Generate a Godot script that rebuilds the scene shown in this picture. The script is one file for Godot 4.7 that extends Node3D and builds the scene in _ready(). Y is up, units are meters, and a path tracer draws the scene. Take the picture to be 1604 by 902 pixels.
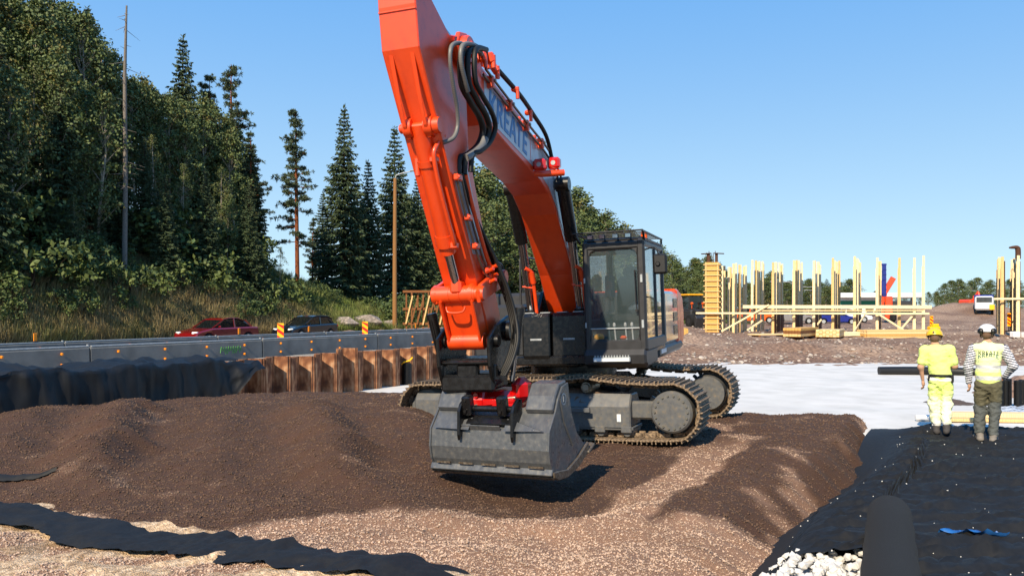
extends Node3D

var rng := RandomNumberGenerator.new()
var taken := {}
var M := {}
var noise := FastNoiseLite.new()
var fine := FastNoiseLite.new()


# ---------------------------------------------------------------- mesh builder
class Mb:
	var v := PackedVector3Array()
	var n := PackedVector3Array()
	var c := PackedColorArray()
	var col := Color(1, 1, 1)
	var t := Transform3D.IDENTITY

	func tn(a: Vector3, b: Vector3, d: Vector3, na: Vector3, nb: Vector3, nd: Vector3) -> void:
		v.append(t * a); v.append(t * d); v.append(t * b)
		n.append((t.basis * na).normalized()); n.append((t.basis * nd).normalized()); n.append((t.basis * nb).normalized())
		c.append(col); c.append(col); c.append(col)

	func tri(a: Vector3, b: Vector3, d: Vector3) -> void:
		var q := (b - a).cross(d - a)
		if q.length_squared() < 1e-16:
			return
		q = q.normalized()
		tn(a, b, d, q, q, q)

	func quad(a: Vector3, b: Vector3, d: Vector3, e: Vector3) -> void:
		tri(a, b, d); tri(a, d, e)

	func tri_out(a: Vector3, b: Vector3, d: Vector3, ctr: Vector3) -> void:
		if (b - a).cross(d - a).dot((a + b + d) / 3.0 - ctr) < 0.0:
			tri(a, d, b)
		else:
			tri(a, b, d)

	func quad_out(a: Vector3, b: Vector3, d: Vector3, e: Vector3, ctr: Vector3) -> void:
		if (b - a).cross(d - a).dot((a + b + d + e) / 4.0 - ctr) < 0.0:
			tri(a, e, d); tri(a, d, b)
		else:
			tri(a, b, d); tri(a, d, e)

	# box with chamfered edges
	func box(ctr: Vector3, size: Vector3, bev := 0.0, bas := Basis.IDENTITY) -> void:
		var keep := t
		t = t * Transform3D(bas, ctr)
		var h := size * 0.5
		var o := Vector3.ZERO
		var b := minf(bev, minf(h.x, minf(h.y, h.z)) * 0.9)
		if b <= 0.0:
			for a in 3:
				for s in [-1.0, 1.0]:
					var p: Array[Vector3] = []
					for k in [[-1, -1], [1, -1], [1, 1], [-1, 1]]:
						var q := Vector3.ZERO
						q[a] = s * h[a]; q[(a + 1) % 3] = k[0] * h[(a + 1) % 3]; q[(a + 2) % 3] = k[1] * h[(a + 2) % 3]
						p.append(q)
					quad_out(p[0], p[1], p[2], p[3], o)
		else:
			for a in 3:
				var a1 := (a + 1) % 3
				var a2 := (a + 2) % 3
				for s in [-1.0, 1.0]:
					var p: Array[Vector3] = []
					for k in [[-1, -1], [1, -1], [1, 1], [-1, 1]]:
						var q := Vector3.ZERO
						q[a] = s * h[a]; q[a1] = k[0] * (h[a1] - b); q[a2] = k[1] * (h[a2] - b)
						p.append(q)
					quad_out(p[0], p[1], p[2], p[3], o)
					for s2 in [-1.0, 1.0]:
						var e: Array[Vector3] = []
						for s3 in [-1.0, 1.0]:
							var q := Vector3.ZERO
							q[a] = s * h[a]; q[a1] = s2 * (h[a1] - b); q[a2] = s3 * (h[a2] - b)
							var q2 := Vector3.ZERO
							q2[a] = s * (h[a] - b); q2[a1] = s2 * h[a1]; q2[a2] = s3 * (h[a2] - b)
							e.append(q); e.append(q2)
						quad_out(e[0], e[2], e[3], e[1], o)
			for sx in [-1.0, 1.0]:
				for sy in [-1.0, 1.0]:
					for sz in [-1.0, 1.0]:
						var w := Vector3(sx * (h.x - b), sy * (h.y - b), sz * (h.z - b))
						tri_out(Vector3(sx * h.x, w.y, w.z), Vector3(w.x, sy * h.y, w.z), Vector3(w.x, w.y, sz * h.z), o)
		t = keep

	# beam between two points, w across, hh up
	func beam(a: Vector3, b: Vector3, w: float, hh: float, bev := 0.0) -> void:
		var z := (b - a).normalized()
		var up := Vector3.UP if absf(z.y) < 0.98 else Vector3.FORWARD
		var x := up.cross(z).normalized()
		var y := z.cross(x)
		box((a + b) * 0.5, Vector3(w, hh, a.distance_to(b)), bev, Basis(x, y, z))

	func tube(path: Array, rad, sides := 8, caps := true) -> void:
		var m := path.size()
		var rings := []
		var nors := []
		var x := Vector3.ZERO
		for i in m:
			var p: Vector3 = path[i]
			var d: Vector3 = (path[mini(i + 1, m - 1)] - path[maxi(i - 1, 0)]).normalized()
			if i == 0:
				x = (Vector3.UP if absf(d.y) < 0.9 else Vector3.RIGHT).cross(d).normalized()
			else:
				x = (x - d * x.dot(d)).normalized()
			var y := d.cross(x)
			var r: float = rad[i] if rad is Array else rad
			var ring := PackedVector3Array()
			var nor := PackedVector3Array()
			for k in sides:
				var a := TAU * k / sides
				var q := x * cos(a) + y * sin(a)
				ring.append(p + q * r)
				nor.append(q)
			rings.append(ring)
			nors.append(nor)
		for i in m - 1:
			for k in sides:
				var j := (k + 1) % sides
				tn(rings[i][k], rings[i][j], rings[i + 1][j], nors[i][k], nors[i][j], nors[i + 1][j])
				tn(rings[i][k], rings[i + 1][j], rings[i + 1][k], nors[i][k], nors[i + 1][j], nors[i + 1][k])
		if caps:
			for k in range(1, sides - 1):
				tri(rings[0][0], rings[0][k + 1], rings[0][k])
				tri(rings[m - 1][0], rings[m - 1][k], rings[m - 1][k + 1])

	func cyl(a: Vector3, b: Vector3, r: float, sides := 16, bev := 0.0) -> void:
		if bev <= 0.0:
			tube([a, b], r, sides)
		else:
			var d := (b - a).normalized()
			tube([a, a + d * 0.0005, a + d * bev, b - d * bev, b - d * 0.0005, b], [r - bev, r - bev, r, r, r - bev, r - bev], sides)

	# lathe round the y axis of frame tr; profile of Vector2(radius, height), sharp rows given twice
	func lathe(prof: Array, sides := 24, tr := Transform3D.IDENTITY) -> void:
		var keep := t
		t = t * tr
		for i in prof.size() - 1:
			var p: Vector2 = prof[i]
			var q: Vector2 = prof[i + 1]
			if p.distance_to(q) < 1e-6:
				continue
			var e := (q - p).normalized()
			var nr := Vector2(e.y, -e.x)
			for k in sides:
				var a := TAU * k / sides
				var b := TAU * (k + 1) / sides
				var ca := Vector3(cos(a), 0, sin(a))
				var cb := Vector3(cos(b), 0, sin(b))
				var na := ca * nr.x + Vector3.UP * nr.y
				var nb := cb * nr.x + Vector3.UP * nr.y
				var p1 := ca * p.x + Vector3.UP * p.y
				var p2 := cb * p.x + Vector3.UP * p.y
				var q1 := ca * q.x + Vector3.UP * q.y
				var q2 := cb * q.x + Vector3.UP * q.y
				if q.x > 1e-6:
					tn(p1, q1, q2, na, na, nb)
				if p.x > 1e-6:
					tn(p1, q2, p2, na, nb, nb)
		t = keep

	# polygon of Vector2(z, y) pushed out from x0 to x1, chamfered by bev
	func prism(poly: PackedVector2Array, x0: float, x1: float, bev := 0.0) -> void:
		var m := poly.size()
		var area := 0.0
		for i in m:
			area += poly[i].cross(poly[(i + 1) % m])
		var p := poly.duplicate()
		if area < 0.0:
			p.reverse()
		var ins := PackedVector2Array()
		for i in m:
			var e0 := (p[i] - p[(i + m - 1) % m]).normalized()
			var e1 := (p[(i + 1) % m] - p[i]).normalized()
			var n0 := Vector2(-e0.y, e0.x)
			var n1 := Vector2(-e1.y, e1.x)
			var b := (n0 + n1).normalized()
			ins.append(p[i] + b * (bev / maxf(0.35, b.dot(n0))))
		var idx := Geometry2D.triangulate_polygon(ins)
		for i in range(0, idx.size(), 3):
			var a := ins[idx[i]]
			var b := ins[idx[i + 1]]
			var d := ins[idx[i + 2]]
			if (b - a).cross(d - a) < 0.0:
				var s := b
				b = d
				d = s
			# (z, y): counter-clockwise in zy looks along +x, so outward there is -x
			tri(Vector3(x0, a.y, a.x), Vector3(x0, b.y, b.x), Vector3(x0, d.y, d.x))
			tri(Vector3(x1, a.y, a.x), Vector3(x1, d.y, d.x), Vector3(x1, b.y, b.x))
		for i in m:
			var j := (i + 1) % m
			var a := p[i]
			var b := p[j]
			quad(Vector3(x0 + bev, a.y, a.x), Vector3(x1 - bev, a.y, a.x), Vector3(x1 - bev, b.y, b.x), Vector3(x0 + bev, b.y, b.x))
			if bev > 0.0:
				quad(Vector3(x0, ins[i].y, ins[i].x), Vector3(x0 + bev, a.y, a.x), Vector3(x0 + bev, b.y, b.x), Vector3(x0, ins[j].y, ins[j].x))
				quad(Vector3(x1 - bev, a.y, a.x), Vector3(x1, ins[i].y, ins[i].x), Vector3(x1, ins[j].y, ins[j].x), Vector3(x1 - bev, b.y, b.x))

	# sheet: f(u, w) -> Vector3 with u to the right and w away when flat, g(point) -> Color
	func sheet(nu: int, nw: int, f: Callable, g = null) -> void:
		var p := []
		for j in nw + 1:
			var row := PackedVector3Array()
			for i in nu + 1:
				row.append(f.call(float(i) / nu, float(j) / nw))
			p.append(row)
		var nn := []
		var cc := []
		for j in nw + 1:
			var row := PackedVector3Array()
			var cr := PackedColorArray()
			for i in nu + 1:
				var a: Vector3 = p[j][mini(i + 1, nu)] - p[j][maxi(i - 1, 0)]
				var b: Vector3 = p[mini(j + 1, nw)][i] - p[maxi(j - 1, 0)][i]
				var q := a.cross(b).normalized()
				row.append(q)
				cr.append(g.call(p[j][i]) if g != null else col)
			nn.append(row)
			cc.append(cr)
		for j in nw:
			for i in nu:
				for w in [[i, j], [i + 1, j + 1], [i + 1, j], [i, j], [i, j + 1], [i + 1, j + 1]]:
					v.append(t * (p[w[1]][w[0]] as Vector3))
					n.append((t.basis * (nn[w[1]][w[0]] as Vector3)).normalized())
					c.append(cc[w[1]][w[0]])

	func mesh() -> ArrayMesh:
		var a := []
		a.resize(Mesh.ARRAY_MAX)
		a[Mesh.ARRAY_VERTEX] = v
		a[Mesh.ARRAY_NORMAL] = n
		a[Mesh.ARRAY_COLOR] = c
		var m := ArrayMesh.new()
		m.add_surface_from_arrays(Mesh.PRIMITIVE_TRIANGLES, a)
		return m


# ---------------------------------------------------------------- nodes
func numbered(called: String) -> String:
	if not taken.has(called):
		taken[called] = 0
		return called
	taken[called] += 1
	return "%s_%03d" % [called, taken[called]]


func mesh_node(called: String, mesh: Mesh, m: Material, parent: Node = null) -> MeshInstance3D:
	var o := MeshInstance3D.new()
	o.mesh = mesh
	o.material_override = m
	o.cast_shadow = GeometryInstance3D.SHADOW_CASTING_SETTING_DOUBLE_SIDED
	if parent == null:
		o.name = numbered(called)
		add_child(o)
	else:
		o.name = called
		parent.add_child(o, true)
	return o


func obj(called: String, mb: Mb, m: Material, parent: Node = null) -> MeshInstance3D:
	return mesh_node(called, mb.mesh(), m, parent)


func thing(called: String, label: String, category: String, at := Vector3.ZERO, turn := 0.0, group := "") -> Node3D:
	var o := Node3D.new()
	o.name = numbered(called)
	add_child(o)
	o.position = at
	o.rotation.y = turn
	return tag(o, label, category, group)


func tag(o: Node3D, label: String, category: String, group := "") -> Node3D:
	o.set_meta("label", label)
	o.set_meta("category", category)
	if group:
		o.set_meta("group", group)
	return o


func structure(o: Node3D) -> Node3D:
	o.set_meta("kind", "structure")
	return o


func copy(o: Node3D, base_name: String, label: String, at: Vector3, turn := 0.0) -> Node3D:
	var r: Node3D = o.duplicate()
	r.name = numbered(base_name)
	add_child(r)
	r.position = at
	r.rotation.y = turn
	r.set_meta("label", label)
	return r


# ---------------------------------------------------------------- textures and materials
func ramp_texture(seed_: int, freq: float, octaves: int, stops: Array, size := 512, kind := FastNoiseLite.TYPE_SIMPLEX_SMOOTH) -> ImageTexture:
	var f := FastNoiseLite.new()
	f.seed = seed_
	f.noise_type = kind
	f.frequency = freq
	f.fractal_octaves = octaves
	var im := f.get_seamless_image(size, size)
	im.convert(Image.FORMAT_L8)
	var src := im.get_data()
	var g := Gradient.new()
	var offs := PackedFloat32Array()
	var cols := PackedColorArray()
	for s in stops:
		offs.append(s[0])
		cols.append(s[1])
	g.offsets = offs
	g.colors = cols
	var lut := PackedByteArray()
	for i in 256:
		var k := g.sample(i / 255.0)
		lut.append(k.r8); lut.append(k.g8); lut.append(k.b8)
	var out := PackedByteArray()
	out.resize(src.size() * 3)
	for i in src.size():
		var b := src[i] * 3
		out[i * 3] = lut[b]; out[i * 3 + 1] = lut[b + 1]; out[i * 3 + 2] = lut[b + 2]
	return ImageTexture.create_from_image(Image.create_from_data(size, size, false, Image.FORMAT_RGB8, out))


func material(called: String, color: Color, rough: float, metal := 0.0, opt := {}) -> StandardMaterial3D:
	var m := StandardMaterial3D.new()
	m.resource_name = called
	m.albedo_color = color
	m.roughness = rough
	m.metallic = metal
	m.cull_mode = BaseMaterial3D.CULL_DISABLED
	if opt.has("tex") or opt.has("bump"):
		m.uv1_triplanar = true
		m.uv1_world_triplanar = opt.get("world", false)
		m.uv1_scale = Vector3.ONE * (1.0 / opt.get("size", 1.0))
	if opt.has("tex"):
		m.albedo_texture = opt.tex
	if opt.has("stretch"):
		m.uv1_scale = opt.stretch
	if opt.has("rtex"):
		m.roughness_texture = opt.rtex
	if opt.has("bump"):
		m.heightmap_enabled = true
		m.heightmap_texture = opt.bump
		m.heightmap_scale = opt.get("depth", 1.0)
	if opt.get("vc", false):
		m.vertex_color_use_as_albedo = true
	if opt.has("coat"):
		m.clearcoat_enabled = true
		m.clearcoat = opt.coat
		m.clearcoat_roughness = opt.get("coat_rough", 0.05)
	if opt.has("back"):
		m.backlight_enabled = true
		m.backlight = opt.back
	M[called] = m
	return m


func gray(v: float) -> Color:
	return Color(v, v, v)


func lin(r: float, g: float, b: float) -> Color:
	return Color(r, g, b).linear_to_srgb()


func make_materials() -> void:
	var fine_t := ramp_texture(1, 0.05, 4, [[0.0, gray(0.62)], [0.5, gray(0.86)], [1.0, gray(1.0)]])
	var blotch := ramp_texture(2, 0.012, 6, [[0.0, gray(0.76)], [0.45, gray(0.92)], [1.0, gray(1.0)]])
	var grain := ramp_texture(3, 0.11, 3, [[0.15, gray(0.35)], [0.5, gray(0.75)], [0.8, gray(1.0)]])
	var cell := ramp_texture(4, 0.045, 2, [[0.0, gray(0.0)], [1.0, gray(1.0)]], 512, FastNoiseLite.TYPE_CELLULAR)
	var dust := ramp_texture(5, 0.012, 5, [[0.4, gray(1.0)], [0.7, Color(0.97, 0.94, 0.92)], [0.95, Color(0.9, 0.83, 0.78)]])
	var rough_t := ramp_texture(6, 0.02, 4, [[0.2, gray(0.5)], [0.8, gray(1.0)]])
	# machine
	material("orange", Color(0.88, 0.265, 0.016), 0.40, 0.0, {"tex": dust, "size": 1.3, "coat": 0.3, "coat_rough": 0.15}).metallic_specular = 0.6
	material("white_paint", Color(0.66, 0.65, 0.67), 0.35, 0.0, {"coat": 0.5, "tex": dust, "size": 1.6})
	material("blue_print", Color(0.13, 0.40, 0.62), 0.4)
	material("black_paint", Color(0.075, 0.075, 0.08), 0.42, 0.0, {"tex": blotch, "size": 0.9, "rtex": rough_t})
	material("cab_gray", Color(0.19, 0.19, 0.20), 0.45, 0.0, {"tex": blotch, "size": 1.1})
	material("silver_gray", Color(0.5, 0.5, 0.51), 0.3, 0.0, {"coat": 0.8, "tex": dust, "size": 1.2})
	material("rubber", Color(0.06, 0.06, 0.062), 0.6, 0.0, {"tex": fine_t, "size": 0.3})
	material("spiral", Color(0.42, 0.42, 0.42), 0.45)
	material("chrome", Color(0.72, 0.72, 0.72), 0.16, 1.0)
	material("steel_pipe", Color(0.42, 0.36, 0.32), 0.4, 0.7)
	material("bolt", Color(0.55, 0.54, 0.5), 0.4, 0.8)
	var worn := ramp_texture(7, 0.035, 6, [[0.1, Color(0.36, 0.37, 0.38)], [0.45, Color(0.40, 0.41, 0.42)], [0.65, Color(0.425, 0.435, 0.44)], [0.8, Color(0.48, 0.475, 0.46)], [0.97, Color(0.58, 0.54, 0.49)]])
	material("bucket_steel", Color(0.86, 0.86, 0.87), 0.5, 0.3, {"tex": worn, "size": 1.4, "rtex": rough_t, "bump": grain, "depth": 0.06})
	var rusty := ramp_texture(8, 0.018, 5, [[0.0, Color(0.33, 0.27, 0.22)], [0.45, Color(0.46, 0.42, 0.38)], [0.7, Color(0.55, 0.52, 0.49)], [1.0, Color(0.64, 0.61, 0.57)]])
	material("worn_edge", Color(0.8, 0.78, 0.74), 0.45, 0.35, {"tex": rusty, "size": 0.5, "bump": grain, "depth": 0.05})
	var track_t := ramp_texture(9, 0.02, 5, [[0.1, Color(0.3, 0.26, 0.22)], [0.5, Color(0.5, 0.435, 0.36)], [0.8, Color(0.66, 0.58, 0.48)]])
	material("track_steel", Color(0.92, 0.9, 0.88), 0.75, 0.15, {"tex": track_t, "size": 0.5, "bump": grain, "depth": 0.1})
	var frame_t := ramp_texture(10, 0.03, 6, [[0.2, Color(0.335, 0.34, 0.35)], [0.5, Color(0.36, 0.365, 0.37)], [0.75, Color(0.39, 0.38, 0.365)], [0.95, Color(0.48, 0.43, 0.38)]])
	material("frame_gray", Color(1, 1, 1), 0.5, 0.0, {"tex": frame_t, "size": 1.5, "rtex": rough_t})
	material("rotator_red", Color(0.72, 0.035, 0.03), 0.32, 0.0, {"coat": 0.6})
	var gl := material("cab_glass", Color(0.34, 0.40, 0.41, 0.20), 0.03)
	gl.transparency = BaseMaterial3D.TRANSPARENCY_ALPHA
	var gl2 := material("car_glass", Color(0.08, 0.1, 0.11, 0.72), 0.04)
	gl2.transparency = BaseMaterial3D.TRANSPARENCY_ALPHA
	material("seat_cloth", Color(0.13, 0.13, 0.14), 0.9, 0.0, {"tex": fine_t, "size": 0.4})
	material("light_cloth", Color(0.36, 0.42, 0.5), 0.9, 0.0, {"tex": fine_t, "size": 0.4})
	material("yellow_plastic", Color(0.93, 0.66, 0.03), 0.45)
	material("red_lens", Color(0.75, 0.09, 0.04), 0.2, 0.0, {"coat": 1.0})
	material("white_plastic", Color(0.85, 0.85, 0.85), 0.4)
	material("mirror_black", Color(0.09, 0.09, 0.095), 0.5)
	# ground
	var gravel := ramp_texture(11, 0.13, 3, [[0.1, Color(0.40, 0.33, 0.29)], [0.35, Color(0.64, 0.56, 0.51)], [0.6, Color(0.8, 0.73, 0.68)], [0.85, Color(1.0, 0.95, 0.9)]])
	material("gravel", Color(1, 1, 1), 0.95, 0.0, {"tex": gravel, "size": 0.8, "world": true, "bump": grain, "depth": 1.2, "vc": true})
	material("grain_stone", Color(1, 1, 1), 0.9, 0.0, {"vc": true})
	var sand_t := ramp_texture(12, 0.03, 6, [[0.0, Color(0.55, 0.5, 0.44)], [0.4, Color(0.78, 0.73, 0.66)], [0.7, Color(0.95, 0.92, 0.87)], [1.0, Color(1, 1, 0.98)]])
	material("sand", Color(1, 1, 1), 0.95, 0.0, {"tex": sand_t, "size": 1.1, "world": true, "bump": grain, "depth": 1.5, "vc": true})
	var dirt_t := ramp_texture(13, 0.025, 6, [[0.0, Color(0.45, 0.41, 0.38)], [0.4, Color(0.72, 0.68, 0.65)], [0.65, Color(0.9, 0.87, 0.84)], [1.0, Color(1, 1, 1)]])
	material("dirt", Color(1, 1, 1), 0.95, 0.0, {"tex": dirt_t, "size": 3.0, "world": true, "bump": cell, "depth": 6.0, "vc": true})
	var pave_t := ramp_texture(14, 0.006, 6, [[0.0, Color(0.89, 0.89, 0.88)], [0.4, Color(0.94, 0.94, 0.935)], [0.6, Color(0.96, 0.96, 0.955)], [1.0, Color(1, 1, 1)]], 1024)
	material("pavement", Color(1, 1, 1), 0.9, 0.0, {"tex": pave_t, "size": 7.0, "world": true, "bump": grain, "depth": 0.3, "vc": true})
	material("asphalt", Color(0.33, 0.33, 0.335), 0.9, 0.0, {"tex": fine_t, "size": 1.5, "world": true})
	var fab := ramp_texture(15, 0.03, 5, [[0.0, gray(0.5)], [0.5, gray(0.8)], [0.72, gray(1.0)], [0.9, Color(1.0, 0.97, 0.93)]])
	material("fabric", Color(0.072, 0.067, 0.063), 0.72, 0.0, {"tex": fab, "size": 1.2, "world": true, "bump": fine_t, "depth": 0.5})
	material("fabric_roll", Color(0.088, 0.087, 0.088), 0.95, 0.0, {"tex": fine_t, "size": 0.6, "bump": grain, "depth": 0.2})
	material("tarp", Color(0.042, 0.039, 0.036), 0.6, 0.0, {"tex": fine_t, "size": 0.8})
	material("white_stone", Color(0.86, 0.85, 0.83), 0.85, 0.0, {"tex": blotch, "size": 0.2, "vc": true})
	material("plain_vc", Color(1, 1, 1), 0.9, 0.0, {"vc": true})
	material("cloth_vc", Color(1, 1, 1), 0.85, 0.0, {"vc": true, "bump": fine_t, "size": 0.25, "depth": 0.25})
	# site
	var pile_t := ramp_texture(16, 0.012, 6, [[0.0, Color(0.26, 0.15, 0.09)], [0.4, Color(0.45, 0.27, 0.16)], [0.6, Color(0.58, 0.4, 0.27)], [0.85, Color(0.72, 0.58, 0.45)]])
	material("pile_rust", Color(1, 1, 1), 0.85, 0.0, {"tex": pile_t, "stretch": Vector3(0.8, 0.35, 0.8)})
	var conc := ramp_texture(17, 0.015, 6, [[0.0, gray(0.80)], [0.5, gray(0.92)], [1.0, gray(1.0)]])
	material("barrier_steel", Color(0.47, 0.47, 0.46), 0.8, 0.0, {"tex": conc, "size": 5.0})
	material("pale_metal", Color(0.68, 0.7, 0.71), 0.5, 0.2, {"tex": conc, "size": 1.2})
	material("reflector", Color(0.95, 0.55, 0.08), 0.4)
	material("marker_yellow", Color(0.95, 0.72, 0.05), 0.5)
	material("marker_red", Color(0.8, 0.07, 0.05), 0.5)
	material("marker_orange", Color(0.92, 0.36, 0.03), 0.5)
	material("spray_green", Color(0.35, 0.62, 0.3), 0.8)
	var w_opt := {"stretch": Vector3(3.0, 0.25, 3.0)}
	var wood := ramp_texture(18, 0.03, 4, [[0.0, Color(0.82, 0.74, 0.62)], [0.5, Color(0.95, 0.91, 0.84)], [1.0, Color(1, 0.98, 0.95)]])
	material("pine_a", Color(0.93, 0.86, 0.70), 0.8, 0.0, {"tex": wood, "stretch": w_opt.stretch})
	material("pine_b", Color(0.88, 0.77, 0.57), 0.8, 0.0, {"tex": wood, "stretch": w_opt.stretch})
	material("pine_c", Color(0.95, 0.91, 0.80), 0.8, 0.0, {"tex": wood, "stretch": w_opt.stretch})
	material("ply_yellow", Color(0.84, 0.68, 0.40), 0.7, 0.0, {"tex": wood, "size": 1.2})
	material("wood_brown", Color(0.5, 0.33, 0.18), 0.85, 0.0, {"tex": wood, "size": 1.0})
	material("pole_wood", Color(0.58, 0.43, 0.26), 0.85, 0.0, {"tex": wood, "stretch": Vector3(4, 0.3, 4)})
	material("rebar", Color(0.33, 0.22, 0.17), 0.8, 0.3)
	material("car_red", Color(0.46, 0.03, 0.045), 0.3, 0.1, {"coat": 1.0})
	material("car_navy", Color(0.03, 0.045, 0.075), 0.28, 0.1, {"coat": 1.0})
	material("car_white", Color(0.82, 0.83, 0.85), 0.3, 0.0, {"coat": 0.8})
	material("car_blue", Color(0.05, 0.12, 0.48), 0.35, 0.0, {"coat": 0.6})
	material("tyre", Color(0.055, 0.055, 0.055), 0.85)
	material("headlamp", Color(0.9, 0.92, 0.93), 0.15, 0.0, {"coat": 1.0})
	material("plastic_film", Color(0.8, 0.82, 0.85), 0.25, 0.0, {"coat": 0.8, "tex": blotch, "size": 0.4})
	material("pipe_black", Color(0.05, 0.05, 0.055), 0.5)
	material("sign_green", Color(0.08, 0.5, 0.38), 0.5)
	material("blue_scrap", Color(0.12, 0.36, 0.62), 0.5)
	# vegetation
	var rock_t := ramp_texture(19, 0.02, 6, [[0.0, Color(0.32, 0.3, 0.28)], [0.5, Color(0.58, 0.55, 0.52)], [1.0, Color(0.78, 0.75, 0.72)]])
	material("rock", Color(0.95, 0.92, 0.9), 0.95, 0.0, {"tex": rock_t, "size": 1.5, "bump": cell, "depth": 5.0})
	material("hill", Color(1, 1, 1), 1.0, 0.0, {"tex": dirt_t, "size": 2.0, "world": true, "bump": cell, "depth": 8.0, "vc": true})
	material("leaf", Color(1, 1, 1), 0.7, 0.0, {"vc": true, "back": Color(0.2, 0.24, 0.06)})
	material("needle", Color(1, 1, 1), 0.75, 0.0, {"vc": true})
	var birch_t := ramp_texture(20, 0.03, 3, [[0.0, Color(0.12, 0.11, 0.1)], [0.3, Color(0.2, 0.19, 0.18)], [0.42, Color(0.74, 0.72, 0.68)], [1.0, Color(0.9, 0.88, 0.84)]])
	material("birch_bark", Color(0.86, 0.83, 0.78), 0.85, 0.0, {"tex": birch_t, "stretch": Vector3(0.8, 1.6, 0.8)})
	var bark_t := ramp_texture(21, 0.03, 4, [[0.0, Color(0.55, 0.5, 0.45)], [1.0, Color(1, 1, 1)]])
	material("spruce_bark", Color(0.33, 0.26, 0.21), 0.95, 0.0, {"tex": bark_t, "stretch": Vector3(2, 0.6, 2)})
	material("pine_bark", Color(0.62, 0.35, 0.19), 0.95, 0.0, {"tex": bark_t, "stretch": Vector3(2, 0.6, 2)})
	material("dead_bark", Color(0.58, 0.56, 0.54), 0.95, 0.0, {"tex": bark_t, "stretch": Vector3(2, 0.6, 2)})
	M.gravel_bump = cell


# ---------------------------------------------------------------- the lie of the land (d is the distance ahead, -z)
func road_q(x: float, d: float) -> float:   # metres to the left of the sheet pile wall
	return -0.88 * (x + 4.1) + 0.474 * (d - 20.3)


func road_s(x: float, d: float) -> float:   # metres along the wall
	return 0.474 * (x + 4.1) + 0.88 * (d - 20.3)


func road_at(s: float, q: float, y := 0.0) -> Vector3:
	return Vector3(-4.1 + 0.474 * s - 0.88 * q, y, -(20.3 + 0.88 * s + 0.474 * q))


func hill_y(x: float, d: float) -> float:
	var q := road_q(x, d)
	var s := road_s(x, d)
	var top := 13.0 * (1.0 - smoothstep(8.0, 60.0, s))
	var rise := clampf((q - 27.0) / 10.0, 0.0, 1.0)
	rise = rise * 0.8 + 0.2 * smoothstep(0.0, 1.0, clampf((q - 30.0) / 40.0, 0.0, 1.0))
	return 0.1 + top * rise + noise.get_noise_2d(x * 2.2, d * 2.2) * 0.7 * clampf((q - 27.0) / 4.0, 0.0, 1.0)


func dirt_y(x: float, d: float) -> float:
	var y := 0.28 * smoothstep(29.5, 40.0, d) + 0.0065 * maxf(0.0, d - 40.0)
	y += noise.get_noise_2d(x * 5.0, d * 4.0) * 0.22 * smoothstep(29.0, 36.0, d)
	y += fine.get_noise_2d(x * 2.5, d * 2.5) * 0.07
	# spoil heaps
	y += 0.55 * exp(-(pow((x - 9.6) / 1.8, 2.0) + pow((d - 43.0) / 1.6, 2.0)))
	y += 0.35 * exp(-(pow((x - 13.0) / 6.0, 2.0) + pow((d - 37.0) / 2.2, 2.0)))
	y += 2.4 * exp(-(pow((x - 67.0) / 7.0, 2.0) + pow((d - 122.0) / 9.0, 2.0)))
	y += 1.1 * exp(-(pow((x - 55.0) / 6.0, 2.0) + pow((d - 112.0) / 5.0, 2.0)))
	return y


func boundary_x(d: float) -> float:   # left border of the black fabric on the right
	var p := [[5.0, 0.75], [6.3, 1.5], [7.0, 1.85], [9.1, 3.0], [10.9, 4.4], [12.6, 5.5], [14.2, 6.4], [17.0, 7.6]]
	for i in p.size() - 1:
		if d <= p[i + 1][0]:
			var f: float = (d - p[i][0]) / (p[i + 1][0] - p[i][0])
			return lerpf(p[i][1], p[i + 1][1], f)
	return 7.6


func spur(x: float, d: float) -> float:
	var k := (x + 0.32 * (d - 10.0) + 0.5 * noise.get_noise_1d(d * 4.0)) / 1.45
	var i := floorf(k)
	var f := k - i
	var w := f / 0.58 if f < 0.58 else (1.0 - f) / 0.42
	w = smoothstep(0.0, 1.0, w)
	return w * (0.75 + 0.5 * sin(i * 2.7))


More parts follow.
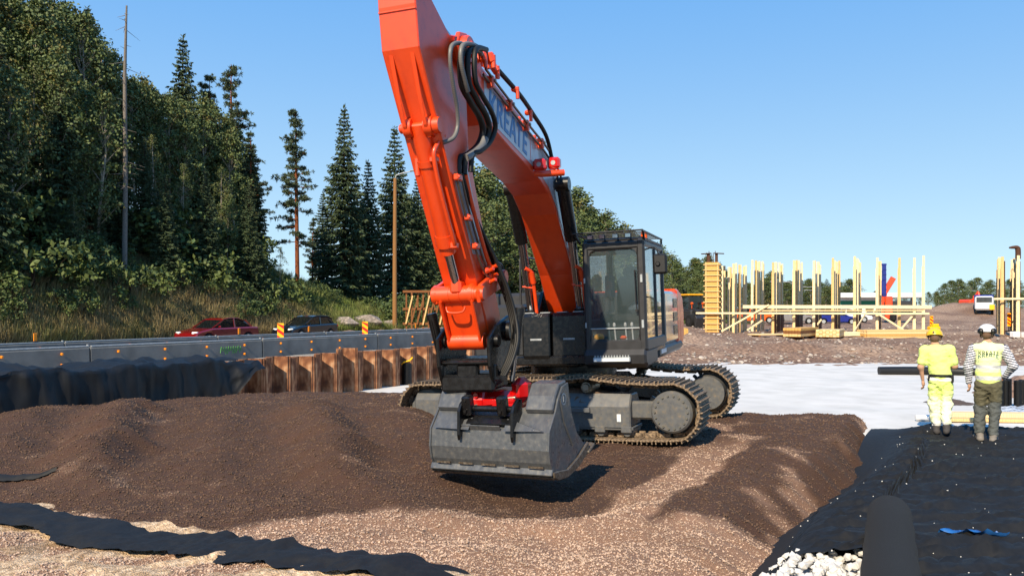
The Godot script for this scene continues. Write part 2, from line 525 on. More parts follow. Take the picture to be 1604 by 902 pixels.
func gravel_y(x: float, d: float) -> float:
	var left := smoothstep(0.4, -2.2, x)
	var right := smoothstep(1.0, 3.0, x)
	var near := lerpf(-0.1, 0.03, left) - 0.12 * right
	var far := lerpf(0.11, 0.43, left) + 0.09 * right
	var y := lerpf(near, far, smoothstep(7.4, 13.4, d))
	# spurs left by the tipped loads
	y += spur(x, d) * 0.23 * left * smoothstep(8.3, 10.2, d) * (1.0 - smoothstep(12.3, 14.6, d))
	# hollow worked by the bucket, with a rim at its front
	var e := Vector2((x - 0.2) / 1.5, (d - 9.3) / 1.2).length()
	y += 0.09 * exp(-pow((e - 1.0) / 0.28, 2.0)) * smoothstep(10.4, 9.0, d) - 0.10 * exp(-e * e * 1.6)
	# windrows on the right
	var g := (x - 1.2) * 0.86 - (d - 9.0) * 0.5
	y += 0.10 * exp(-pow((g - 0.75) / 0.33, 2.0)) * smoothstep(7.6, 9.2, d) * smoothstep(12.5, 11.0, d)
	y += 0.07 * exp(-pow((g + 0.5) / 0.3, 2.0)) * smoothstep(8.0, 9.0, d) * smoothstep(12.0, 10.5, d) * smoothstep(0.0, 0.8, x)
	y += noise.get_noise_2d(x * 9.0, d * 9.0) * 0.05 + fine.get_noise_2d(x * 9.0, d * 9.0) * 0.016
	# back of the heap
	var crest := lerpf(16.3 + noise.get_noise_1d(x * 8.0) * 0.4, 14.6, smoothstep(0.0, 3.5, x))
	crest = lerpf(crest, 13.2, smoothstep(-4.0, -8.5, x))
	y = lerpf(y, -0.12, smoothstep(crest, crest + 1.3, d))
	# toe along the fabric
	var toe := boundary_x(d) + 0.12 + noise.get_noise_1d(d * 25.0) * 0.12 - x
	y = lerpf(-0.45, y, smoothstep(-0.02, 0.75, toe)) if toe < 0.75 else y
	return y


func gravel_color(p: Vector3) -> Color:
	var d := -p.z
	var x := p.x
	var w := noise.get_noise_2d(x * 7.0 + 31.0, d * 7.0) * 0.5 + fine.get_noise_2d(x * 3.0, d * 3.0) * 0.22
	var dry := 0.0
	# untouched dry crust in the foreground and the windrow, fresh dark gravel round the bucket
	var front := 8.35 - 0.25 * sin(x * 1.7 + 0.4) - 0.5 * smoothstep(0.3, -2.5, x)
	dry = maxf(dry, smoothstep(front + 0.12, front - 0.12, d + w * 0.35))
	var g := (x - 1.2) * 0.86 - (d - 9.0) * 0.5
	var band := absf(g - 0.18 + w * 0.3)
	dry = maxf(dry, smoothstep(0.36, 0.24, band) * smoothstep(12.4, 11.2, d) * 0.95)
	dry = maxf(dry, smoothstep(0.1, 0.28, w + 0.2 * sin(x * 2.3) - 0.05) * 0.75 * smoothstep(1.6, 2.6, x))
	dry = maxf(dry, smoothstep(0.25, 0.5, g - 1.35 + w) * smoothstep(9.4, 8.6, d))
	dry = maxf(dry, smoothstep(0.2, 0.36, w) * 0.3)
	var wet := Color(0.122, 0.068, 0.040)
	var pale := Color(0.56, 0.395, 0.285)
	return wet.lerp(pale, clampf(dry, 0.0, 1.0)).lerp(Color(0.17, 0.105, 0.066), clampf(w * 0.5 + 0.1, 0.0, 0.5))


func fabric_y(x: float, d: float) -> float:
	var y := lerpf(-0.1, 0.0, smoothstep(8.0, 12.0, d))
	var k := x - boundary_x(d)
	y -= 0.34 * pow(1.0 - smoothstep(-0.1, 0.75, k), 1.6) * smoothstep(13.6, 11.4, d)
	var s := noise.get_noise_2d(x * 2.2 + 40.0, d * 16.0)
	var calm := smoothstep(0.1, 0.9, k)
	y += 0.055 * calm * maxf(-0.4, 1.0 - absf(s) * 4.5)
	var s2 := fine.get_noise_2d(x * 1.4 - 12.0, d * 7.0 + x * 1.5)
	y += 0.045 * calm * pow(maxf(0.0, 1.0 - absf(s2) * 5.0), 1.5)
	y += 0.10 * exp(-(pow((x - 6.9) / 0.6, 2.0) + pow((d - 13.7) / 0.35, 2.0)))
	return y


func build_ground() -> void:
	var b := Mb.new()
	b.col = Color(0.30, 0.235, 0.185)
	b.sheet(40, 40, func(u: float, w: float): return Vector3(lerpf(-900, 900, u), -0.75, lerpf(60, -1600, w)))
	structure(obj("ground", b, M.dirt))
	# pale compacted slab
	b = Mb.new()
	b.sheet(90, 80, func(u: float, w: float):
		var x := lerpf(-9.0, 34.0, u)
		var far := 33.5 - 0.22 * maxf(0.0, x - 8.0) + noise.get_noise_1d(x * 6.0) * 0.7
		var d := lerpf(12.4, far, w)
		return Vector3(x, noise.get_noise_2d(x * 2.0, d * 2.0) * 0.015 - 0.3 * smoothstep(14.2, 13.0, d), -d),
		func(p: Vector3):
			var k := noise.get_noise_2d(p.x * 1.6 + 9.0, p.z * 4.0)
			return Color(0.67, 0.65, 0.62).lerp(Color(0.625, 0.615, 0.595), smoothstep(-0.1, 0.45, k)))
	structure(obj("pavement", b, M.pavement))
	# bare earth of the building site
	b = Mb.new()
	b.sheet(170, 150, func(u: float, w: float):
		var d := 28.6 + 0.6 * w * 30.0 + w * w * 420.0
		var x := lerpf(-0.75, 1.15, u) * (d * 0.75 + 6.0) + 2.0
		var y := dirt_y(x, d) - 0.1 * smoothstep(30.8, 28.6, d) - 0.02
		if road_q(x, d) > 3.0:
			y = lerpf(y, -0.4, smoothstep(3.0, 5.0, road_q(x, d)) * smoothstep(27.0, 16.0, road_s(x, d)))
		return Vector3(x, y, -d),
		func(p: Vector3):
			var k := noise.get_noise_2d(p.x * 1.3, -p.z * 1.1) + fine.get_noise_2d(p.x * 1.5, p.z * 1.5) * 0.5
			var c := Color(0.37, 0.245, 0.172).lerp(Color(0.54, 0.395, 0.29), smoothstep(-0.25, 0.4, k))
			return c.lerp(Color(0.30, 0.19, 0.13), smoothstep(0.15, 0.45, noise.get_noise_2d(p.x * 0.7 + 60.0, p.z * 2.6))))
	structure(obj("dirt_terrain", b, M.dirt))
	# gravel heap
	b = Mb.new()
	b.sheet(260, 210, func(u: float, w: float):
		var d := lerpf(5.0, 18.2, pow(w, 1.15))
		var x := lerpf(-9.6, boundary_x(d) + 0.6, u)
		return Vector3(x, gravel_y(x, d), -d), gravel_color)
	structure(obj("gravel_mound", b, M.gravel))
	gravel_grains()
	# sandy ground in the foreground, with ruts
	b = Mb.new()
	b.sheet(150, 90, func(u: float, w: float):
		var x := lerpf(-9.0, 0.8, u)
		var d := lerpf(3.0, lerpf(8.9, 6.35, smoothstep(0.25, 0.98, u)), w)
		var g := 0.62 * x - 0.78 * d
		var rut := sin(g * 9.0 + noise.get_noise_2d(x * 5.0, d * 5.0) * 2.0)
		var y := 0.04 + 0.022 * signf(rut) * pow(absf(rut), 0.6) * smoothstep(-0.1, 0.25, noise.get_noise_2d(x * 4.0, d * 4.0) + 0.15)
		y += noise.get_noise_2d(x * 14.0, d * 14.0) * 0.045 + fine.get_noise_2d(x * 14.0, d * 14.0) * 0.02
		y -= 0.12 * smoothstep(-1.2, 0.6, x)
		return Vector3(x, y, -d),
		func(p: Vector3):
			var k := noise.get_noise_2d(p.x * 8.0, p.z * 8.0) + fine.get_noise_2d(p.x * 7.0, p.z * 7.0) * 0.6
			return Color(0.78, 0.61, 0.44).lerp(Color(0.46, 0.33, 0.22), smoothstep(0.05, 0.5, k)))
	structure(obj("sand_ground", b, M.sand))
	# road, its verge and the ledge behind the wall
	b = Mb.new()
	b.sheet(6, 60, func(u: float, w: float): return road_at(lerpf(-40, 44, w), lerpf(28.5, 4.6, u), 0.14))
	structure(obj("road", b, M.asphalt))
	b = Mb.new()
	b.col = Color(0.50, 0.48, 0.45)
	b.sheet(8, 60, func(u: float, w: float):
		var s := lerpf(-12.0, 22.0, w)
		var y := lerpf(0.35, 0.93, smoothstep(0.1, 0.9, u)) + noise.get_noise_2d(s * 5.0, u * 20.0) * 0.05
		return road_at(s, lerpf(5.2, 0.3, u), y))
	structure(obj("embankment", b, M.sand))


func gravel_grains() -> void:
	var s := Mb.new()
	var p := []
	var rr := RandomNumberGenerator.new()
	rr.seed = 5
	for k in [Vector3(1, 0, 0), Vector3(-1, 0, 0), Vector3(0, 1, 0), Vector3(0, -1, 0), Vector3(0, 0, 1), Vector3(0, 0, -1)]:
		p.append(k * rr.randf_range(0.7, 1.1) + Vector3(rr.randf_range(-0.2, 0.2), rr.randf_range(-0.2, 0.2), rr.randf_range(-0.2, 0.2)))
	for a in [0, 1]:
		for b in [2, 3]:
			for d in [4, 5]:
				s.tri_out(p[a], p[b], p[d], Vector3.ZERO)
	var mm := MultiMesh.new()
	mm.transform_format = MultiMesh.TRANSFORM_3D
	mm.use_colors = true
	mm.mesh = s.mesh()
	var many := 90000
	mm.instance_count = many
	var i := 0
	while i < many:
		var d := 5.6 + 10.5 * pow(rng.randf(), 1.7)
		var x := rng.randf_range(-0.66 * d - 0.3, minf(boundary_x(d) + 0.02, 0.7 * d))
		var r := 0.006 + 0.009 * pow(rng.randf(), 3.0) + d * 0.00035
		var bas := Basis.from_euler(Vector3(rng.randf() * 6.0, rng.randf() * 6.0, rng.randf() * 6.0)).scaled(Vector3(r, r * 0.75, r))
		var y := gravel_y(x, d)
		mm.set_instance_transform(i, Transform3D(bas, Vector3(x, y + r * 0.2, -d)))
		var base := gravel_color(Vector3(x, y, -d))
		var k := 0.55 + 0.55 * rng.randf() + (0.3 if rng.randf() < 0.05 else 0.0)
		mm.set_instance_color(i, Color(base.r * k, base.g * k, base.b * k))
		i += 1
	var o := MultiMeshInstance3D.new()
	o.name = "gravel_grains"
	o.multimesh = mm
	o.material_override = M.grain_stone
	add_child(o)
	o.set_meta("kind", "stuff")
	o.set_meta("label", "loose brown gravel grains lying on the heap")
	o.set_meta("category", "gravel")


# ---------------------------------------------------------------- excavator: x to its left, z ahead, turning centre at the origin
func pv(list: Array) -> PackedVector2Array:
	var p := PackedVector2Array()
	for k in list:
		p.append(Vector2(k[0], k[1]))
	return p


func smooth_path(pts: Array, per := 6) -> Array:
	var c := Curve3D.new()
	var m := pts.size()
	for i in m:
		var tan_: Vector3 = (pts[mini(i + 1, m - 1)] - pts[maxi(i - 1, 0)]) / 6.0
		c.add_point(pts[i], -tan_, tan_)
	var out := []
	for i in m - 1:
		for k in per:
			out.append(c.sample(i, float(k) / per))
	out.append(pts[m - 1])
	return out


func hose(called: String, pts: Array, r: float, m: Material, parent: Node, sides := 8) -> void:
	var b := Mb.new()
	b.tube(smooth_path(pts), r, sides)
	obj(called, b, m, parent)


func spiral_hose(pts: Array, r: float, parent: Node) -> void:
	var path := smooth_path(pts, 24)
	var b := Mb.new()
	var rad := []
	var fin := []
	for i in path.size() * 2 - 1:
		fin.append(path[i / 2] if i % 2 == 0 else (path[i / 2] + path[i / 2 + 1]) * 0.5)
		rad.append(r * (1.0 if i % 4 < 2 else 0.78))
	b.tube(fin, rad, 8)
	obj("armoured_hose", b, M.spiral, parent)


func lettering(text: String, height: float, m: Material, parent: Node, at: Transform3D) -> void:
	var f := SystemFont.new()
	f.font_names = PackedStringArray(["Droid Sans"])
	f.font_weight = 700
	var tm := TextMesh.new()
	tm.text = text
	tm.font = f
	tm.font_size = 64
	tm.pixel_size = height / 46.0
	tm.depth = 0.004
	var o := mesh_node("lettering", tm, m, parent)
	o.transform = at


func track_loop() -> Array:
	var p := []
	for i in 15:
		var a := -PI / 2 + PI * i / 14.0
		p.append(Vector2(2.03 + 0.40 * cos(a), 0.50 + 0.40 * sin(a)))
	var tops := [Vector2(2.03, 0.9), Vector2(0.75, 0.985), Vector2(-0.7, 0.985), Vector2(-2.03, 0.87)]
	for k in 3:
		for i in range(1, 9):
			var f := i / 9.0
			var q: Vector2 = tops[k].lerp(tops[k + 1], f)
			q.y -= 0.035 * 4.0 * f * (1.0 - f)
			p.append(q)
		if k < 2:
			p.append(tops[k + 1])
	for i in 15:
		var a := PI / 2 + PI * i / 14.0
		p.append(Vector2(-2.03 + 0.40 * cos(a), 0.47 + 0.40 * sin(a)))
	p.append(Vector2(-1.6, 0.085))
	p.append(Vector2(1.6, 0.085))
	return p


func build_track(root: Node3D, side: float, shoe: Mesh) -> void:
	var u := Basis(Vector3.UP, deg_to_rad(-5.4))
	var z0 := side * 1.3
	# box-section side frame with sloping top
	var b := Mb.new()
	var sec := pv([[z0 - 0.27, 0.26], [z0 + 0.27, 0.26], [z0 + 0.27, 0.56], [z0 + 0.16, 0.74], [z0 - 0.16, 0.74], [z0 - 0.27, 0.56]])
	b.prism(sec, -1.55, 1.42, 0.02)
	b.box(Vector3(-1.75, 0.47, z0), Vector3(0.5, 0.26, 0.36), 0.03)
	b.box(Vector3(1.62, 0.5, z0), Vector3(0.5, 0.26, 0.3), 0.03)
	b.box(Vector3(0, 0.24, z0), Vector3(2.9, 0.05, 0.5), 0.01)
	var fr := obj("track_frame", b, M.frame_gray, root)
	fr.transform = Transform3D(u, Vector3.ZERO)
	if side > 0.0:
		b = Mb.new()
		b.beam(Vector3(0.2, 0.52, z0 + 0.40), Vector3(0.85, 0.52, z0 + 0.40), 0.03, 0.07, 0.008)
		for x in [0.26, 0.79]:
			b.box(Vector3(x, 0.52, z0 + 0.33), Vector3(0.05, 0.06, 0.14), 0.006)
		obj("step", b, M.frame_gray, fr)
		b = Mb.new()
		b.box(Vector3(1.25, 0.40, z0 + 0.273), Vector3(0.06, 0.11, 0.006))
		obj("sticker", b, M.white_plastic, fr)
	# loose earth lying on the frame
	b = Mb.new()
	b.col = Color(0.30, 0.225, 0.17)
	b.sheet(40, 10, func(a: float, w: float):
		var x := lerpf(-0.95, 1.25, a)
		var zz := lerpf(z0 + 0.24, z0 - 0.24, w)
		var e := sin(PI * a) * sin(PI * w)
		return Vector3(x, lerpf(0.62, 0.70, sin(PI * w)) + 0.13 * pow(maxf(e, 0.0), 0.5) + fine.get_noise_2d(x * 30.0, zz * 30.0) * 0.03 - 0.02, zz))
	obj("loose_earth", b, M.gravel, fr)
	# wheels
	var turn := Basis(Vector3(1, 0, 0), Vector3(0, 0, side), Vector3(0, -side, 0))
	b = Mb.new()
	var tr := Transform3D(turn, Vector3(2.03, 0.5, z0))
	b.lathe([Vector2(0, -0.1), Vector2(0.33, -0.1), Vector2(0.33, -0.1), Vector2(0.33, 0.06), Vector2(0.33, 0.06), Vector2(0.30, 0.08), Vector2(0.30, 0.08), Vector2(0.30, 0.28), Vector2(0.30, 0.28), Vector2(0.27, 0.31), Vector2(0.27, 0.31), Vector2(0.0, 0.315)], 36, tr)
	for i in 21:
		var a := TAU * i / 21.0
		b.box(Vector3(2.03 + 0.36 * cos(a), 0.5 + 0.36 * sin(a), z0), Vector3(0.09, 0.055, 0.07), 0.012, Basis(Vector3.BACK, a))
	var sp := obj("sprocket", b, M.frame_gray, fr)
	for i in 18:
		b = Mb.new()
		var a := TAU * i / 18.0
		b.cyl(Vector3(2.03 + 0.235 * cos(a), 0.5 + 0.235 * sin(a), z0 + side * 0.31), Vector3(2.03 + 0.235 * cos(a), 0.5 + 0.235 * sin(a), z0 + side * 0.328), 0.016, 6)
		obj("bolt", b, M.bolt, fr)
	b = Mb.new()
	# inner cover of the travel motor
	b.cyl(Vector3(2.03, 0.5, z0 - side * 0.1), Vector3(2.03, 0.5, z0 - side * 0.3), 0.3, 32, 0.02)
	obj("sprocket_cover", b, M.frame_gray, fr)
	b = Mb.new()
	tr = Transform3D(turn, Vector3(-2.03, 0.47, z0))
	b.lathe([Vector2(0, -0.12), Vector2(0.30, -0.12), Vector2(0.30, -0.12), Vector2(0.35, -0.05), Vector2(0.36, 0.0), Vector2(0.35, 0.05), Vector2(0.30, 0.12), Vector2(0.30, 0.12), Vector2(0.12, 0.12), Vector2(0.12, 0.12), Vector2(0.1, 0.22), Vector2(0.0, 0.22)], 32, tr)
	obj("idler", b, M.frame_gray, fr)
	b = Mb.new()
	b.prism(pv([[z0 + 0.10, 0.2], [z0 + 0.24, 0.2], [z0 + 0.27, 0.3], [z0 + 0.27, 0.62], [z0 + 0.2, 0.72], [z0 + 0.1, 0.72]]), -2.2, -1.72, 0.03)
	obj("idler_guard", b, M.frame_gray, fr)
	for x in [-0.7, 0.75]:
		b = Mb.new()
		b.cyl(Vector3(x, 0.84, z0 - 0.15), Vector3(x, 0.84, z0 + side * 0.24), 0.095, 20, 0.02)
		b.cyl(Vector3(x, 0.84, z0 + side * 0.24), Vector3(x, 0.84, z0 + side * 0.27), 0.06, 16, 0.01)
		b.box(Vector3(x, 0.72, z0 - 0.02), Vector3(0.12, 0.2, 0.14), 0.02)
		obj("carrier_roller", b, M.bolt, fr)
	for i in 8:
		var x := -1.45 + i * 0.40
		b = Mb.new()
		b.cyl(Vector3(x, 0.19, z0 - 0.22), Vector3(x, 0.19, z0 + 0.22), 0.085, 16, 0.02)
		b.box(Vector3(x, 0.23, z0 + side * 0.25), Vector3(0.16, 0.1, 0.05), 0.012)
		obj("track_roller", b, M.frame_gray, fr)
	# chain and shoes
	var loop := track_loop()
	var m := loop.size()
	var seg := PackedFloat32Array([0.0])
	for i in m:
		seg.append(seg[i] + loop[i].distance_to(loop[(i + 1) % m]))
	var count := 50
	b = Mb.new()
	var k := 0
	for i in count:
		var s := seg[m] * (i + 0.3) / count
		while seg[k + 1] < s:
			k += 1
		var f: float = (s - seg[k]) / (seg[k + 1] - seg[k])
		var q: Vector2 = loop[k].lerp(loop[(k + 1) % m], f)
		var d: Vector2 = (loop[(k + 1) % m] - loop[k]).normalized()
		var bas := Basis(Vector3(d.x, d.y, 0), Vector3(d.y, -d.x, 0), Vector3(0, 0, -1))
		var sh := mesh_node("track_shoe", shoe, M.track_steel, fr)
		sh.transform = Transform3D(bas, Vector3(q.x, q.y, z0))
		for e in [-0.1, 0.1]:
			b.box(Vector3(q.x, q.y, z0 + e) - bas.y * 0.045, Vector3(0.17, 0.07, 0.05), 0.012, bas)
	obj("track_chain", b, M.track_steel, fr)


func build_excavator() -> void:
	var root := thing("excavator", "large orange crawler excavator with a grey tilting bucket standing on the gravel heap", "excavator")
	root.transform = Transform3D(Basis(Vector3.BACK, deg_to_rad(2.0)) * Basis(Vector3.UP, deg_to_rad(-19.0)), Vector3(1.08, 0.06, -14.0))
	var b := Mb.new()
	# --- undercarriage
	b.box(Vector3(0, 0, 0), Vector3(0.196, 0.03, 0.70), 0.006)
	for x in [-0.08, 0.0, 0.075]:
		b.box(Vector3(x, 0.03, 0), Vector3(0.016, 0.04, 0.69), 0.004)
	b.box(Vector3(0.1, -0.012, 0), Vector3(0.03, 0.02, 0.69))
	var shoe := b.mesh()
	build_track(root, 1.0, shoe)
	build_track(root, -1.0, shoe)
	b = Mb.new()
	b.t = Transform3D(Basis(Vector3.UP, deg_to_rad(-5.4)), Vector3.ZERO)
	b.box(Vector3(0, 0.72, 0), Vector3(1.7, 0.36, 1.5), 0.08)
	for x in [-0.75, 0.75]:
		b.beam(Vector3(x * 0.8, 0.66, -0.5), Vector3(x * 1.5, 0.5, -1.2), 0.4, 0.32, 0.03)
		b.beam(Vector3(x * 0.8, 0.66, 0.5), Vector3(x * 1.5, 0.5, 1.2), 0.4, 0.32, 0.03)
	obj("carbody", b, M.black_paint, root)
	b = Mb.new()
	b.cyl(Vector3(0, 0.88, 0), Vector3(0, 1.17, 0), 0.72, 40, 0.02)
	obj("swing_ring", b, M.black_paint, root)
	# --- upper frame
	b = Mb.new()
	b.box(Vector3(0, 1.22, -0.75), Vector3(2.85, 0.14, 4.1), 0.02)
	b.box(Vector3(0, 1.35, 0.2), Vector3(0.75, 0.5, 1.7), 0.02)
	obj("deck_frame", b, M.black_paint, root)
	# boom foot brackets
	b = Mb.new()
	for x in [-0.36, 0.36]:
		b.prism(pv([[-0.6, 1.28], [1.1, 1.28], [1.15, 1.6], [0.5, 2.3], [0.1, 2.35], [-0.2, 2.2]]), x - 0.03, x + 0.03, 0.006)
	obj("boom_bracket", b, M.black_paint, root)
	# covers ahead of the boom foot
	for k in [[-0.46, -0.02, 1.30], [0.0, 0.545, 1.24]]:
		b = Mb.new()
		b.prism(pv([[0.55, 1.16], [k[2] - 0.03, 1.16], [k[2] + 0.02, 1.3], [k[2], 1.9], [k[2] - 0.06, 1.955], [0.55, 1.955]]), k[0], k[1], 0.02)
		var cov := obj("front_cover", b, M.black_paint, root)
		var mid: float = (k[0] + k[1]) * 0.5
		for q in [[Vector3(mid - 0.13, 1.963, k[2] - 0.15), Vector3(0.16, 0.012, 0.12)], [Vector3(mid + 0.13, 1.963, k[2] - 0.15), Vector3(0.16, 0.012, 0.12)], [Vector3(mid, 1.55, k[2] + 0.016), Vector3(0.18, 0.028, 0.012)]]:
			b = Mb.new()
			b.box(q[0], q[1])
			obj("grip_strip", b, M.pale_metal, cov)
	# right-hand tool box and tank, with hand rails
	b = Mb.new()
	b.box(Vector3(-1.0, 1.68, 0.5), Vector3(0.9, 0.86, 0.8), 0.05)
	b.box(Vector3(-1.0, 1.78, -0.55), Vector3(0.9, 1.06, 1.2), 0.05)
	obj("tool_box", b, M.cab_gray, root)
	for x in [-0.62, -1.35]:
		b = Mb.new()
		b.tube(smooth_path([Vector3(x, 2.0, 0.85), Vector3(x, 2.7, 0.83), Vector3(x, 2.86, 0.7), Vector3(x, 2.86, -0.2), Vector3(x, 2.7, -0.4), Vector3(x, 2.2, -0.42)], 5), 0.019, 8)
		obj("hand_rail", b, M.cab_gray, root)
	# engine house, counterweight
	b = Mb.new()
	b.box(Vector3(-0.1, 1.78, -1.9), Vector3(2.5, 1.0, 1.5), 0.08)
	obj("engine_hood", b, M.cab_gray, root)
	b = Mb.new()
	b.prism(pv([[-2.55, 1.18], [-2.95, 1.2], [-3.15, 1.4], [-3.2, 1.9], [-3.05, 2.22], [-2.75, 2.32], [-2.5, 2.32]]), -1.46, 1.46, 0.09)
	obj("counterweight", b, M.orange, root)
	b = Mb.new()
	b.box(Vector3(1.40, 1.80, -1.35), Vector3(0.16, 0.92, 1.55), 0.05)
	var pan := obj("side_panel", b, M.silver_gray, root)
	for y in [1.56, 1.80, 2.04]:
		b = Mb.new()
		b.box(Vector3(1.478, y, -1.78), Vector3(0.02, 0.17, 0.5), 0.004)
		for i in 5:
			b.box(Vector3(1.49, y - 0.07 + i * 0.035, -1.78), Vector3(0.012, 0.006, 0.5))
		obj("vent", b, M.black_paint, pan)
	b = Mb.new()
	b.prism(pv([[-2.13, 1.3], [-2.52, 1.3], [-2.52, 2.2], [-2.42, 2.31], [-2.13, 2.31]]), 1.3, 1.475, 0.04)
	obj("side_panel", b, M.orange, root)
	b = Mb.new()
	b.prism(pv([[0.2, 1.16], [0.2, 1.34], [-2.6, 1.34], [-2.75, 1.28], [-2.7, 1.2], [-2.5, 1.16]]), 1.15, 1.485, 0.05)
	var skirt := obj("side_skirt", b, M.cab_gray, root)
	b = Mb.new()
	b.box(Vector3(1.487, 1.26, -0.25), Vector3(0.006, 0.07, 0.55))
	obj("sticker", b, M.white_plastic, skirt)
	build_cab(root)
	build_boom(root)
	build_attachment(root)


func build_cab(root: Node3D) -> void:
	var b := Mb.new()
	var x0 := 0.56
	var x1 := 1.50
	var zf := 1.40
	var zb := -0.45
	# frame: pillars, sills, roof edge
	b.box(Vector3(x0 + 0.05, 2.18, zf - 0.05), Vector3(0.10, 1.66, 0.10), 0.03)
	b.box(Vector3(x1 - 0.06, 2.18, zf - 0.05), Vector3(0.12, 1.66, 0.10), 0.03)
	b.box(Vector3((x0 + x1) * 0.5, 2.93, zf - 0.06), Vector3(x1 - x0 - 0.02, 0.14, 0.11), 0.035)
	b.box(Vector3((x0 + x1) * 0.5, 1.44, zf - 0.06), Vector3(x1 - x0 - 0.02, 0.16, 0.11), 0.02)
	for c in [[x0 + 0.1, 2.87, 1], [x1 - 0.12, 2.87, -1], [x0 + 0.1, 1.51, 1], [x1 - 0.12, 1.51, -1]]:   # rounded corners of the opening
		var sy := -1.0 if c[1] > 2.0 else 1.0
		var sx: float = c[2]
		var arc := []
		arc.append(Vector2(c[0] - sx * 0.01, c[1] - sy * 0.01))
		for i in 6:
			var a := PI / 2 * i / 5.0
			arc.append(Vector2(c[0] + sx * 0.09 * (1.0 - sin(a)), c[1] + sy * 0.09 * (1.0 - cos(a))))
		for i in range(1, arc.size() - 1):
			for zz in [zf - 0.01, zf - 0.08]:
				b.tri_out(Vector3(arc[0].x, arc[0].y, zz), Vector3(arc[i].x, arc[i].y, zz), Vector3(arc[i + 1].x, arc[i + 1].y, zz), Vector3(arc[0].x, arc[0].y, zf - 0.045))
			b.quad(Vector3(arc[i].x, arc[i].y, zf - 0.01), Vector3(arc[i + 1].x, arc[i + 1].y, zf - 0.01), Vector3(arc[i + 1].x, arc[i + 1].y, zf - 0.08), Vector3(arc[i].x, arc[i].y, zf - 0.08))
	for x in [x0 + 0.04, x1 - 0.045]:
		b.box(Vector3(x, 2.18, zb + 0.06), Vector3(0.09, 1.66, 0.12), 0.03)
		b.box(Vector3(x, 2.95, 0.47), Vector3(0.09, 0.11, 1.72), 0.035)
		b.box(Vector3(x, 1.44, 0.47), Vector3(0.09, 0.18, 1.72), 0.02)
	b.box(Vector3(x1 - 0.04, 2.18, 0.36), Vector3(0.07, 1.6, 0.08), 0.02)
	b.box(Vector3((x0 + x1) * 0.5, 2.95, zb + 0.05), Vector3(0.9, 0.11, 0.1), 0.02)
	b.box(Vector3((x0 + x1) * 0.5, 1.62, zb + 0.04), Vector3(0.9, 0.5, 0.08), 0.01)
	b.box(Vector3(x0 + 0.03, 1.62, 0.45), Vector3(0.05, 0.4, 1.7), 0.01)
	obj("cab_frame", b, M.cab_gray, root)
	b = Mb.new()
	b.box(Vector3((x0 + x1) * 0.5, 3.015, 0.46), Vector3(0.92, 0.05, 1.82), 0.024)
	var roof := obj("cab_roof", b, M.cab_gray, root)
	b = Mb.new()
	b.box(Vector3((x0 + x1) * 0.5, 1.33, 0.45), Vector3(0.9, 0.06, 1.8))
	obj("cab_floor", b, M.black_paint, root)
	# lower nose panel with a light bar
	b = Mb.new()
	b.prism(pv([[1.41, 1.38], [1.47, 1.30], [1.45, 1.17], [1.30, 1.10], [0.4, 1.12], [0.4, 1.38]]), x0 - 0.02, x1 - 0.01, 0.035)
	var nose := obj("nose_panel", b, M.cab_gray, root)
	b = Mb.new()
	b.box(Vector3(0.98, 1.235, 1.49), Vector3(0.56, 0.075, 0.05), 0.012)
	for i in 13:
		b.box(Vector3(0.98 - 0.25 + i * 0.0417, 1.285, 1.475), Vector3(0.02, 0.03, 0.05))
	obj("light_bar", b, M.pale_metal, nose)
	b = Mb.new()
	b.box(Vector3(0.98, 1.235, 1.518), Vector3(0.53, 0.045, 0.006))
	obj("light_lens", b, M.headlamp, nose)
	# panes
	for k in [["windscreen", Vector3(1.02, 2.28, zf - 0.05), Vector3(0.76, 1.17, 0.006)], ["lower_screen", Vector3(1.02, 1.605, zf - 0.05), Vector3(0.76, 0.17, 0.006)],
			["door_pane", Vector3(x1 - 0.03, 2.19, 0.84), Vector3(0.006, 1.42, 0.88)], ["rear_side_pane", Vector3(x1 - 0.03, 2.19, -0.03), Vector3(0.006, 1.42, 0.68)],
			["back_pane", Vector3(1.02, 2.38, zb + 0.05), Vector3(0.78, 1.0, 0.006)], ["inner_side_pane", Vector3(x0 + 0.03, 2.36, 0.45), Vector3(0.006, 1.06, 1.6)]]:
		b = Mb.new()
		b.box(k[1], k[2])
		obj(k[0], b, M.cab_glass, root)
	b = Mb.new()
	b.box(Vector3(1.02, 1.692, zf - 0.035), Vector3(0.77, 0.022, 0.03), 0.006)
	obj("window_bar", b, M.pale_metal, root)
	b = Mb.new()
	b.tube([Vector3(1.36, 1.95, zf + 0.005), Vector3(1.345, 2.55, zf + 0.005)], 0.008, 6)
	b.box(Vector3(1.35, 2.3, zf - 0.003), Vector3(0.014, 0.5, 0.012))
	b.cyl(Vector3(1.36, 1.95, zf - 0.03), Vector3(1.36, 1.95, zf + 0.03), 0.02, 10)
	obj("wiper", b, M.mirror_black, root)
	b = Mb.new()
	for y in [1.75, 2.42]:
		b.box(Vector3(1.445, y, zf + 0.006), Vector3(0.035, 0.12, 0.02), 0.005)
		b.box(Vector3(0.585, y, zf + 0.006), Vector3(0.025, 0.08, 0.02), 0.005)
	obj("hinge", b, M.pale_metal, root)
	# sun visor rack with four lamps
	b = Mb.new()
	b.box(Vector3(1.0, 3.115, 1.60), Vector3(1.06, 0.022, 0.06), 0.006)
	b.box(Vector3(1.0, 3.10, 1.45), Vector3(1.04, 0.012, 0.025))
	for x in [0.49, 1.51]:
		b.beam(Vector3(x, 3.112, 1.62), Vector3(x, 3.10, -0.25), 0.035, 0.022, 0.005)
		b.beam(Vector3(x, 3.10, 1.5), Vector3(x * 0.96 + 0.04, 2.99, 1.3), 0.03, 0.03)
		b.beam(Vector3(x, 3.10, -0.2), Vector3(x, 3.02, -0.2), 0.03, 0.03)
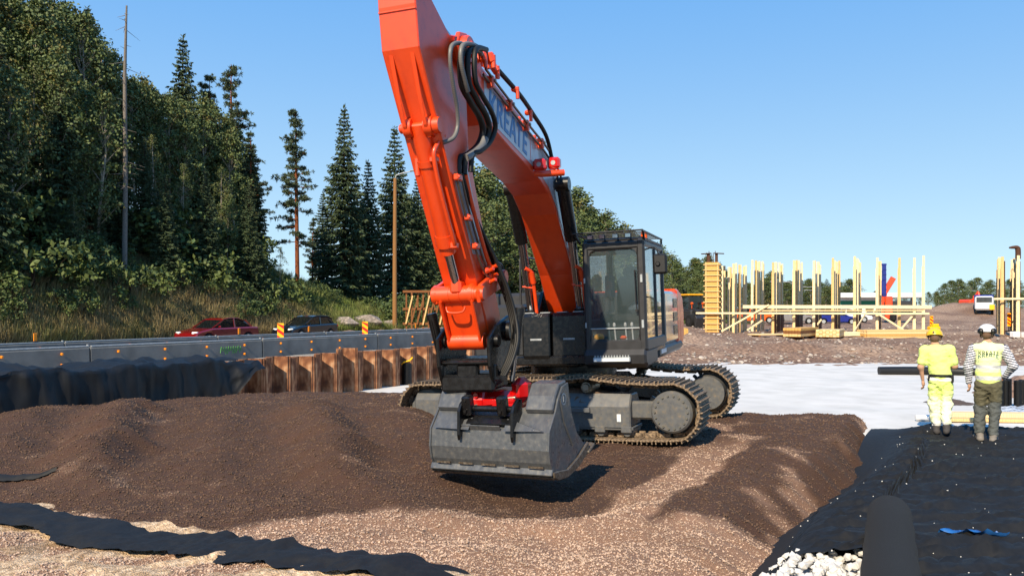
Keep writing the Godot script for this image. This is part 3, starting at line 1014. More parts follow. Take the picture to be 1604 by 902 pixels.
	for i in 7:
		b.box(Vector3(1.0, 3.10, 1.25 - i * 0.22), Vector3(1.0, 0.01, 0.05))
	obj("roof_guard", b, M.cab_gray, roof)
	for x in [0.72, 0.90, 1.10, 1.29]:
		b = Mb.new()
		b.box(Vector3(x, 3.055, 1.50), Vector3(0.095, 0.07, 0.06), 0.012)
		b.box(Vector3(x, 3.095, 1.49), Vector3(0.03, 0.03, 0.03))
		var lp := obj("work_lamp", b, M.mirror_black, roof)
		b = Mb.new()
		b.box(Vector3(x, 3.055, 1.532), Vector3(0.075, 0.05, 0.006))
		obj("lens", b, M.chrome, lp)
	b = Mb.new()
	b.cyl(Vector3(1.42, 3.03, 0.9), Vector3(1.42, 3.16, 0.9), 0.05, 12, 0.02)
	obj("beacon", b, M.marker_orange, roof)
	# mirror
	b = Mb.new()
	b.tube(smooth_path([Vector3(1.48, 2.84, 1.33), Vector3(1.66, 2.86, 1.42), Vector3(1.72, 2.74, 1.42)]), 0.012, 6)
	b.tube([Vector3(1.49, 2.15, 1.3), Vector3(1.60, 2.12, 1.25), Vector3(1.62, 1.75, 1.2)], 0.011, 6)
	var mir := obj("mirror_arm", b, M.mirror_black, root)
	b = Mb.new()
	b.box(Vector3(1.725, 2.62, 1.40), Vector3(0.21, 0.30, 0.07), 0.035)
	b.cyl(Vector3(1.70, 2.62, 1.43), Vector3(1.70, 2.62, 1.46), 0.035, 12, 0.01)
	obj("mirror", b, M.mirror_black, mir)
	# driver's seat, consoles and levers
	b = Mb.new()
	b.box(Vector3(1.03, 1.82, 0.28), Vector3(0.5, 0.14, 0.5), 0.05)
	b.box(Vector3(1.03, 2.18, 0.02), Vector3(0.48, 0.66, 0.14), 0.06, Basis(Vector3.RIGHT, -0.12))
	b.box(Vector3(1.03, 2.58, -0.03), Vector3(0.28, 0.18, 0.10), 0.045)
	b.box(Vector3(1.03, 1.58, 0.26), Vector3(0.4, 0.4, 0.4), 0.03)
	obj("seat", b, M.seat_cloth, root)
	b = Mb.new()
	for x in [0.72, 1.34]:
		b.box(Vector3(x, 1.86, 0.5), Vector3(0.14, 0.16, 0.6), 0.04)
		b.tube([Vector3(x, 1.9, 0.72), Vector3(x, 2.06, 0.74)], 0.016, 6)
		b.box(Vector3(x, 2.1, 0.745), Vector3(0.05, 0.12, 0.06), 0.02)
	b.box(Vector3(0.66, 2.0, 1.12), Vector3(0.06, 0.22, 0.18), 0.02)
	obj("console", b, M.mirror_black, root)
	b = Mb.new()
	b.box(Vector3(1.18, 1.98, 0.2), Vector3(0.34, 0.28, 0.3), 0.12)
	b.box(Vector3(0.70, 2.35, 0.15), Vector3(0.16, 0.42, 0.12), 0.05)
	obj("jacket", b, M.light_cloth, root)
	for x in [0.86, 0.95, 1.12, 1.22]:
		b = Mb.new()
		b.tube([Vector3(x, 1.38, 0.98), Vector3(x, 1.72, 1.08)], 0.013, 6)
		b.box(Vector3(x, 1.44, 1.08), Vector3(0.07, 0.02, 0.2), 0.008, Basis(Vector3.RIGHT, 0.5))
		b.box(Vector3(x, 1.74, 1.09), Vector3(0.04, 0.07, 0.04), 0.015)
		obj("pedal_lever", b, M.white_plastic if x > 0.9 else M.pale_metal, root)
	b = Mb.new()
	b.lathe([Vector2(0.0, 0.0), Vector2(0.075, 0.0), Vector2(0.085, 0.03), Vector2(0.06, 0.075), Vector2(0, 0.09)], 14, Transform3D(Basis.IDENTITY, Vector3(0.74, 1.535, 1.24)))
	obj("yellow_cap", b, M.yellow_plastic, root)
	b = Mb.new()
	b.box(Vector3(1.12, 1.55, 1.25), Vector3(0.10, 0.06, 0.08), 0.025)
	obj("red_bottle", b, M.marker_orange, root)


func build_boom(root: Node3D) -> void:
	var b := Mb.new()
	var prof := pv([[0.45, 1.95], [0.9, 2.55], [1.34, 3.03], [1.72, 3.42], [2.1, 3.68], [2.5, 3.81], [2.86, 3.88], [3.74, 4.04], [4.47, 4.20], [4.85, 4.42], [4.98, 4.7],
			[5.0, 4.93], [4.8, 4.83], [4.57, 4.74], [3.68, 4.55], [2.91, 4.40], [2.3, 4.28], [1.8, 4.10], [1.35, 3.78], [0.9, 3.25], [0.3, 2.45], [0.02, 2.15], [0.05, 1.9], [0.25, 1.8]])
	b.prism(prof, -0.275, 0.275, 0.012)
	# fork and bosses that hold the stick
	for s in [-1.0, 1.0]:
		var xa: float = 0.235 * s
		var xb: float = 0.285 * s
		b.prism(pv([[4.75, 4.40], [5.05, 4.62], [5.34, 4.70], [5.42, 4.86], [5.32, 5.02], [5.12, 5.06], [4.7, 4.82]]), minf(xa, xb), maxf(xa, xb), 0.008)
		b.cyl(Vector3(0.215 * s, 4.85, 5.2), Vector3(0.36 * s, 4.85, 5.2), 0.155, 28, 0.015)
	var boom := obj("boom", b, M.orange, root)
	b = Mb.new()
	for s in [-1.0, 1.0]:
		b.cyl(Vector3(0.36 * s, 4.85, 5.2), Vector3(0.385 * s, 4.85, 5.2), 0.09, 20, 0.008)
	obj("pivot_pin", b, M.orange, boom)
	# pale flank with the lettering
	for s in [-1.0, 1.0]:
		b = Mb.new()
		var xa: float = s * 0.2755
		var xb: float = s * 0.279
		b.prism(pv([[4.62, 4.27], [4.62, 4.68], [3.68, 4.50], [2.91, 4.345], [2.3, 4.22], [1.85, 4.05], [1.42, 3.73], [0.95, 3.2], [0.6, 2.7], [0.75, 2.5], [1.3, 3.1], [1.7, 3.5], [2.1, 3.77], [2.5, 3.90], [2.86, 3.96], [3.74, 4.12]]), minf(xa, xb), maxf(xa, xb))
		obj("flank_band", b, M.white_paint, boom)
	var along := Vector3(0, -0.184, -0.983)
	lettering("KREATE", 0.30, M.blue_print, boom, Transform3D(Basis(along, along.rotated(Vector3.RIGHT, 0.0).cross(Vector3.RIGHT) * -1.0, Vector3.RIGHT), Vector3(0.281, 4.33, 3.78)))
	b = Mb.new()
	b.box(Vector3(0.2795, 4.19, 2.92), Vector3(0.004, 0.36, 0.012))
	obj("seam", b, M.orange, boom)
	# steel pipes along the upper edge, with clamps
	var line := [Vector3(0, 4.80, 4.72), Vector3(0, 4.58, 3.68), Vector3(0, 4.43, 2.91), Vector3(0, 4.31, 2.3), Vector3(0, 4.12, 1.82), Vector3(0, 3.72, 1.26)]
	for k in 4:
		var pts := []
		for q in line:
			pts.append(q + Vector3([0.31, 0.34, 0.20, 0.14][k], [-0.09, -0.03, 0.035, 0.035][k], 0))
		b = Mb.new()
		b.tube(smooth_path(pts), 0.016, 8)
		obj("oil_pipe", b, M.steel_pipe, boom)
	for f in [[4.5, 4.70], [3.85, 4.57], [3.2, 4.45], [2.55, 4.33]]:
		b = Mb.new()
		b.box(Vector3(0.30, f[1] - 0.02, f[0]), Vector3(0.12, 0.14, 0.07), 0.012)
		b.box(Vector3(0.17, f[1] + 0.08, f[0]), Vector3(0.16, 0.05, 0.06), 0.01)
		var cl := obj("pipe_clamp", b, M.orange, boom)
		b = Mb.new()
		b.cyl(Vector3(0.36, f[1] - 0.01, f[0]), Vector3(0.385, f[1] - 0.01, f[0]), 0.022, 6)
		obj("bolt", b, M.bolt, cl)
	# valve cluster near the stick
	b = Mb.new()
	for q in [[0.22, 4.96, 4.62, 0.12], [0.30, 4.98, 4.42, 0.10], [0.18, 5.02, 4.30, 0.13], [0.32, 4.9, 4.75, 0.09], [0.25, 4.93, 4.15, 0.10], [0.3, 4.82, 3.55, 0.08], [0.28, 4.66, 2.95, 0.08]]:
		b.box(Vector3(q[0], q[1], q[2]), Vector3(q[3], q[3] * 0.8, q[3] * 1.3), 0.02, Basis.from_euler(Vector3(q[2], q[0] * 7.0, 0.3)))
		b.cyl(Vector3(q[0] + 0.03, q[1] - 0.12, q[2]), Vector3(q[0] + 0.03, q[1] + 0.03, q[2]), q[3] * 0.3, 10)
	obj("hose_coupling", b, M.orange, boom)
	hose("hydraulic_hose", [Vector3(0.26, 5.0, 4.95), Vector3(0.26, 5.03, 4.5), Vector3(0.24, 4.97, 4.1), Vector3(0.3, 4.80, 3.4), Vector3(0.3, 4.66, 2.8), Vector3(0.34, 4.45, 2.35), Vector3(0.36, 4.12, 2.15)], 0.03, M.rubber, boom)
	# stick cylinder lying on the boom
	b = Mb.new()
	b.cyl(Vector3(0, 4.62, 2.75), Vector3(0, 5.02, 4.7), 0.105, 24, 0.012)
	b.cyl(Vector3(0, 4.99, 4.58), Vector3(0, 5.035, 4.76), 0.125, 24, 0.012)
	b.box(Vector3(0, 4.5, 2.7), Vector3(0.14, 0.3, 0.3), 0.03)
	var sc := obj("stick_cylinder", b, M.orange, root)
	b = Mb.new()
	b.cyl(Vector3(0, 5.03, 4.72), Vector3(0, 5.31, 5.95), 0.05, 20)
	obj("piston_rod", b, M.chrome, sc)
	# boom lights
	for k in [[0.37, 3.97, 2.80], [0.50, 4.02, 2.55]]:
		b = Mb.new()
		b.box(Vector3(k[0], k[1], k[2]), Vector3(0.18, 0.16, 0.12), 0.03)
		var lb := obj("boom_lamp", b, M.red_lens, boom)
		b = Mb.new()
		b.cyl(Vector3(k[0], k[1], k[2] + 0.055), Vector3(k[0], k[1], k[2] + 0.066), 0.032, 18)
		obj("lens", b, M.pale_metal, lb)
	b = Mb.new()
	b.tube([Vector3(0.25, 3.88, 2.72), Vector3(0.36, 3.87, 2.66), Vector3(0.62, 3.89, 2.5)], 0.045, 10)
	obj("lamp_bracket", b, M.orange, boom)
	# boom cylinders
	for s in [-1.0, 1.0]:
		var x: float = 0.40 * s
		b = Mb.new()
		b.cyl(Vector3(x, 3.05, 1.36), Vector3(x, 3.80, 1.75), 0.10, 24, 0.012)
		b.cyl(Vector3(x, 1.80, 0.95), Vector3(x, 2.02, 1.0), 0.10, 20, 0.012)
		b.cyl(Vector3(x - 0.09, 1.76, 0.93), Vector3(x + 0.09, 1.76, 0.93), 0.09, 18, 0.01)
		b.cyl(Vector3(x - 0.1, 3.84, 1.77), Vector3(x + 0.1, 3.84, 1.77), 0.11, 20, 0.01)
		var bc := obj("boom_cylinder", b, M.black_paint, root)
		b = Mb.new()
		b.cyl(Vector3(x, 2.0, 0.995), Vector3(x, 3.1, 1.38), 0.066, 22)
		obj("piston_rod", b, M.chrome, bc)
		b = Mb.new()
		b.tube([Vector3(x + 0.11, 1.82, 1.02), Vector3(x + 0.11, 2.45, 1.18), Vector3(x + 0.09, 2.62, 1.24), Vector3(x + 0.02, 2.66, 1.3)], 0.03, 8)
		b.cyl(Vector3(x + 0.11, 2.42, 1.18), Vector3(x + 0.1, 2.6, 1.24), 0.045, 10, 0.01)
		b.tube([Vector3(x + 0.1, 2.35, 1.16), Vector3(x - 0.07, 2.38, 1.2)], 0.014, 6)
		obj("oil_pipe", b, M.orange, bc)
	build_stick(root)


func build_stick(root: Node3D) -> void:
	var b := Mb.new()
	var prof := pv([[6.02, 5.48], [6.16, 5.45], [6.25, 5.3], [6.245, 5.03], [6.235, 4.97], [6.20, 4.62], [6.12, 4.48], [5.70, 3.76], [5.03, 2.58], [4.64, 1.95], [4.52, 1.70], [4.30, 1.62], [4.14, 1.76], [4.14, 1.95], [4.46, 2.62], [4.98, 3.80],
			[5.0, 4.5], [5.06, 4.92], [5.22, 5.02], [5.42, 4.97], [5.9, 5.22], [5.94, 5.40]])
	b.prism(prof, -0.205, 0.205, 0.012)
	b.cyl(Vector3(-0.215, 4.85, 5.2), Vector3(0.215, 4.85, 5.2), 0.15, 28)
	# ribs of the cylinder bracket on the front plate
	for s in [-0.115, 0.115]:
		b.prism(pv([[6.14, 4.52], [6.18, 4.58], [6.02, 4.12], [5.93, 3.92], [5.83, 3.81], [5.70, 3.83], [5.68, 3.74]]), s - 0.022, s + 0.022, 0.006)
		b.cyl(Vector3(s - 0.045, 3.93, 5.81), Vector3(s + 0.045, 3.93, 5.81), 0.105, 22, 0.01)
	b.cyl(Vector3(-0.22, 3.93, 5.81), Vector3(0.22, 3.93, 5.81), 0.05, 16, 0.008)
	b.cyl(Vector3(0.16, 3.93, 5.81), Vector3(0.23, 3.93, 5.81), 0.085, 18, 0.01)
	var st := obj("stick", b, M.orange, root)
	b = Mb.new()
	b.box(Vector3(0, 4.985, 6.244), Vector3(0.405, 0.02, 0.012), 0.004, Basis(Vector3.RIGHT, 0.05))
	obj("weld_seam", b, M.orange, st)
	b = Mb.new()
	b.prism(pv([[5.42, 3.42], [4.98, 2.66], [4.62, 2.66], [5.06, 3.62]]), 0.2055, 0.209)
	obj("flank_band", b, M.white_paint, st)
	# bucket cylinder
	var ct := Vector3(0, 3.93, 5.81)
	var cm := Vector3(0, 2.75, 5.21)
	var cr := Vector3(0, 2.24, 4.93)
	b = Mb.new()
	b.cyl(ct.lerp(cm, 0.06), ct.lerp(cm, 0.98), 0.098, 28, 0.012)
	b.cyl(ct.lerp(cm, -0.02), ct.lerp(cm, 0.12), 0.085, 24, 0.01)
	b.cyl(ct.lerp(cm, 0.26), ct.lerp(cm, 0.31), 0.112, 28, 0.008)
	b.cyl(ct.lerp(cm, 0.90), cm, 0.118, 28, 0.012)
	b.cyl(cm, ct.lerp(cm, 1.07), 0.095, 24, 0.02)
	var bc := obj("bucket_cylinder", b, M.orange, root)
	b = Mb.new()
	b.cyl(cm, cr, 0.052, 22)
	obj("piston_rod", b, M.chrome, bc)
	hose("oil_pipe", [Vector3(0.19, 3.86, 5.62), Vector3(0.15, 3.74, 5.74), Vector3(0.13, 3.62, 5.77), Vector3(0.13, 3.34, 5.66), Vector3(0.14, 3.0, 5.48), Vector3(0.14, 2.76, 5.33), Vector3(0.1, 2.72, 5.26)], 0.024, M.orange, bc)
	b = Mb.new()
	b.box(Vector3(0.11, 3.6, 5.72), Vector3(0.09, 0.06, 0.08), 0.012)
	b.box(Vector3(0.12, 2.74, 5.29), Vector3(0.08, 0.07, 0.08), 0.012)
	b.box(Vector3(-0.11, 3.55, 5.66), Vector3(0.05, 0.2, 0.05), 0.012)
	obj("pipe_clamp", b, M.orange, bc)
	# pipes and clamps on the flank of the stick
	for k in 3:
		var o := Vector3(0.235 + 0.012 * k, 0.0, -0.11 * k)
		hose("oil_pipe", [Vector3(0, 3.5, 5.46) + o, Vector3(0, 3.2, 5.30) + o, Vector3(0, 2.85, 5.06) + o, Vector3(0.01, 2.55, 4.84) + o, Vector3(0.03, 2.4, 4.68) + o], [0.014, 0.014, 0.026][k], [M.steel_pipe, M.steel_pipe, M.orange][k], st)
	for q in [[3.45, 5.40], [3.05, 5.14], [2.75, 4.95]]:
		b = Mb.new()
		b.box(Vector3(0.235, q[0], q[1]), Vector3(0.06, 0.07, 0.14), 0.012)
		b.cyl(Vector3(0.26, q[0], q[1] + 0.05), Vector3(0.28, q[0], q[1] + 0.05), 0.018, 6)
		obj("pipe_clamp", b, M.orange, st)
	b = Mb.new()
	for q in [[2.48, 4.72], [2.42, 4.6], [2.36, 4.66], [2.52, 4.6]]:
		b.box(Vector3(0.26, q[0], q[1]), Vector3(0.09, 0.07, 0.09), 0.02, Basis.from_euler(Vector3(q[0] * 9.0, q[1] * 5.0, 0)))
		b.cyl(Vector3(0.3, q[0], q[1]), Vector3(0.36, q[0] + 0.02, q[1] + 0.02), 0.022, 8)
	obj("hose_coupling", b, M.orange, st)
	# hoses between boom and stick
	spiral_hose([Vector3(0.30, 4.86, 5.05), Vector3(0.36, 4.84, 5.45), Vector3(0.37, 4.73, 5.76), Vector3(0.36, 4.56, 5.80), Vector3(0.34, 4.34, 5.69), Vector3(0.32, 4.13, 5.56), Vector3(0.30, 3.96, 5.52), Vector3(0.28, 3.83, 5.60), Vector3(0.21, 3.77, 5.70)], 0.024, st)
	spiral_hose([Vector3(0.32, 4.92, 4.75), Vector3(0.42, 4.86, 5.3), Vector3(0.43, 4.76, 5.62), Vector3(0.42, 4.59, 5.66), Vector3(0.42, 4.41, 5.56), Vector3(0.42, 4.32, 5.49)], 0.028, st)
	for k in 3:
		var o := Vector3(0.05 * (k - 1), 0.03 * k, -0.07 * k)
		hose("hydraulic_hose", [Vector3(0.36, 4.88, 5.0) + o, Vector3(0.43, 4.72, 5.52) + o, Vector3(0.42, 4.41, 5.54) + o, Vector3(0.42, 4.28, 5.34) + o, Vector3(0.40, 4.17, 5.0) + o, Vector3(0.38, 4.04, 4.85) + o, Vector3(0.34, 3.87, 4.92) + o, Vector3(0.30, 3.73, 5.14) + o, Vector3(0.26, 3.67, 5.28) + o, Vector3(0.24, 3.48, 5.30) + o], [0.038, 0.034, 0.03][k], M.rubber, st)
	b = Mb.new()
	b.tube(smooth_path([Vector3(0.36, 3.95, 4.86), Vector3(0.33, 3.84, 4.95), Vector3(0.29, 3.72, 5.16), Vector3(0.27, 3.68, 5.25)]), 0.045, 10)
	obj("hose_sleeve", b, M.spiral, st)
	for k in 4:
		var o := Vector3(0.035 * k, 0.0, 0.04 * k)
		hose("hydraulic_hose", [Vector3(0.24, 3.5, 5.3), Vector3(0.25, 3.1, 5.0), Vector3(0.27, 2.7, 4.62) + o * 0.5, Vector3(0.32, 2.35, 4.42) + o, Vector3(0.40, 2.0, 4.36) + o, Vector3(0.45, 1.7, 4.42) + o, Vector3(0.42, 1.45, 4.55) + o, Vector3(0.34, 1.28, 4.6) + o], 0.022, M.rubber, st)
	# side links, cross tube and power link
	b = Mb.new()
	for s in [-1.0, 1.0]:
		var xa: float = 0.235 * s
		b.prism(pv([[4.98, 2.12], [5.02, 2.24], [4.92, 2.33], [4.30, 2.52], [4.18, 2.46], [4.18, 2.34], [4.28, 2.28]]), minf(xa, xa + 0.05 * s), maxf(xa, xa + 0.05 * s), 0.01)
		b.cyl(Vector3(0.205 * s, 2.42, 4.28), Vector3(0.35 * s, 2.42, 4.28), 0.085, 20, 0.012)
	obj("side_link", b, M.orange, root)
	b = Mb.new()
	b.cyl(Vector3(-0.26, 2.22, 4.92), Vector3(0.21, 2.22, 4.92), 0.10, 28, 0.012)
	b.cyl(Vector3(-0.31, 2.22, 4.92), Vector3(-0.25, 2.22, 4.92), 0.115, 8, 0.015)
	b.cyl(Vector3(0.14, 2.22, 4.92), Vector3(0.19, 2.22, 4.92), 0.118, 28, 0.012)
	b.cyl(Vector3(0.20, 2.22, 4.92), Vector3(0.31, 2.22, 4.92), 0.085, 20, 0.012)
	for x in [-0.10, 0.03]:
		b.cyl(Vector3(x - 0.006, 2.22, 4.92), Vector3(x + 0.006, 2.22, 4.92), 0.106, 28)
	b.box(Vector3(0, 2.3, 4.96), Vector3(0.14, 0.16, 0.16), 0.03)
	obj("cross_tube", b, M.orange, root)
	b = Mb.new()
	b.prism(pv([[4.95, 2.16], [4.84, 2.14], [4.66, 1.72], [4.71, 1.66]]), -0.19, 0.17, 0.012)
	b.prism(pv([[5.02, 2.14], [4.80, 2.2], [4.55, 1.72], [4.78, 1.66]]), -0.22, -0.185, 0.01)
	b.prism(pv([[5.02, 2.14], [4.80, 2.2], [4.55, 1.72], [4.78, 1.66]]), 0.165, 0.20, 0.01)
	b.cyl(Vector3(-0.23, 1.68, 4.69), Vector3(0.21, 1.68, 4.69), 0.098, 26, 0.012)
	b.tube(smooth_path([Vector3(-0.13, 2.08, 4.99), Vector3(-0.1, 2.02, 5.0), Vector3(0.06, 2.02, 5.0), Vector3(0.1, 2.08, 4.99)]), 0.012, 6)
	obj("power_link", b, M.orange, root)


func build_attachment(root: Node3D) -> void:
	# quick coupler and tilting rotator
	var b := Mb.new()
	for s in [-1.0, 1.0]:
		var xa: float = 0.29 * s
		b.prism(pv([[4.88, 1.72], [4.62, 1.86], [4.2, 1.96], [3.98, 1.84], [3.98, 1.62], [4.12, 1.36], [4.4, 1.2], [4.74, 1.15], [4.86, 1.4]]), minf(xa, xa + 0.045 * s), maxf(xa, xa + 0.045 * s), 0.012)
		b.cyl(Vector3(0.27 * s, 1.68, 4.69), Vector3(0.38 * s, 1.68, 4.69), 0.075, 18, 0.012)
		b.cyl(Vector3(0.27 * s, 1.78, 4.30), Vector3(0.40 * s, 1.78, 4.30), 0.12, 22, 0.012)
	b.box(Vector3(0, 1.44, 4.76), Vector3(0.66, 0.05, 0.10), 0.02)
	b.box(Vector3(0, 1.2, 4.74), Vector3(0.66, 0.20, 0.09), 0.03)
	b.box(Vector3(0, 1.32, 4.72), Vector3(0.26, 0.2, 0.1), 0.02)
	for s in [-0.31, 0.31]:
		b.box(Vector3(s, 1.32, 4.72), Vector3(0.08, 0.2, 0.1), 0.02)
	b.box(Vector3(0, 1.46, 4.40), Vector3(0.58, 0.04, 0.6), 0.01)
	b.box(Vector3(0, 1.2, 4.35), Vector3(0.5, 0.2, 0.6), 0.03)
	var qc := obj("quick_coupler", b, M.black_paint, root)
	for k in [[Vector3(-0.52, 1.96, 4.52), Vector3(-0.42, 1.3, 4.4)], [Vector3(0.54, 1.98, 4.42), Vector3(0.44, 1.2, 4.46)]]:
		b = Mb.new()
		b.cyl(k[0], k[0].lerp(k[1], 0.62), 0.058, 18, 0.012)
		b.cyl(k[0].lerp(k[1], -0.08), k[0].lerp(k[1], 0.04), 0.066, 18, 0.012)
		b.cyl(k[0] + Vector3(0.0, 0.02, 0.06), k[0].lerp(k[1], 0.6) + Vector3(0, 0, 0.075), 0.012, 6)
		var tc := obj("tilt_cylinder", b, M.black_paint, root)
		b = Mb.new()
		b.cyl(k[0].lerp(k[1], 0.6), k[1], 0.03, 14)
		obj("piston_rod", b, M.chrome, tc)
	b = Mb.new()
	b.lathe([Vector2(0, 0.86), Vector2(0.33, 0.86), Vector2(0.33, 0.86), Vector2(0.36, 0.9), Vector2(0.36, 1.02), Vector2(0.36, 1.02), Vector2(0.28, 1.08), Vector2(0, 1.08)], 30, Transform3D(Basis.IDENTITY, Vector3(0.16, 0, 4.2)))
	b.prism(pv([[4.52, 0.90], [4.66, 0.90], [4.66, 1.0], [4.62, 1.10], [4.56, 1.12], [4.5, 1.1]]), -0.03, 0.15, 0.02)
	b.cyl(Vector3(-0.17, 0.97, 4.56), Vector3(0.0, 0.97, 4.56), 0.075, 20, 0.02)
	b.beam(Vector3(0.12, 0.96, 4.6), Vector3(0.52, 1.0, 4.56), 0.12, 0.09, 0.02)
	b.beam(Vector3(0.24, 0.92, 4.64), Vector3(0.56, 0.94, 4.60), 0.08, 0.05, 0.02)
	b.cyl(Vector3(0.06, 1.05, 4.65), Vector3(0.06, 1.05, 4.675), 0.03, 14)
	b.box(Vector3(0.5, 1.08, 4.3), Vector3(0.2, 0.3, 0.3), 0.08)
	obj("rotator", b, M.rotator_red, root)
	b = Mb.new()
	b.cyl(Vector3(0.06, 0.935, 4.664), Vector3(0.06, 0.935, 4.685), 0.018, 8)
	b.cyl(Vector3(0.32, 1.0, 4.62), Vector3(0.52, 1.02, 4.6), 0.02, 10)
	obj("fitting", b, M.bolt, qc)
	# grading bucket
	var bk := Node3D.new()
	bk.name = "bucket"
	root.add_child(bk)
	bk.transform = Transform3D(Basis(Vector3.UP, deg_to_rad(-8.5)), Vector3(0.345, 0.235, 4.955))
	var hw := 0.755
	var line := [Vector2(-0.92, 0.13), Vector2(-0.6, 0.02), Vector2(-0.32, -0.035), Vector2(-0.1, -0.02), Vector2(0.02, 0.04), Vector2(0.075, 0.14), Vector2(0.10, 0.28), Vector2(0.075, 0.47), Vector2(-0.10, 0.66), Vector2(-0.19, 0.79), Vector2(-0.30, 0.90), Vector2(-0.42, 0.93)]
	b = Mb.new()
	for i in line.size() - 1:
		var p: Vector2 = line[i]
		var q: Vector2 = line[i + 1]
		var e := (q - p).normalized()
		var nn := Vector2(e.y, -e.x) * -0.022
		if i < 8:
			b.prism(PackedVector2Array([p, q, q + nn, p + nn]), -hw + 0.021, hw - 0.021)
		else:   # the back is cut away in the middle for the coupling
			b.prism(PackedVector2Array([p, q, q + nn, p + nn]), -hw + 0.021, -0.40)
			b.prism(PackedVector2Array([p, q, q + nn, p + nn]), 0.40, hw - 0.021)
	obj("shell", b, M.bucket_steel, bk)
	for s in [-1.0, 1.0]:
		b = Mb.new()
		var xa: float = s * hw
		var side := pv([[-0.92, 0.12], [-0.6, 0.0], [-0.32, -0.055], [-0.1, -0.04], [0.035, 0.03], [0.095, 0.14], [0.12, 0.28], [0.09, 0.48], [-0.09, 0.68], [-0.17, 0.81], [-0.29, 0.93], [-0.44, 0.96], [-0.47, 0.8], [-0.52, 0.6], [-0.64, 0.38], [-0.86, 0.2]])
		b.prism(side, minf(xa, xa - s * 0.022), maxf(xa, xa - s * 0.022), 0.004)
		var sd := obj("side_plate", b, M.bucket_steel, bk)
		b = Mb.new()
		b.prism(pv([[-0.94, 0.12], [-0.6, -0.012], [-0.3, -0.07], [-0.05, -0.055], [0.05, -0.01], [0.06, 0.05], [-0.05, 0.045], [-0.3, 0.02], [-0.6, 0.1], [-0.9, 0.23]]), minf(xa, xa + s * 0.03), maxf(xa, xa + s * 0.03), 0.008)
		obj("side_cutter", b, M.worn_edge, sd)
		b = Mb.new()
		b.tube([Vector3(xa + s * 0.004, 0.80, -0.2), Vector3(xa + s * 0.004, 0.55, -0.28), Vector3(xa + s * 0.004, 0.25, -0.5)], 0.012, 6)
		obj("weld", b, M.bucket_steel, sd)
		if s > 0.0:
			b = Mb.new()
			for i in 28:
				var a0 := TAU * i / 28.0
				var a1 := TAU * (i + 1) / 28.0
				var ct := Vector3(xa + 0.004, 0.79, -0.30)
				b.quad(ct + Vector3(0, cos(a0), sin(a0)) * 0.052, ct + Vector3(0, cos(a0), sin(a0)) * 0.066, ct + Vector3(0, cos(a1), sin(a1)) * 0.066, ct + Vector3(0, cos(a1), sin(a1)) * 0.052)
			b.box(Vector3(xa + 0.003, 0.79, -0.30), Vector3(0.004, 0.06, 0.02))
			obj("round_decal", b, M.pale_metal, sd)
	# lip and the double edge along the heel
	b = Mb.new()
	b.box(Vector3(0, 0.145, -0.96), Vector3(hw * 2.0 + 0.1, 0.03, 0.2), 0.008, Basis(Vector3.RIGHT, 0.38))
	b.box(Vector3(hw - 0.05, 0.165, -1.03), Vector3(0.16, 0.05, 0.07), 0.01, Basis(Vector3.RIGHT, 0.38))
	obj("cutting_edge", b, M.worn_edge, bk)
	b = Mb.new()
	b.box(Vector3(0, 0.045, 0.065), Vector3(hw * 2.0 + 0.02, 0.075, 0.028), 0.008, Basis(Vector3.RIGHT, -0.45))
	obj("heel_bar", b, M.bucket_steel, bk)
	b = Mb.new()
	b.box(Vector3(0, -0.022, 0.02), Vector3(hw * 2.0 + 0.02, 0.024, 0.05), 0.006, Basis(Vector3.RIGHT, -0.7))
	for i in 5:
		b.box(Vector3(-0.58 + i * 0.29, 0.098, 0.09), Vector3(0.18, 0.022, 0.012))
	obj("heel_edge", b, M.worn_edge, bk)
	# box-section shoulders, gussets and the coupling hooks
	for s in [-1.0, 1.0]:
		b = Mb.new()
		var xa: float = s * (hw - 0.022)
		var xi: float = s * 0.40
		b.prism(pv([[-0.05, 0.70], [-0.13, 0.84], [-0.24, 0.965], [-0.44, 0.985], [-0.42, 0.9], [-0.28, 0.88], [-0.17, 0.76], [-0.08, 0.66]]), minf(xa, xi), maxf(xa, xi), 0.012)
		obj("shoulder", b, M.bucket_steel, bk)
		b = Mb.new()
		b.tri(Vector3(s * 0.22, 0.60, 0.02), Vector3(s * 0.22, 0.48, 0.13), Vector3(s * 0.68, 0.485, 0.10))
		b.tri(Vector3(s * 0.22, 0.60, 0.0), Vector3(s * 0.68, 0.485, 0.08), Vector3(s * 0.22, 0.48, 0.11))
		b.quad(Vector3(s * 0.22, 0.60, 0.0), Vector3(s * 0.22, 0.60, 0.02), Vector3(s * 0.68, 0.485, 0.10), Vector3(s * 0.68, 0.485, 0.08))
		obj("gusset", b, M.bucket_steel, bk)
	for x in [-0.34, 0.33]:
		b = Mb.new()
		b.prism(pv([[0.10, 0.42], [0.135, 0.36], [0.15, 0.42], [0.14, 0.55], [0.13, 0.68], [0.08, 0.76], [-0.02, 0.82], [-0.1, 0.80], [-0.1, 0.62], [0.05, 0.5]]), x - 0.018, x + 0.018, 0.005)
		obj("hook_plate", b, M.black_paint, bk)
	for x in [-0.27, 0.17]:
		b = Mb.new()
		b.box(Vector3(x, 0.74, 0.03), Vector3(0.11, 0.22, 0.12), 0.02, Basis(Vector3.RIGHT, 0.15))
		for y in [0.68, 0.80]:
			b.cyl(Vector3(x, y, 0.09), Vector3(x, y, 0.108), 0.018, 8)
		obj("coupling_lug", b, M.black_paint, bk)
	b = Mb.new()
	b.cyl(Vector3(-0.3, 0.70, -0.01), Vector3(0.3, 0.70, -0.01), 0.035, 16)
	b.box(Vector3(0.0, 0.56, -0.2), Vector3(0.62, 0.12, 0.4), 0.02)
	b.box(Vector3(0.02, 0.565, 0.035), Vector3(0.6, 0.03, 0.1), 0.005, Basis(Vector3.RIGHT, 0.7))
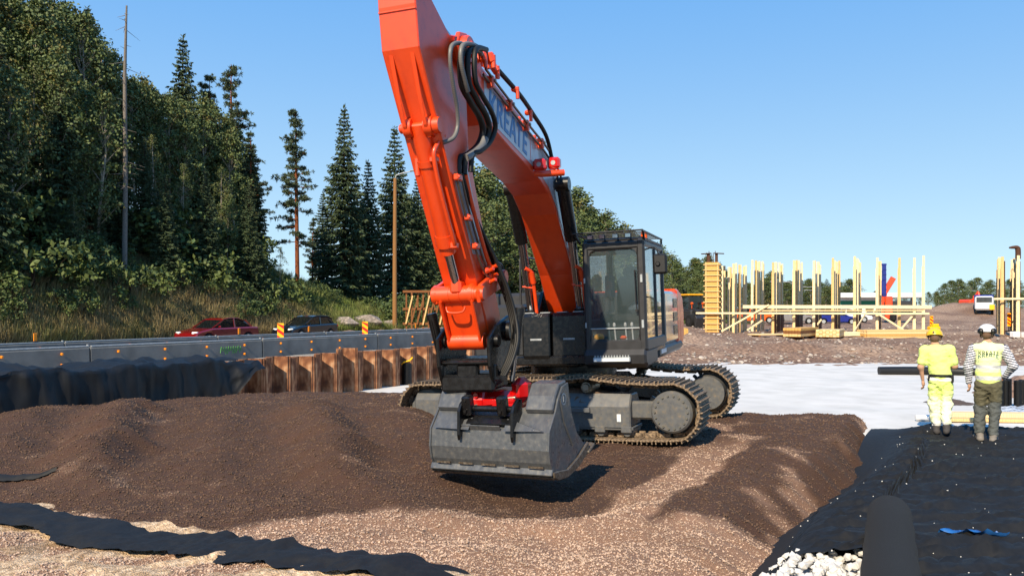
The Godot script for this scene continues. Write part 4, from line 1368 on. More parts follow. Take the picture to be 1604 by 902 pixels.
	obj("coupling_pin", b, M.black_paint, bk)
	b = Mb.new()
	b.box(Vector3(-0.09, 0.50, 0.085), Vector3(0.5, 0.07, 0.012), 0.004, Basis(Vector3.RIGHT, 0.5))
	obj("wear_strip", b, M.bucket_steel, bk)


# ---------------------------------------------------------------- people: tapered bones joined smoothly and meshed as surface nets
# bone: [a, b, radius at a, radius at b, depth factor (above 1 = flatter front to back)]
func skin_bones(out: Mb, bones: Array, cell: float, blend: float, wrinkle := 0.0, paint = null) -> void:
	var lo := Vector3.ONE * 1e6
	var hi := -lo
	for q in bones:
		for e in 2:
			var p: Vector3 = q[e]
			var r: float = q[2 + e]
			lo = lo.min(p - Vector3.ONE * (r + cell * 3.0 + 0.02))
			hi = hi.max(p + Vector3.ONE * (r + cell * 3.0 + 0.02))
	var nx := int((hi.x - lo.x) / cell) + 2
	var ny := int((hi.y - lo.y) / cell) + 2
	var nz := int((hi.z - lo.z) / cell) + 2
	var val := PackedFloat32Array()
	val.resize(nx * ny * nz)
	val.fill(9.0)
	for q in bones:
		var a: Vector3 = q[0]
		var b: Vector3 = q[1]
		var ra: float = q[2]
		var rb: float = q[3]
		var fz: float = q[4] if q.size() > 4 else 1.0
		var m := maxf(ra, rb) + blend + cell * 2.0
		var i0 := maxi(0, int((minf(a.x, b.x) - m - lo.x) / cell))
		var i1 := mini(nx - 1, int((maxf(a.x, b.x) + m - lo.x) / cell) + 1)
		var j0 := maxi(0, int((minf(a.y, b.y) - m - lo.y) / cell))
		var j1 := mini(ny - 1, int((maxf(a.y, b.y) + m - lo.y) / cell) + 1)
		var k0 := maxi(0, int((minf(a.z, b.z) - m - lo.z) / cell))
		var k1 := mini(nz - 1, int((maxf(a.z, b.z) + m - lo.z) / cell) + 1)
		var cz := (a.z + b.z) * 0.5
		var a2 := Vector3(a.x, a.y, cz + (a.z - cz) * fz)
		var ab := Vector3(b.x, b.y, cz + (b.z - cz) * fz) - a2
		var l2 := maxf(ab.length_squared(), 1e-9)
		for k in range(k0, k1 + 1):
			var z := cz + (lo.z + k * cell - cz) * fz
			for j in range(j0, j1 + 1):
				var y := lo.y + j * cell
				var at := (k * ny + j) * nx
				for i in range(i0, i1 + 1):
					var d := Vector3(lo.x + i * cell, y, z) - a2
					var f := clampf(d.dot(ab) / l2, 0.0, 1.0)
					var s := (d - ab * f).length() - lerpf(ra, rb, f)
					var o := val[at + i]
					if o > 8.0:
						val[at + i] = s
					else:
						var h := maxf(blend - absf(o - s), 0.0) / blend
						val[at + i] = minf(o, s) - h * h * blend * 0.25
	if wrinkle > 0.0:
		for k in nz:
			for j in ny:
				for i in nx:
					var at := (k * ny + j) * nx + i
					if absf(val[at]) < cell * 3.0:
						val[at] += wrinkle * fine.get_noise_3d((lo.x + i * cell) * 9.0, (lo.y + j * cell) * 14.0, (lo.z + k * cell) * 9.0)
	var spot := {}
	var pos := PackedVector3Array()
	var nor := PackedVector3Array()
	var step := [1, nx, nx * ny]
	for k in nz - 1:
		for j in ny - 1:
			for i in nx - 1:
				var at := (k * ny + j) * nx + i
				var s0 := val[at] < 0.0
				var mixed := false
				for e in [1, nx, nx + 1, nx * ny, nx * ny + 1, nx * ny + nx, nx * ny + nx + 1]:
					if (val[at + e] < 0.0) != s0:
						mixed = true
						break
				if not mixed:
					continue
				var sum := Vector3.ZERO
				var cnt := 0
				for c in [[0, 0, 0, 0], [0, 1, 0, 0], [0, 0, 1, 0], [0, 1, 1, 0], [1, 0, 0, 0], [1, 0, 0, 1], [1, 1, 0, 0], [1, 1, 0, 1], [2, 0, 0, 0], [2, 1, 0, 0], [2, 0, 1, 0], [2, 1, 1, 0]]:
					var o := Vector3i.ZERO
					var ax: int = c[0]
					if ax == 0: o = Vector3i(0, c[1], c[2])
					elif ax == 1: o = Vector3i(c[1], 0, c[3])
					else: o = Vector3i(c[1], c[2], 0)
					var p := at + o.x + o.y * nx + o.z * nx * ny
					var v0 := val[p]
					var v1 := val[p + step[ax]]
					if (v0 < 0.0) != (v1 < 0.0):
						var w := Vector3(o)
						w[ax] += v0 / (v0 - v1)
						sum += w
						cnt += 1
				if cnt == 0:
					continue
				spot[at] = pos.size()
				pos.append(lo + (Vector3(i, j, k) + sum / cnt) * cell)
				nor.append(Vector3(val[at + 1] - val[at], val[at + nx] - val[at], val[at + nx * ny] - val[at]).normalized())
	for at in spot:
		for ax in 3:
			var s1: int = step[(ax + 1) % 3]
			var s2: int = step[(ax + 2) % 3]
			var q: int = at + step[ax]
			if q >= val.size() or (val[at] < 0.0) == (val[q] < 0.0):
				continue
			if not (spot.has(at - s1) and spot.has(at - s2) and spot.has(at - s1 - s2)):
				continue
			var ids := [spot[at], spot[at - s1], spot[at - s1 - s2], spot[at - s2]]
			if val[at] > 0.0:
				ids.reverse()
			if paint != null:
				out.col = paint.call((pos[ids[0]] + pos[ids[2]]) * 0.5)
			out.tn(pos[ids[0]], pos[ids[1]], pos[ids[2]], nor[ids[0]], nor[ids[1]], nor[ids[2]])
			out.tn(pos[ids[0]], pos[ids[2]], pos[ids[3]], nor[ids[0]], nor[ids[2]], nor[ids[3]])


func hand_bones(wrist: Vector3, dir: Vector3, side: Vector3, curl: float) -> Array:
	var n := dir.cross(side).normalized()
	var palm := wrist + dir * 0.045
	var list := [[wrist, palm + dir * 0.03, 0.021, 0.026], [palm - side * 0.018, palm + dir * 0.035 - side * 0.026, 0.019, 0.017], [palm + side * 0.018, palm + dir * 0.035 + side * 0.026, 0.019, 0.017]]
	var lens := [0.072, 0.08, 0.076, 0.06]
	for f in 4:
		var root := palm + dir * 0.042 + side * (-0.028 + f * 0.0187)
		var l: float = lens[f]
		var p1 := root + dir * l * 0.45 + n * l * 0.12 * curl
		var p2 := p1 + (dir * (1.0 - 0.4 * curl) + n * 0.8 * curl).normalized() * l * 0.32
		var p3 := p2 + (dir * (1.0 - 0.9 * curl) + n * 1.1 * curl).normalized() * l * 0.26
		list.append([root - dir * 0.015, p1, 0.0095, 0.0088])
		list.append([p1, p2, 0.0088, 0.008])
		list.append([p2, p3, 0.008, 0.007])
	var t0 := palm - side * 0.022 - dir * 0.02
	var t1 := t0 - side * 0.026 + dir * 0.025 + n * 0.01
	list.append([t0, t1, 0.012, 0.011])
	list.append([t1, t1 + dir * 0.028 + n * 0.012, 0.0105, 0.0085])
	return list


func head_bones(c: Vector3, face: Vector3) -> Array:
	var r := face.cross(Vector3.UP).normalized()
	var u := r.cross(face).normalized()
	var list := [[c + u * 0.03 - face * 0.015, c + u * 0.025 + face * 0.03, 0.088, 0.08], [c - u * 0.045 + face * 0.03, c - u * 0.085 + face * 0.055, 0.06, 0.035],
		[c + u * 0.005 + face * 0.098, c - u * 0.03 + face * 0.118, 0.008, 0.013], [c - u * 0.062 + face * 0.088 - r * 0.018, c - u * 0.062 + face * 0.088 + r * 0.018, 0.009, 0.009],
		[c + u * 0.03 + face * 0.088 - r * 0.04, c + u * 0.03 + face * 0.088 + r * 0.04, 0.012, 0.012]]
	for s in [-1.0, 1.0]:
		list.append([c + r * 0.084 * s + u * 0.012 - face * 0.008, c + r * 0.08 * s - u * 0.03, 0.014, 0.010])
		list.append([c + r * 0.032 * s + u * 0.008 + face * 0.083, c + r * 0.030 * s + u * 0.008 + face * 0.084, 0.011, 0.011])
	return list


func helmet_mesh(sizey: float) -> Mb:
	var b := Mb.new()
	b.lathe([Vector2(0.0, 0.115 * sizey), Vector2(0.05, 0.108 * sizey), Vector2(0.09, 0.085 * sizey), Vector2(0.117, 0.045 * sizey), Vector2(0.126, 0.0), Vector2(0.128, -0.02), Vector2(0.122, -0.022), Vector2(0.112, 0.04), Vector2(0.0, 0.1)], 28)
	b.prism(pv([[-0.10, -0.022], [-0.165, -0.03], [-0.17, -0.024], [-0.10, -0.005]]), -0.07, 0.07, 0.004)
	for x in [-0.035, 0.035]:
		b.tube([Vector3(x, 0.066 * sizey, -0.094), Vector3(x, 0.096 * sizey, -0.055), Vector3(x, 0.103 * sizey, 0.0), Vector3(x, 0.096 * sizey, 0.055), Vector3(x, 0.066 * sizey, 0.094)], 0.008, 6)
	return b


func person(label: String, at: Vector3, j: Dictionary, dress: Dictionary) -> Node3D:
	var root := thing("person", label, "person", at, atan2(-at.x, -at.z))
	var p: Callable
	# --- skin, one continuous figure
	var b := Mb.new()
	b.col = Color(0.50, 0.29, 0.19)
	var body := [[j.pelvis, j.waist, 0.115, 0.10, 1.35], [j.waist, j.chest, 0.10, 0.125, 1.35], [j.sh_l, j.sh_r, 0.055, 0.055], [j.chest, j.neck, 0.10, 0.05, 1.2], [j.neck, j.head, 0.055, 0.058],
		[j.sh_l, j.el_l, 0.05, 0.042], [j.el_l, j.wr_l, 0.041, 0.026], [j.sh_r, j.el_r, 0.05, 0.042], [j.el_r, j.wr_r, 0.041, 0.026],
		[j.hip_l, j.kn_l, 0.08, 0.055], [j.kn_l, j.an_l, 0.052, 0.036], [j.hip_r, j.kn_r, 0.08, 0.055], [j.kn_r, j.an_r, 0.052, 0.036],
		[j.an_l, j.toe_l, 0.04, 0.03], [j.an_r, j.toe_r, 0.04, 0.03]]
	skin_bones(b, body, 0.016, 0.05)
	skin_bones(b, head_bones(j.head, j.face), 0.006, 0.02)
	for s in ["l", "r"]:
		var dir: Vector3 = j["hand_" + s]
		var across: Vector3 = j["thumb_" + s]
		skin_bones(b, hand_bones(j["wr_" + s], dir.normalized(), -across.normalized(), 0.7), 0.004, 0.008)
	obj("body", b, M.plain_vc, root)
	b = Mb.new()
	b.col = Color(0.13, 0.075, 0.045)
	var hair := []
	var back: Vector3 = -j.face
	hair.append([j.head + back * 0.02 + Vector3(0, 0.03, 0), j.head + back * 0.05 + Vector3(0, -0.02, 0), 0.086, 0.068])
	skin_bones(b, hair, 0.01, 0.02)
	obj("hair", b, M.plain_vc, root)
	# --- clothes
	b = Mb.new()
	skin_bones(b, dress.top, 0.012, 0.055, 0.013, dress.get("top_paint"))
	var top := obj(dress.top_name, b, M.cloth_vc, root)
	if dress.has("sleeves"):
		for s in dress.sleeves:
			b = Mb.new()
			skin_bones(b, s, 0.0085, 0.03, 0.012, dress.sleeve_paint)
			obj("sleeve", b, M.cloth_vc, root)
	b = Mb.new()
	skin_bones(b, dress.legs, 0.013, 0.045, 0.022, dress.get("leg_paint"))
	obj("trousers", b, M.cloth_vc, root)
	for s in ["l", "r"]:
		b = Mb.new()
		var an: Vector3 = j["an_" + s]
		var toe: Vector3 = j["toe_" + s]
		var heel := an + (an - toe).normalized() * 0.06
		heel.y = minf(an.y, toe.y) - 0.01 + maxf(0.0, an.y - 0.12)
		var lift: float = j.get("lift_" + s, 0.0)
		skin_bones(b, [[an + Vector3(0, 0.06, 0), heel.lerp(an, 0.25), 0.058, 0.05], [heel, toe, 0.042, 0.045], [an, toe, 0.05, 0.043]], 0.01, 0.03, 0.008, dress.shoe_paint)
		obj("boot", b, M.cloth_vc, root)
	# --- helmet
	var hel := obj("helmet", helmet_mesh(1.0), dress.helmet, root)
	var f: Vector3 = j.face
	var rx := f.cross(Vector3.UP).normalized()
	var tilt: float = j.tilt
	hel.transform = Transform3D(Basis(rx, -tilt) * Basis(rx, Vector3.UP, -Vector3(f.x, 0, f.z).normalized()), j.head + Vector3(0, 0.048, 0))
	b = Mb.new()
	b.tube([j.head + rx * 0.1 + Vector3(0, 0.03, 0), j.head + rx * 0.085 - f * 0.06 - Vector3(0, 0.055, 0), j.head - f * 0.09 - Vector3(0, 0.07, 0), j.head - rx * 0.085 - f * 0.06 - Vector3(0, 0.05, 0), j.head - rx * 0.1 + Vector3(0, 0.03, 0)], 0.009, 6)
	obj("helmet_strap", b, M.rubber, root)
	top.set_meta("label", dress.top_label)
	return root


func build_people() -> void:
	M.lime = material("lime_helmet", Color(0.93, 0.72, 0.03), 0.35, 0.0, {"coat": 0.6})
	var lime := Color(0.70, 0.86, 0.24)
	var lime_white := Color(0.80, 0.86, 0.55)
	# worker with the yellow helmet
	var j := {"pelvis": Vector3(0.06, 0.88, 0), "waist": Vector3(0.05, 1.0, 0), "chest": Vector3(0.01, 1.24, -0.01), "neck": Vector3(-0.015, 1.41, -0.03), "head": Vector3(-0.025, 1.545, -0.06), "face": Vector3(-0.1, -0.35, -0.93).normalized(), "tilt": 0.28,
		"sh_l": Vector3(-0.165, 1.345, -0.01), "el_l": Vector3(-0.225, 1.075, 0.02), "wr_l": Vector3(-0.195, 0.86, -0.05), "hand_l": Vector3(0.1, -1, -0.2), "thumb_l": Vector3(0.2, -0.2, -1),
		"sh_r": Vector3(0.185, 1.36, -0.01), "el_r": Vector3(0.265, 1.10, -0.02), "wr_r": Vector3(0.16, 1.06, -0.24), "hand_r": Vector3(-0.5, 0.1, -1), "thumb_r": Vector3(-0.3, 1, 0),
		"hip_l": Vector3(-0.025, 0.86, 0), "kn_l": Vector3(-0.03, 0.47, -0.06), "an_l": Vector3(0.0, 0.10, -0.04), "toe_l": Vector3(-0.02, 0.045, -0.20),
		"hip_r": Vector3(0.145, 0.86, 0), "kn_r": Vector3(0.145, 0.47, -0.02), "an_r": Vector3(0.145, 0.15, 0.12), "toe_r": Vector3(0.15, 0.045, -0.02)}
	var dress := {"top_name": "t_shirt", "top_label": "hi-vis yellow t-shirt", "helmet": M.lime,
		"top": [[j.pelvis + Vector3(0, 0.07, 0), j.waist, 0.155, 0.15, 1.25], [j.waist, j.chest, 0.15, 0.165, 1.3], [j.sh_l, j.sh_r, 0.075, 0.075], [j.chest, j.neck, 0.13, 0.062, 1.2], [j.sh_l, j.sh_l.lerp(j.el_l, 0.72), 0.075, 0.072], [j.sh_r, j.sh_r.lerp(j.el_r, 0.75), 0.075, 0.074]],
		"top_paint": func(_q: Vector3): return lime,
		"legs": [[j.pelvis + Vector3(0, 0.06, 0), j.pelvis + Vector3(0, -0.02, 0), 0.135, 0.14, 1.2], [j.hip_l + Vector3(0, 0.02, 0), j.kn_l, 0.105, 0.085], [j.kn_l, j.an_l + Vector3(0, 0.07, 0), 0.085, 0.075], [j.hip_r + Vector3(0, 0.02, 0), j.kn_r, 0.105, 0.085], [j.kn_r, j.an_r + Vector3(0, 0.07, 0), 0.085, 0.075]],
		"leg_paint": func(q: Vector3):
			if q.y < 0.20 + 0.03 * sin(q.x * 20.0): return Color(0.72, 0.73, 0.72)
			if q.y > 0.86: return Color(0.70, 0.72, 0.62)
			return lime.lerp(lime_white, smoothstep(0.72, 0.52, q.y + 0.12 * fine.get_noise_2d(q.x * 8.0, q.y * 8.0))),
		"shoe_paint": func(_q: Vector3): return Color(0.05, 0.047, 0.045)}
	var w := person("worker in hi-vis yellow t-shirt and pale trousers with a yellow helmet, seen from behind", Vector3(6.86, fabric_y(6.86, 13.4), -13.4), j, dress)
	var b := Mb.new()
	b.tube([Vector3(-0.09, 0.945, 0.0), Vector3(-0.07, 0.95, 0.105), Vector3(0.06, 0.95, 0.135), Vector3(0.19, 0.95, 0.105), Vector3(0.215, 0.945, 0.0), Vector3(0.19, 0.95, -0.1), Vector3(0.06, 0.95, -0.13), Vector3(-0.07, 0.95, -0.1), Vector3(-0.09, 0.945, 0.0)], 0.02, 8)
	b.box(Vector3(0.225, 0.90, 0.03), Vector3(0.05, 0.13, 0.12), 0.015)
	b.box(Vector3(-0.10, 0.90, 0.03), Vector3(0.04, 0.10, 0.10), 0.015)
	obj("tool_belt", b, M.rubber, w)
	b = Mb.new()
	b.tri(Vector3(-0.06, 1.635, 0.075), Vector3(-0.02, 1.635, 0.078), Vector3(-0.04, 1.665, 0.06))
	obj("helmet_mark", b, M.mirror_black, w)
	# worker with the white helmet and printed vest
	var k := {"pelvis": Vector3(0.0, 0.90, 0), "waist": Vector3(0.0, 1.04, 0), "chest": Vector3(0.0, 1.32, 0), "neck": Vector3(-0.01, 1.54, -0.02), "head": Vector3(-0.015, 1.685, -0.04), "face": Vector3(0.12, -0.18, -0.97).normalized(), "tilt": 0.12,
		"sh_l": Vector3(-0.20, 1.455, 0), "el_l": Vector3(-0.275, 1.17, 0.03), "wr_l": Vector3(-0.265, 0.925, -0.03), "hand_l": Vector3(0.1, -1, -0.15), "thumb_l": Vector3(0.2, -0.2, -1),
		"sh_r": Vector3(0.21, 1.455, 0), "el_r": Vector3(0.335, 1.20, 0.03), "wr_r": Vector3(0.23, 1.02, -0.12), "hand_r": Vector3(-0.6, -0.5, -0.8), "thumb_r": Vector3(-0.2, 0.6, -0.6),
		"hip_l": Vector3(-0.09, 0.90, 0), "kn_l": Vector3(-0.115, 0.50, -0.05), "an_l": Vector3(-0.12, 0.12, 0.0), "toe_l": Vector3(-0.17, 0.05, -0.17),
		"hip_r": Vector3(0.09, 0.90, 0), "kn_r": Vector3(0.085, 0.50, -0.02), "an_r": Vector3(0.07, 0.115, 0.08), "toe_r": Vector3(0.09, 0.045, -0.09)}
	var stripes := func(q: Vector3): return Color(0.62, 0.63, 0.68) if fposmod(q.y + absf(q.x) * 0.28, 0.037) < 0.021 else Color(0.022, 0.025, 0.05)
	dress = {"top_name": "vest", "top_label": "hi-vis vest with silver bands and lettering on the back", "helmet": M.white_plastic,
		"top": [[k.pelvis + Vector3(0, 0.09, 0), k.waist, 0.165, 0.165, 1.25], [k.waist, k.chest, 0.165, 0.18, 1.3], [k.sh_l + Vector3(0.035, 0, 0), k.sh_r - Vector3(0.035, 0, 0), 0.085, 0.085], [k.chest, k.neck, 0.14, 0.07, 1.2]],
		"top_paint": func(q: Vector3):
			if q.y > 0.90 and (absf(q.y - 1.005) < 0.032 or absf(q.y - 1.18) < 0.032): return Color(0.55, 0.57, 0.58)
			return lime if q.y < 1.1 else lime.lerp(Color(0.80, 0.88, 0.50), 0.75),
		"sleeves": [[[k.sh_l, k.el_l, 0.078, 0.066], [k.el_l, k.wr_l, 0.064, 0.044]], [[k.sh_r, k.el_r, 0.078, 0.066], [k.el_r, k.wr_r, 0.064, 0.044]]],
		"sleeve_paint": stripes,
		"legs": [[k.pelvis + Vector3(0, 0.05, 0), k.pelvis + Vector3(0, -0.02, 0), 0.15, 0.15, 1.25], [k.hip_l, k.kn_l, 0.105, 0.083], [k.kn_l, k.an_l + Vector3(0, 0.03, 0), 0.083, 0.075], [k.hip_r, k.kn_r, 0.105, 0.083], [k.kn_r, k.an_r + Vector3(0, 0.03, 0), 0.083, 0.072]],
		"leg_paint": func(q: Vector3): return Color(0.092, 0.085, 0.05) if q.y > 0.60 + 0.04 * sin(q.x * 16.0) else Color(0.075, 0.085, 0.082),
		"shoe_paint": func(q: Vector3): return Color(0.19, 0.17, 0.15) if q.y > 0.03 else Color(0.06, 0.055, 0.05)}
	w = person("worker in lettered hi-vis vest over striped sleeves with a white helmet, seen from behind", Vector3(7.47, fabric_y(7.47, 13.0), -13.0), k, dress)
	for s in [-1.0, 1.0]:
		b = Mb.new()
		b.lathe([Vector2(0, -0.02), Vector2(0.036, -0.02), Vector2(0.046, 0.0), Vector2(0.043, 0.025), Vector2(0.025, 0.04), Vector2(0, 0.042)], 18, Transform3D(Basis(Vector3.RIGHT, PI / 2.6) * Basis(Vector3.FORWARD, s * 0.7), Vector3(-0.015 + s * 0.085, 1.735, 0.055)))
		obj("ear_muff", b, M.mirror_black, w)
	lettering("KREATE", 0.058, material("print_dark", Color(0.16, 0.22, 0.12), 0.8), w, Transform3D(Basis.IDENTITY, Vector3(0.005, 1.40, 0.182)))


# ---------------------------------------------------------------- black ground fabric and white stone
func rock_mesh(r: RandomNumberGenerator, rough: float) -> Mb:
	var b := Mb.new()
	var pts := []
	var g := (1.0 + sqrt(5.0)) / 2.0
	for q in [[-1, g, 0], [1, g, 0], [-1, -g, 0], [1, -g, 0], [0, -1, g], [0, 1, g], [0, -1, -g], [0, 1, -g], [g, 0, -1], [g, 0, 1], [-g, 0, -1], [-g, 0, 1]]:
		pts.append(Vector3(q[0], q[1], q[2]).normalized() * r.randf_range(1.0 - rough, 1.0 + rough) * 0.5)
	for f in [[0, 11, 5], [0, 5, 1], [0, 1, 7], [0, 7, 10], [0, 10, 11], [1, 5, 9], [5, 11, 4], [11, 10, 2], [10, 7, 6], [7, 1, 8], [3, 9, 4], [3, 4, 2], [3, 2, 6], [3, 6, 8], [3, 8, 9], [4, 9, 5], [2, 4, 11], [6, 2, 10], [8, 6, 7], [9, 8, 1]]:
		b.tri_out(pts[f[0]], pts[f[1]], pts[f[2]], Vector3.ZERO)
	return b


func build_fabric() -> void:
	var b := Mb.new()
	b.sheet(150, 170, func(u: float, w: float):
		var near := lerpf(7.32, 5.0, smoothstep(0.18, 0.20, u)) if u > 0.12 else lerpf(5.0, 7.32, smoothstep(0.075, 0.10, u))
		var d := lerpf(near, 14.25 + noise.get_noise_1d(u * 90.0) * 0.18, w)
		var x := lerpf(boundary_x(d) - 0.25, 13.5, pow(u, 1.25))
		return Vector3(x, fabric_y(x, d), -d))
	tag(obj("ground_fabric", b, M.fabric), "wide black geotextile sheet with wrinkles spread on the ground beside the gravel", "geotextile")
	# roll
	b = Mb.new()
	var path := []
	var rad := []
	for i in 25:
		var f := i / 24.0
		path.append(Vector3(lerpf(2.02, 3.53, f), fabric_y(3.3, 7.0) + 0.185 + 0.012 * sin(f * 9.0), lerpf(-4.4, -7.75, f)))
		rad.append(lerpf(0.215, 0.19, f) + 0.004 * sin(f * 40.0))
	b.tube(path, rad, 40)
	for k in 5:   # the wound layers at the ends
		b.tube([path[24] + Vector3(0, 0, 0.002), path[24] + Vector3(0.004, 0, -0.012 + 0.002 * k)], 0.18 - 0.035 * k, 28)
	tag(obj("fabric_roll", b, M.fabric_roll), "thick black roll of geotextile lying on the fabric beside white stones", "roll")
	# white crushed stone showing past the fabric edge
	var pile := thing("stone_pile", "white crushed stones showing past the edge of the black fabric", "stones", Vector3(2.4, -0.25, -6.7))
	var r := RandomNumberGenerator.new()
	r.seed = 77
	var shapes := []
	for i in 7:
		shapes.append(rock_mesh(r, 0.3).mesh())
	var n := 0
	while n < 290:
		var x := r.randf_range(1.75, 3.25)
		var d := r.randf_range(6.3, 7.5)
		var lim := boundary_x(d) + 0.22
		if x < lim:
			continue
		var s := r.randf_range(0.055, 0.105)
		var o := mesh_node("stone", shapes[r.randi() % 7], M.white_stone, pile)
		o.transform = Transform3D(Basis.from_euler(Vector3(r.randf() * 6.0, r.randf() * 6.0, r.randf() * 6.0)).scaled(Vector3(s, s * r.randf_range(0.7, 1.0), s * r.randf_range(0.8, 1.3))), Vector3(x, -0.155 + r.randf_range(-0.03, 0.035) - 0.12 * smoothstep(0.25, 0.0, x - lim), -d) - pile.position)
		n += 1
	b = Mb.new()
	b.col = Color(0.55, 0.54, 0.52)
	b.sheet(16, 12, func(u: float, w: float): return Vector3(lerpf(boundary_x(lerpf(5.2, 7.5, w)) + 0.25, 3.4, u) - 2.4, 0.03 - 0.1 * smoothstep(0.2, 0.0, u), -lerpf(5.2, 7.5, w) + 6.7))
	obj("stone_bed", b, M.white_stone, pile)
	# torn strip in the left foreground
	var line := [Vector2(-6.2, 8.95), Vector2(-5.5, 8.50), Vector2(-5.0, 8.2), Vector2(-4.2, 7.75), Vector2(-3.4, 7.28), Vector2(-2.75, 7.06), Vector2(-2.3, 6.98), Vector2(-1.83, 6.75), Vector2(-1.2, 6.58), Vector2(-0.55, 6.38), Vector2(0.1, 6.15)]
	b = Mb.new()
	b.sheet(230, 16, func(u: float, w: float):
		var f := u * (line.size() - 1)
		var i := mini(int(f), line.size() - 2)
		var c: Vector2 = line[i].lerp(line[i + 1], f - i)
		var wide := 0.36 + 0.20 * noise.get_noise_1d(u * 70.0) + 0.05 * fine.get_noise_1d(u * 60.0)
		var nearer := 0.16 * noise.get_noise_1d(u * 55.0 + 40.0)
		var k := lerpf(-wide - nearer, wide * 0.45, w)
		var x := c.x + k * 0.45
		var d := c.y + k * 0.9
		var y := 0.075 + 0.03 * sin(w * PI) - 0.16 * smoothstep(-1.0, 0.1, c.x)
		y = maxf(y, gravel_y(x, d) + 0.014) if w > 0.55 else y
		y += 0.045 * noise.get_noise_2d(u * 90.0, w * 9.0) + 0.014 * fine.get_noise_2d(u * 45.0, w * 3.0)
		y += 0.07 * w * w * (0.3 + noise.get_noise_1d(u * 75.0) * 1.2)
		return Vector3(x, maxf(y, 0.05 - 0.14 * smoothstep(-1.2, 0.6, x)), -d))
	tag(obj("fabric_strip", b, M.fabric), "long crumpled strip of black geotextile between sand and gravel", "geotextile")
	# end of fabric poking out of the gravel
	b = Mb.new()
	b.sheet(30, 6, func(u: float, w: float):
		var x := lerpf(-6.6, -5.1, u)
		var d := 9.35 + 0.06 * sin(u * 5.0) + (w - 0.5) * 0.12 * (0.3 + sin(PI * u))
		return Vector3(x, gravel_y(x, d) + 0.025 + 0.03 * sin(w * PI), -d))
	tag(obj("fabric_scrap", b, M.fabric), "narrow black fabric end poking out of the gravel at the left", "geotextile")
	b = Mb.new()
	b.sheet(20, 4, func(u: float, w: float):
		var x := lerpf(4.05, 4.62, u)
		var d := 7.86 - 0.16 * u + (w - 0.5) * 0.12 * sin(PI * (0.15 + 0.8 * u))
		return Vector3(x, fabric_y(x, d) + 0.02 + 0.02 * sin(w * PI + u * 3.0), -d))
	tag(obj("plastic_scrap", b, M.blue_scrap), "small blue plastic scrap lying on the black fabric", "scrap")
	# grit scattered on the fabric
	var mm := MultiMesh.new()
	mm.transform_format = MultiMesh.TRANSFORM_3D
	mm.mesh = shapes[0]
	mm.instance_count = 170
	for i in 170:
		var d := r.randf_range(6.4, 14.0)
		var x := boundary_x(d) + 0.2 + (7.5 if r.randf() < 0.4 else 3.0) * pow(r.randf(), 1.4)
		var s := r.randf_range(0.007, 0.018)
		mm.set_instance_transform(i, Transform3D(Basis.from_euler(Vector3(r.randf() * 6.0, r.randf() * 6.0, 0)).scaled(Vector3.ONE * s), Vector3(x, fabric_y(x, d) + s * 0.3, -d)))
	var o := MultiMeshInstance3D.new()
	o.name = "stone_chips"
	o.multimesh = mm
	o.material_override = M.white_stone
	add_child(o)
	tag(o, "pale stone chips scattered over the black fabric", "chips")
	o.set_meta("kind", "stuff")


# ---------------------------------------------------------------- the building site
const ALONG := 1.0768   # turn that lays x along the road

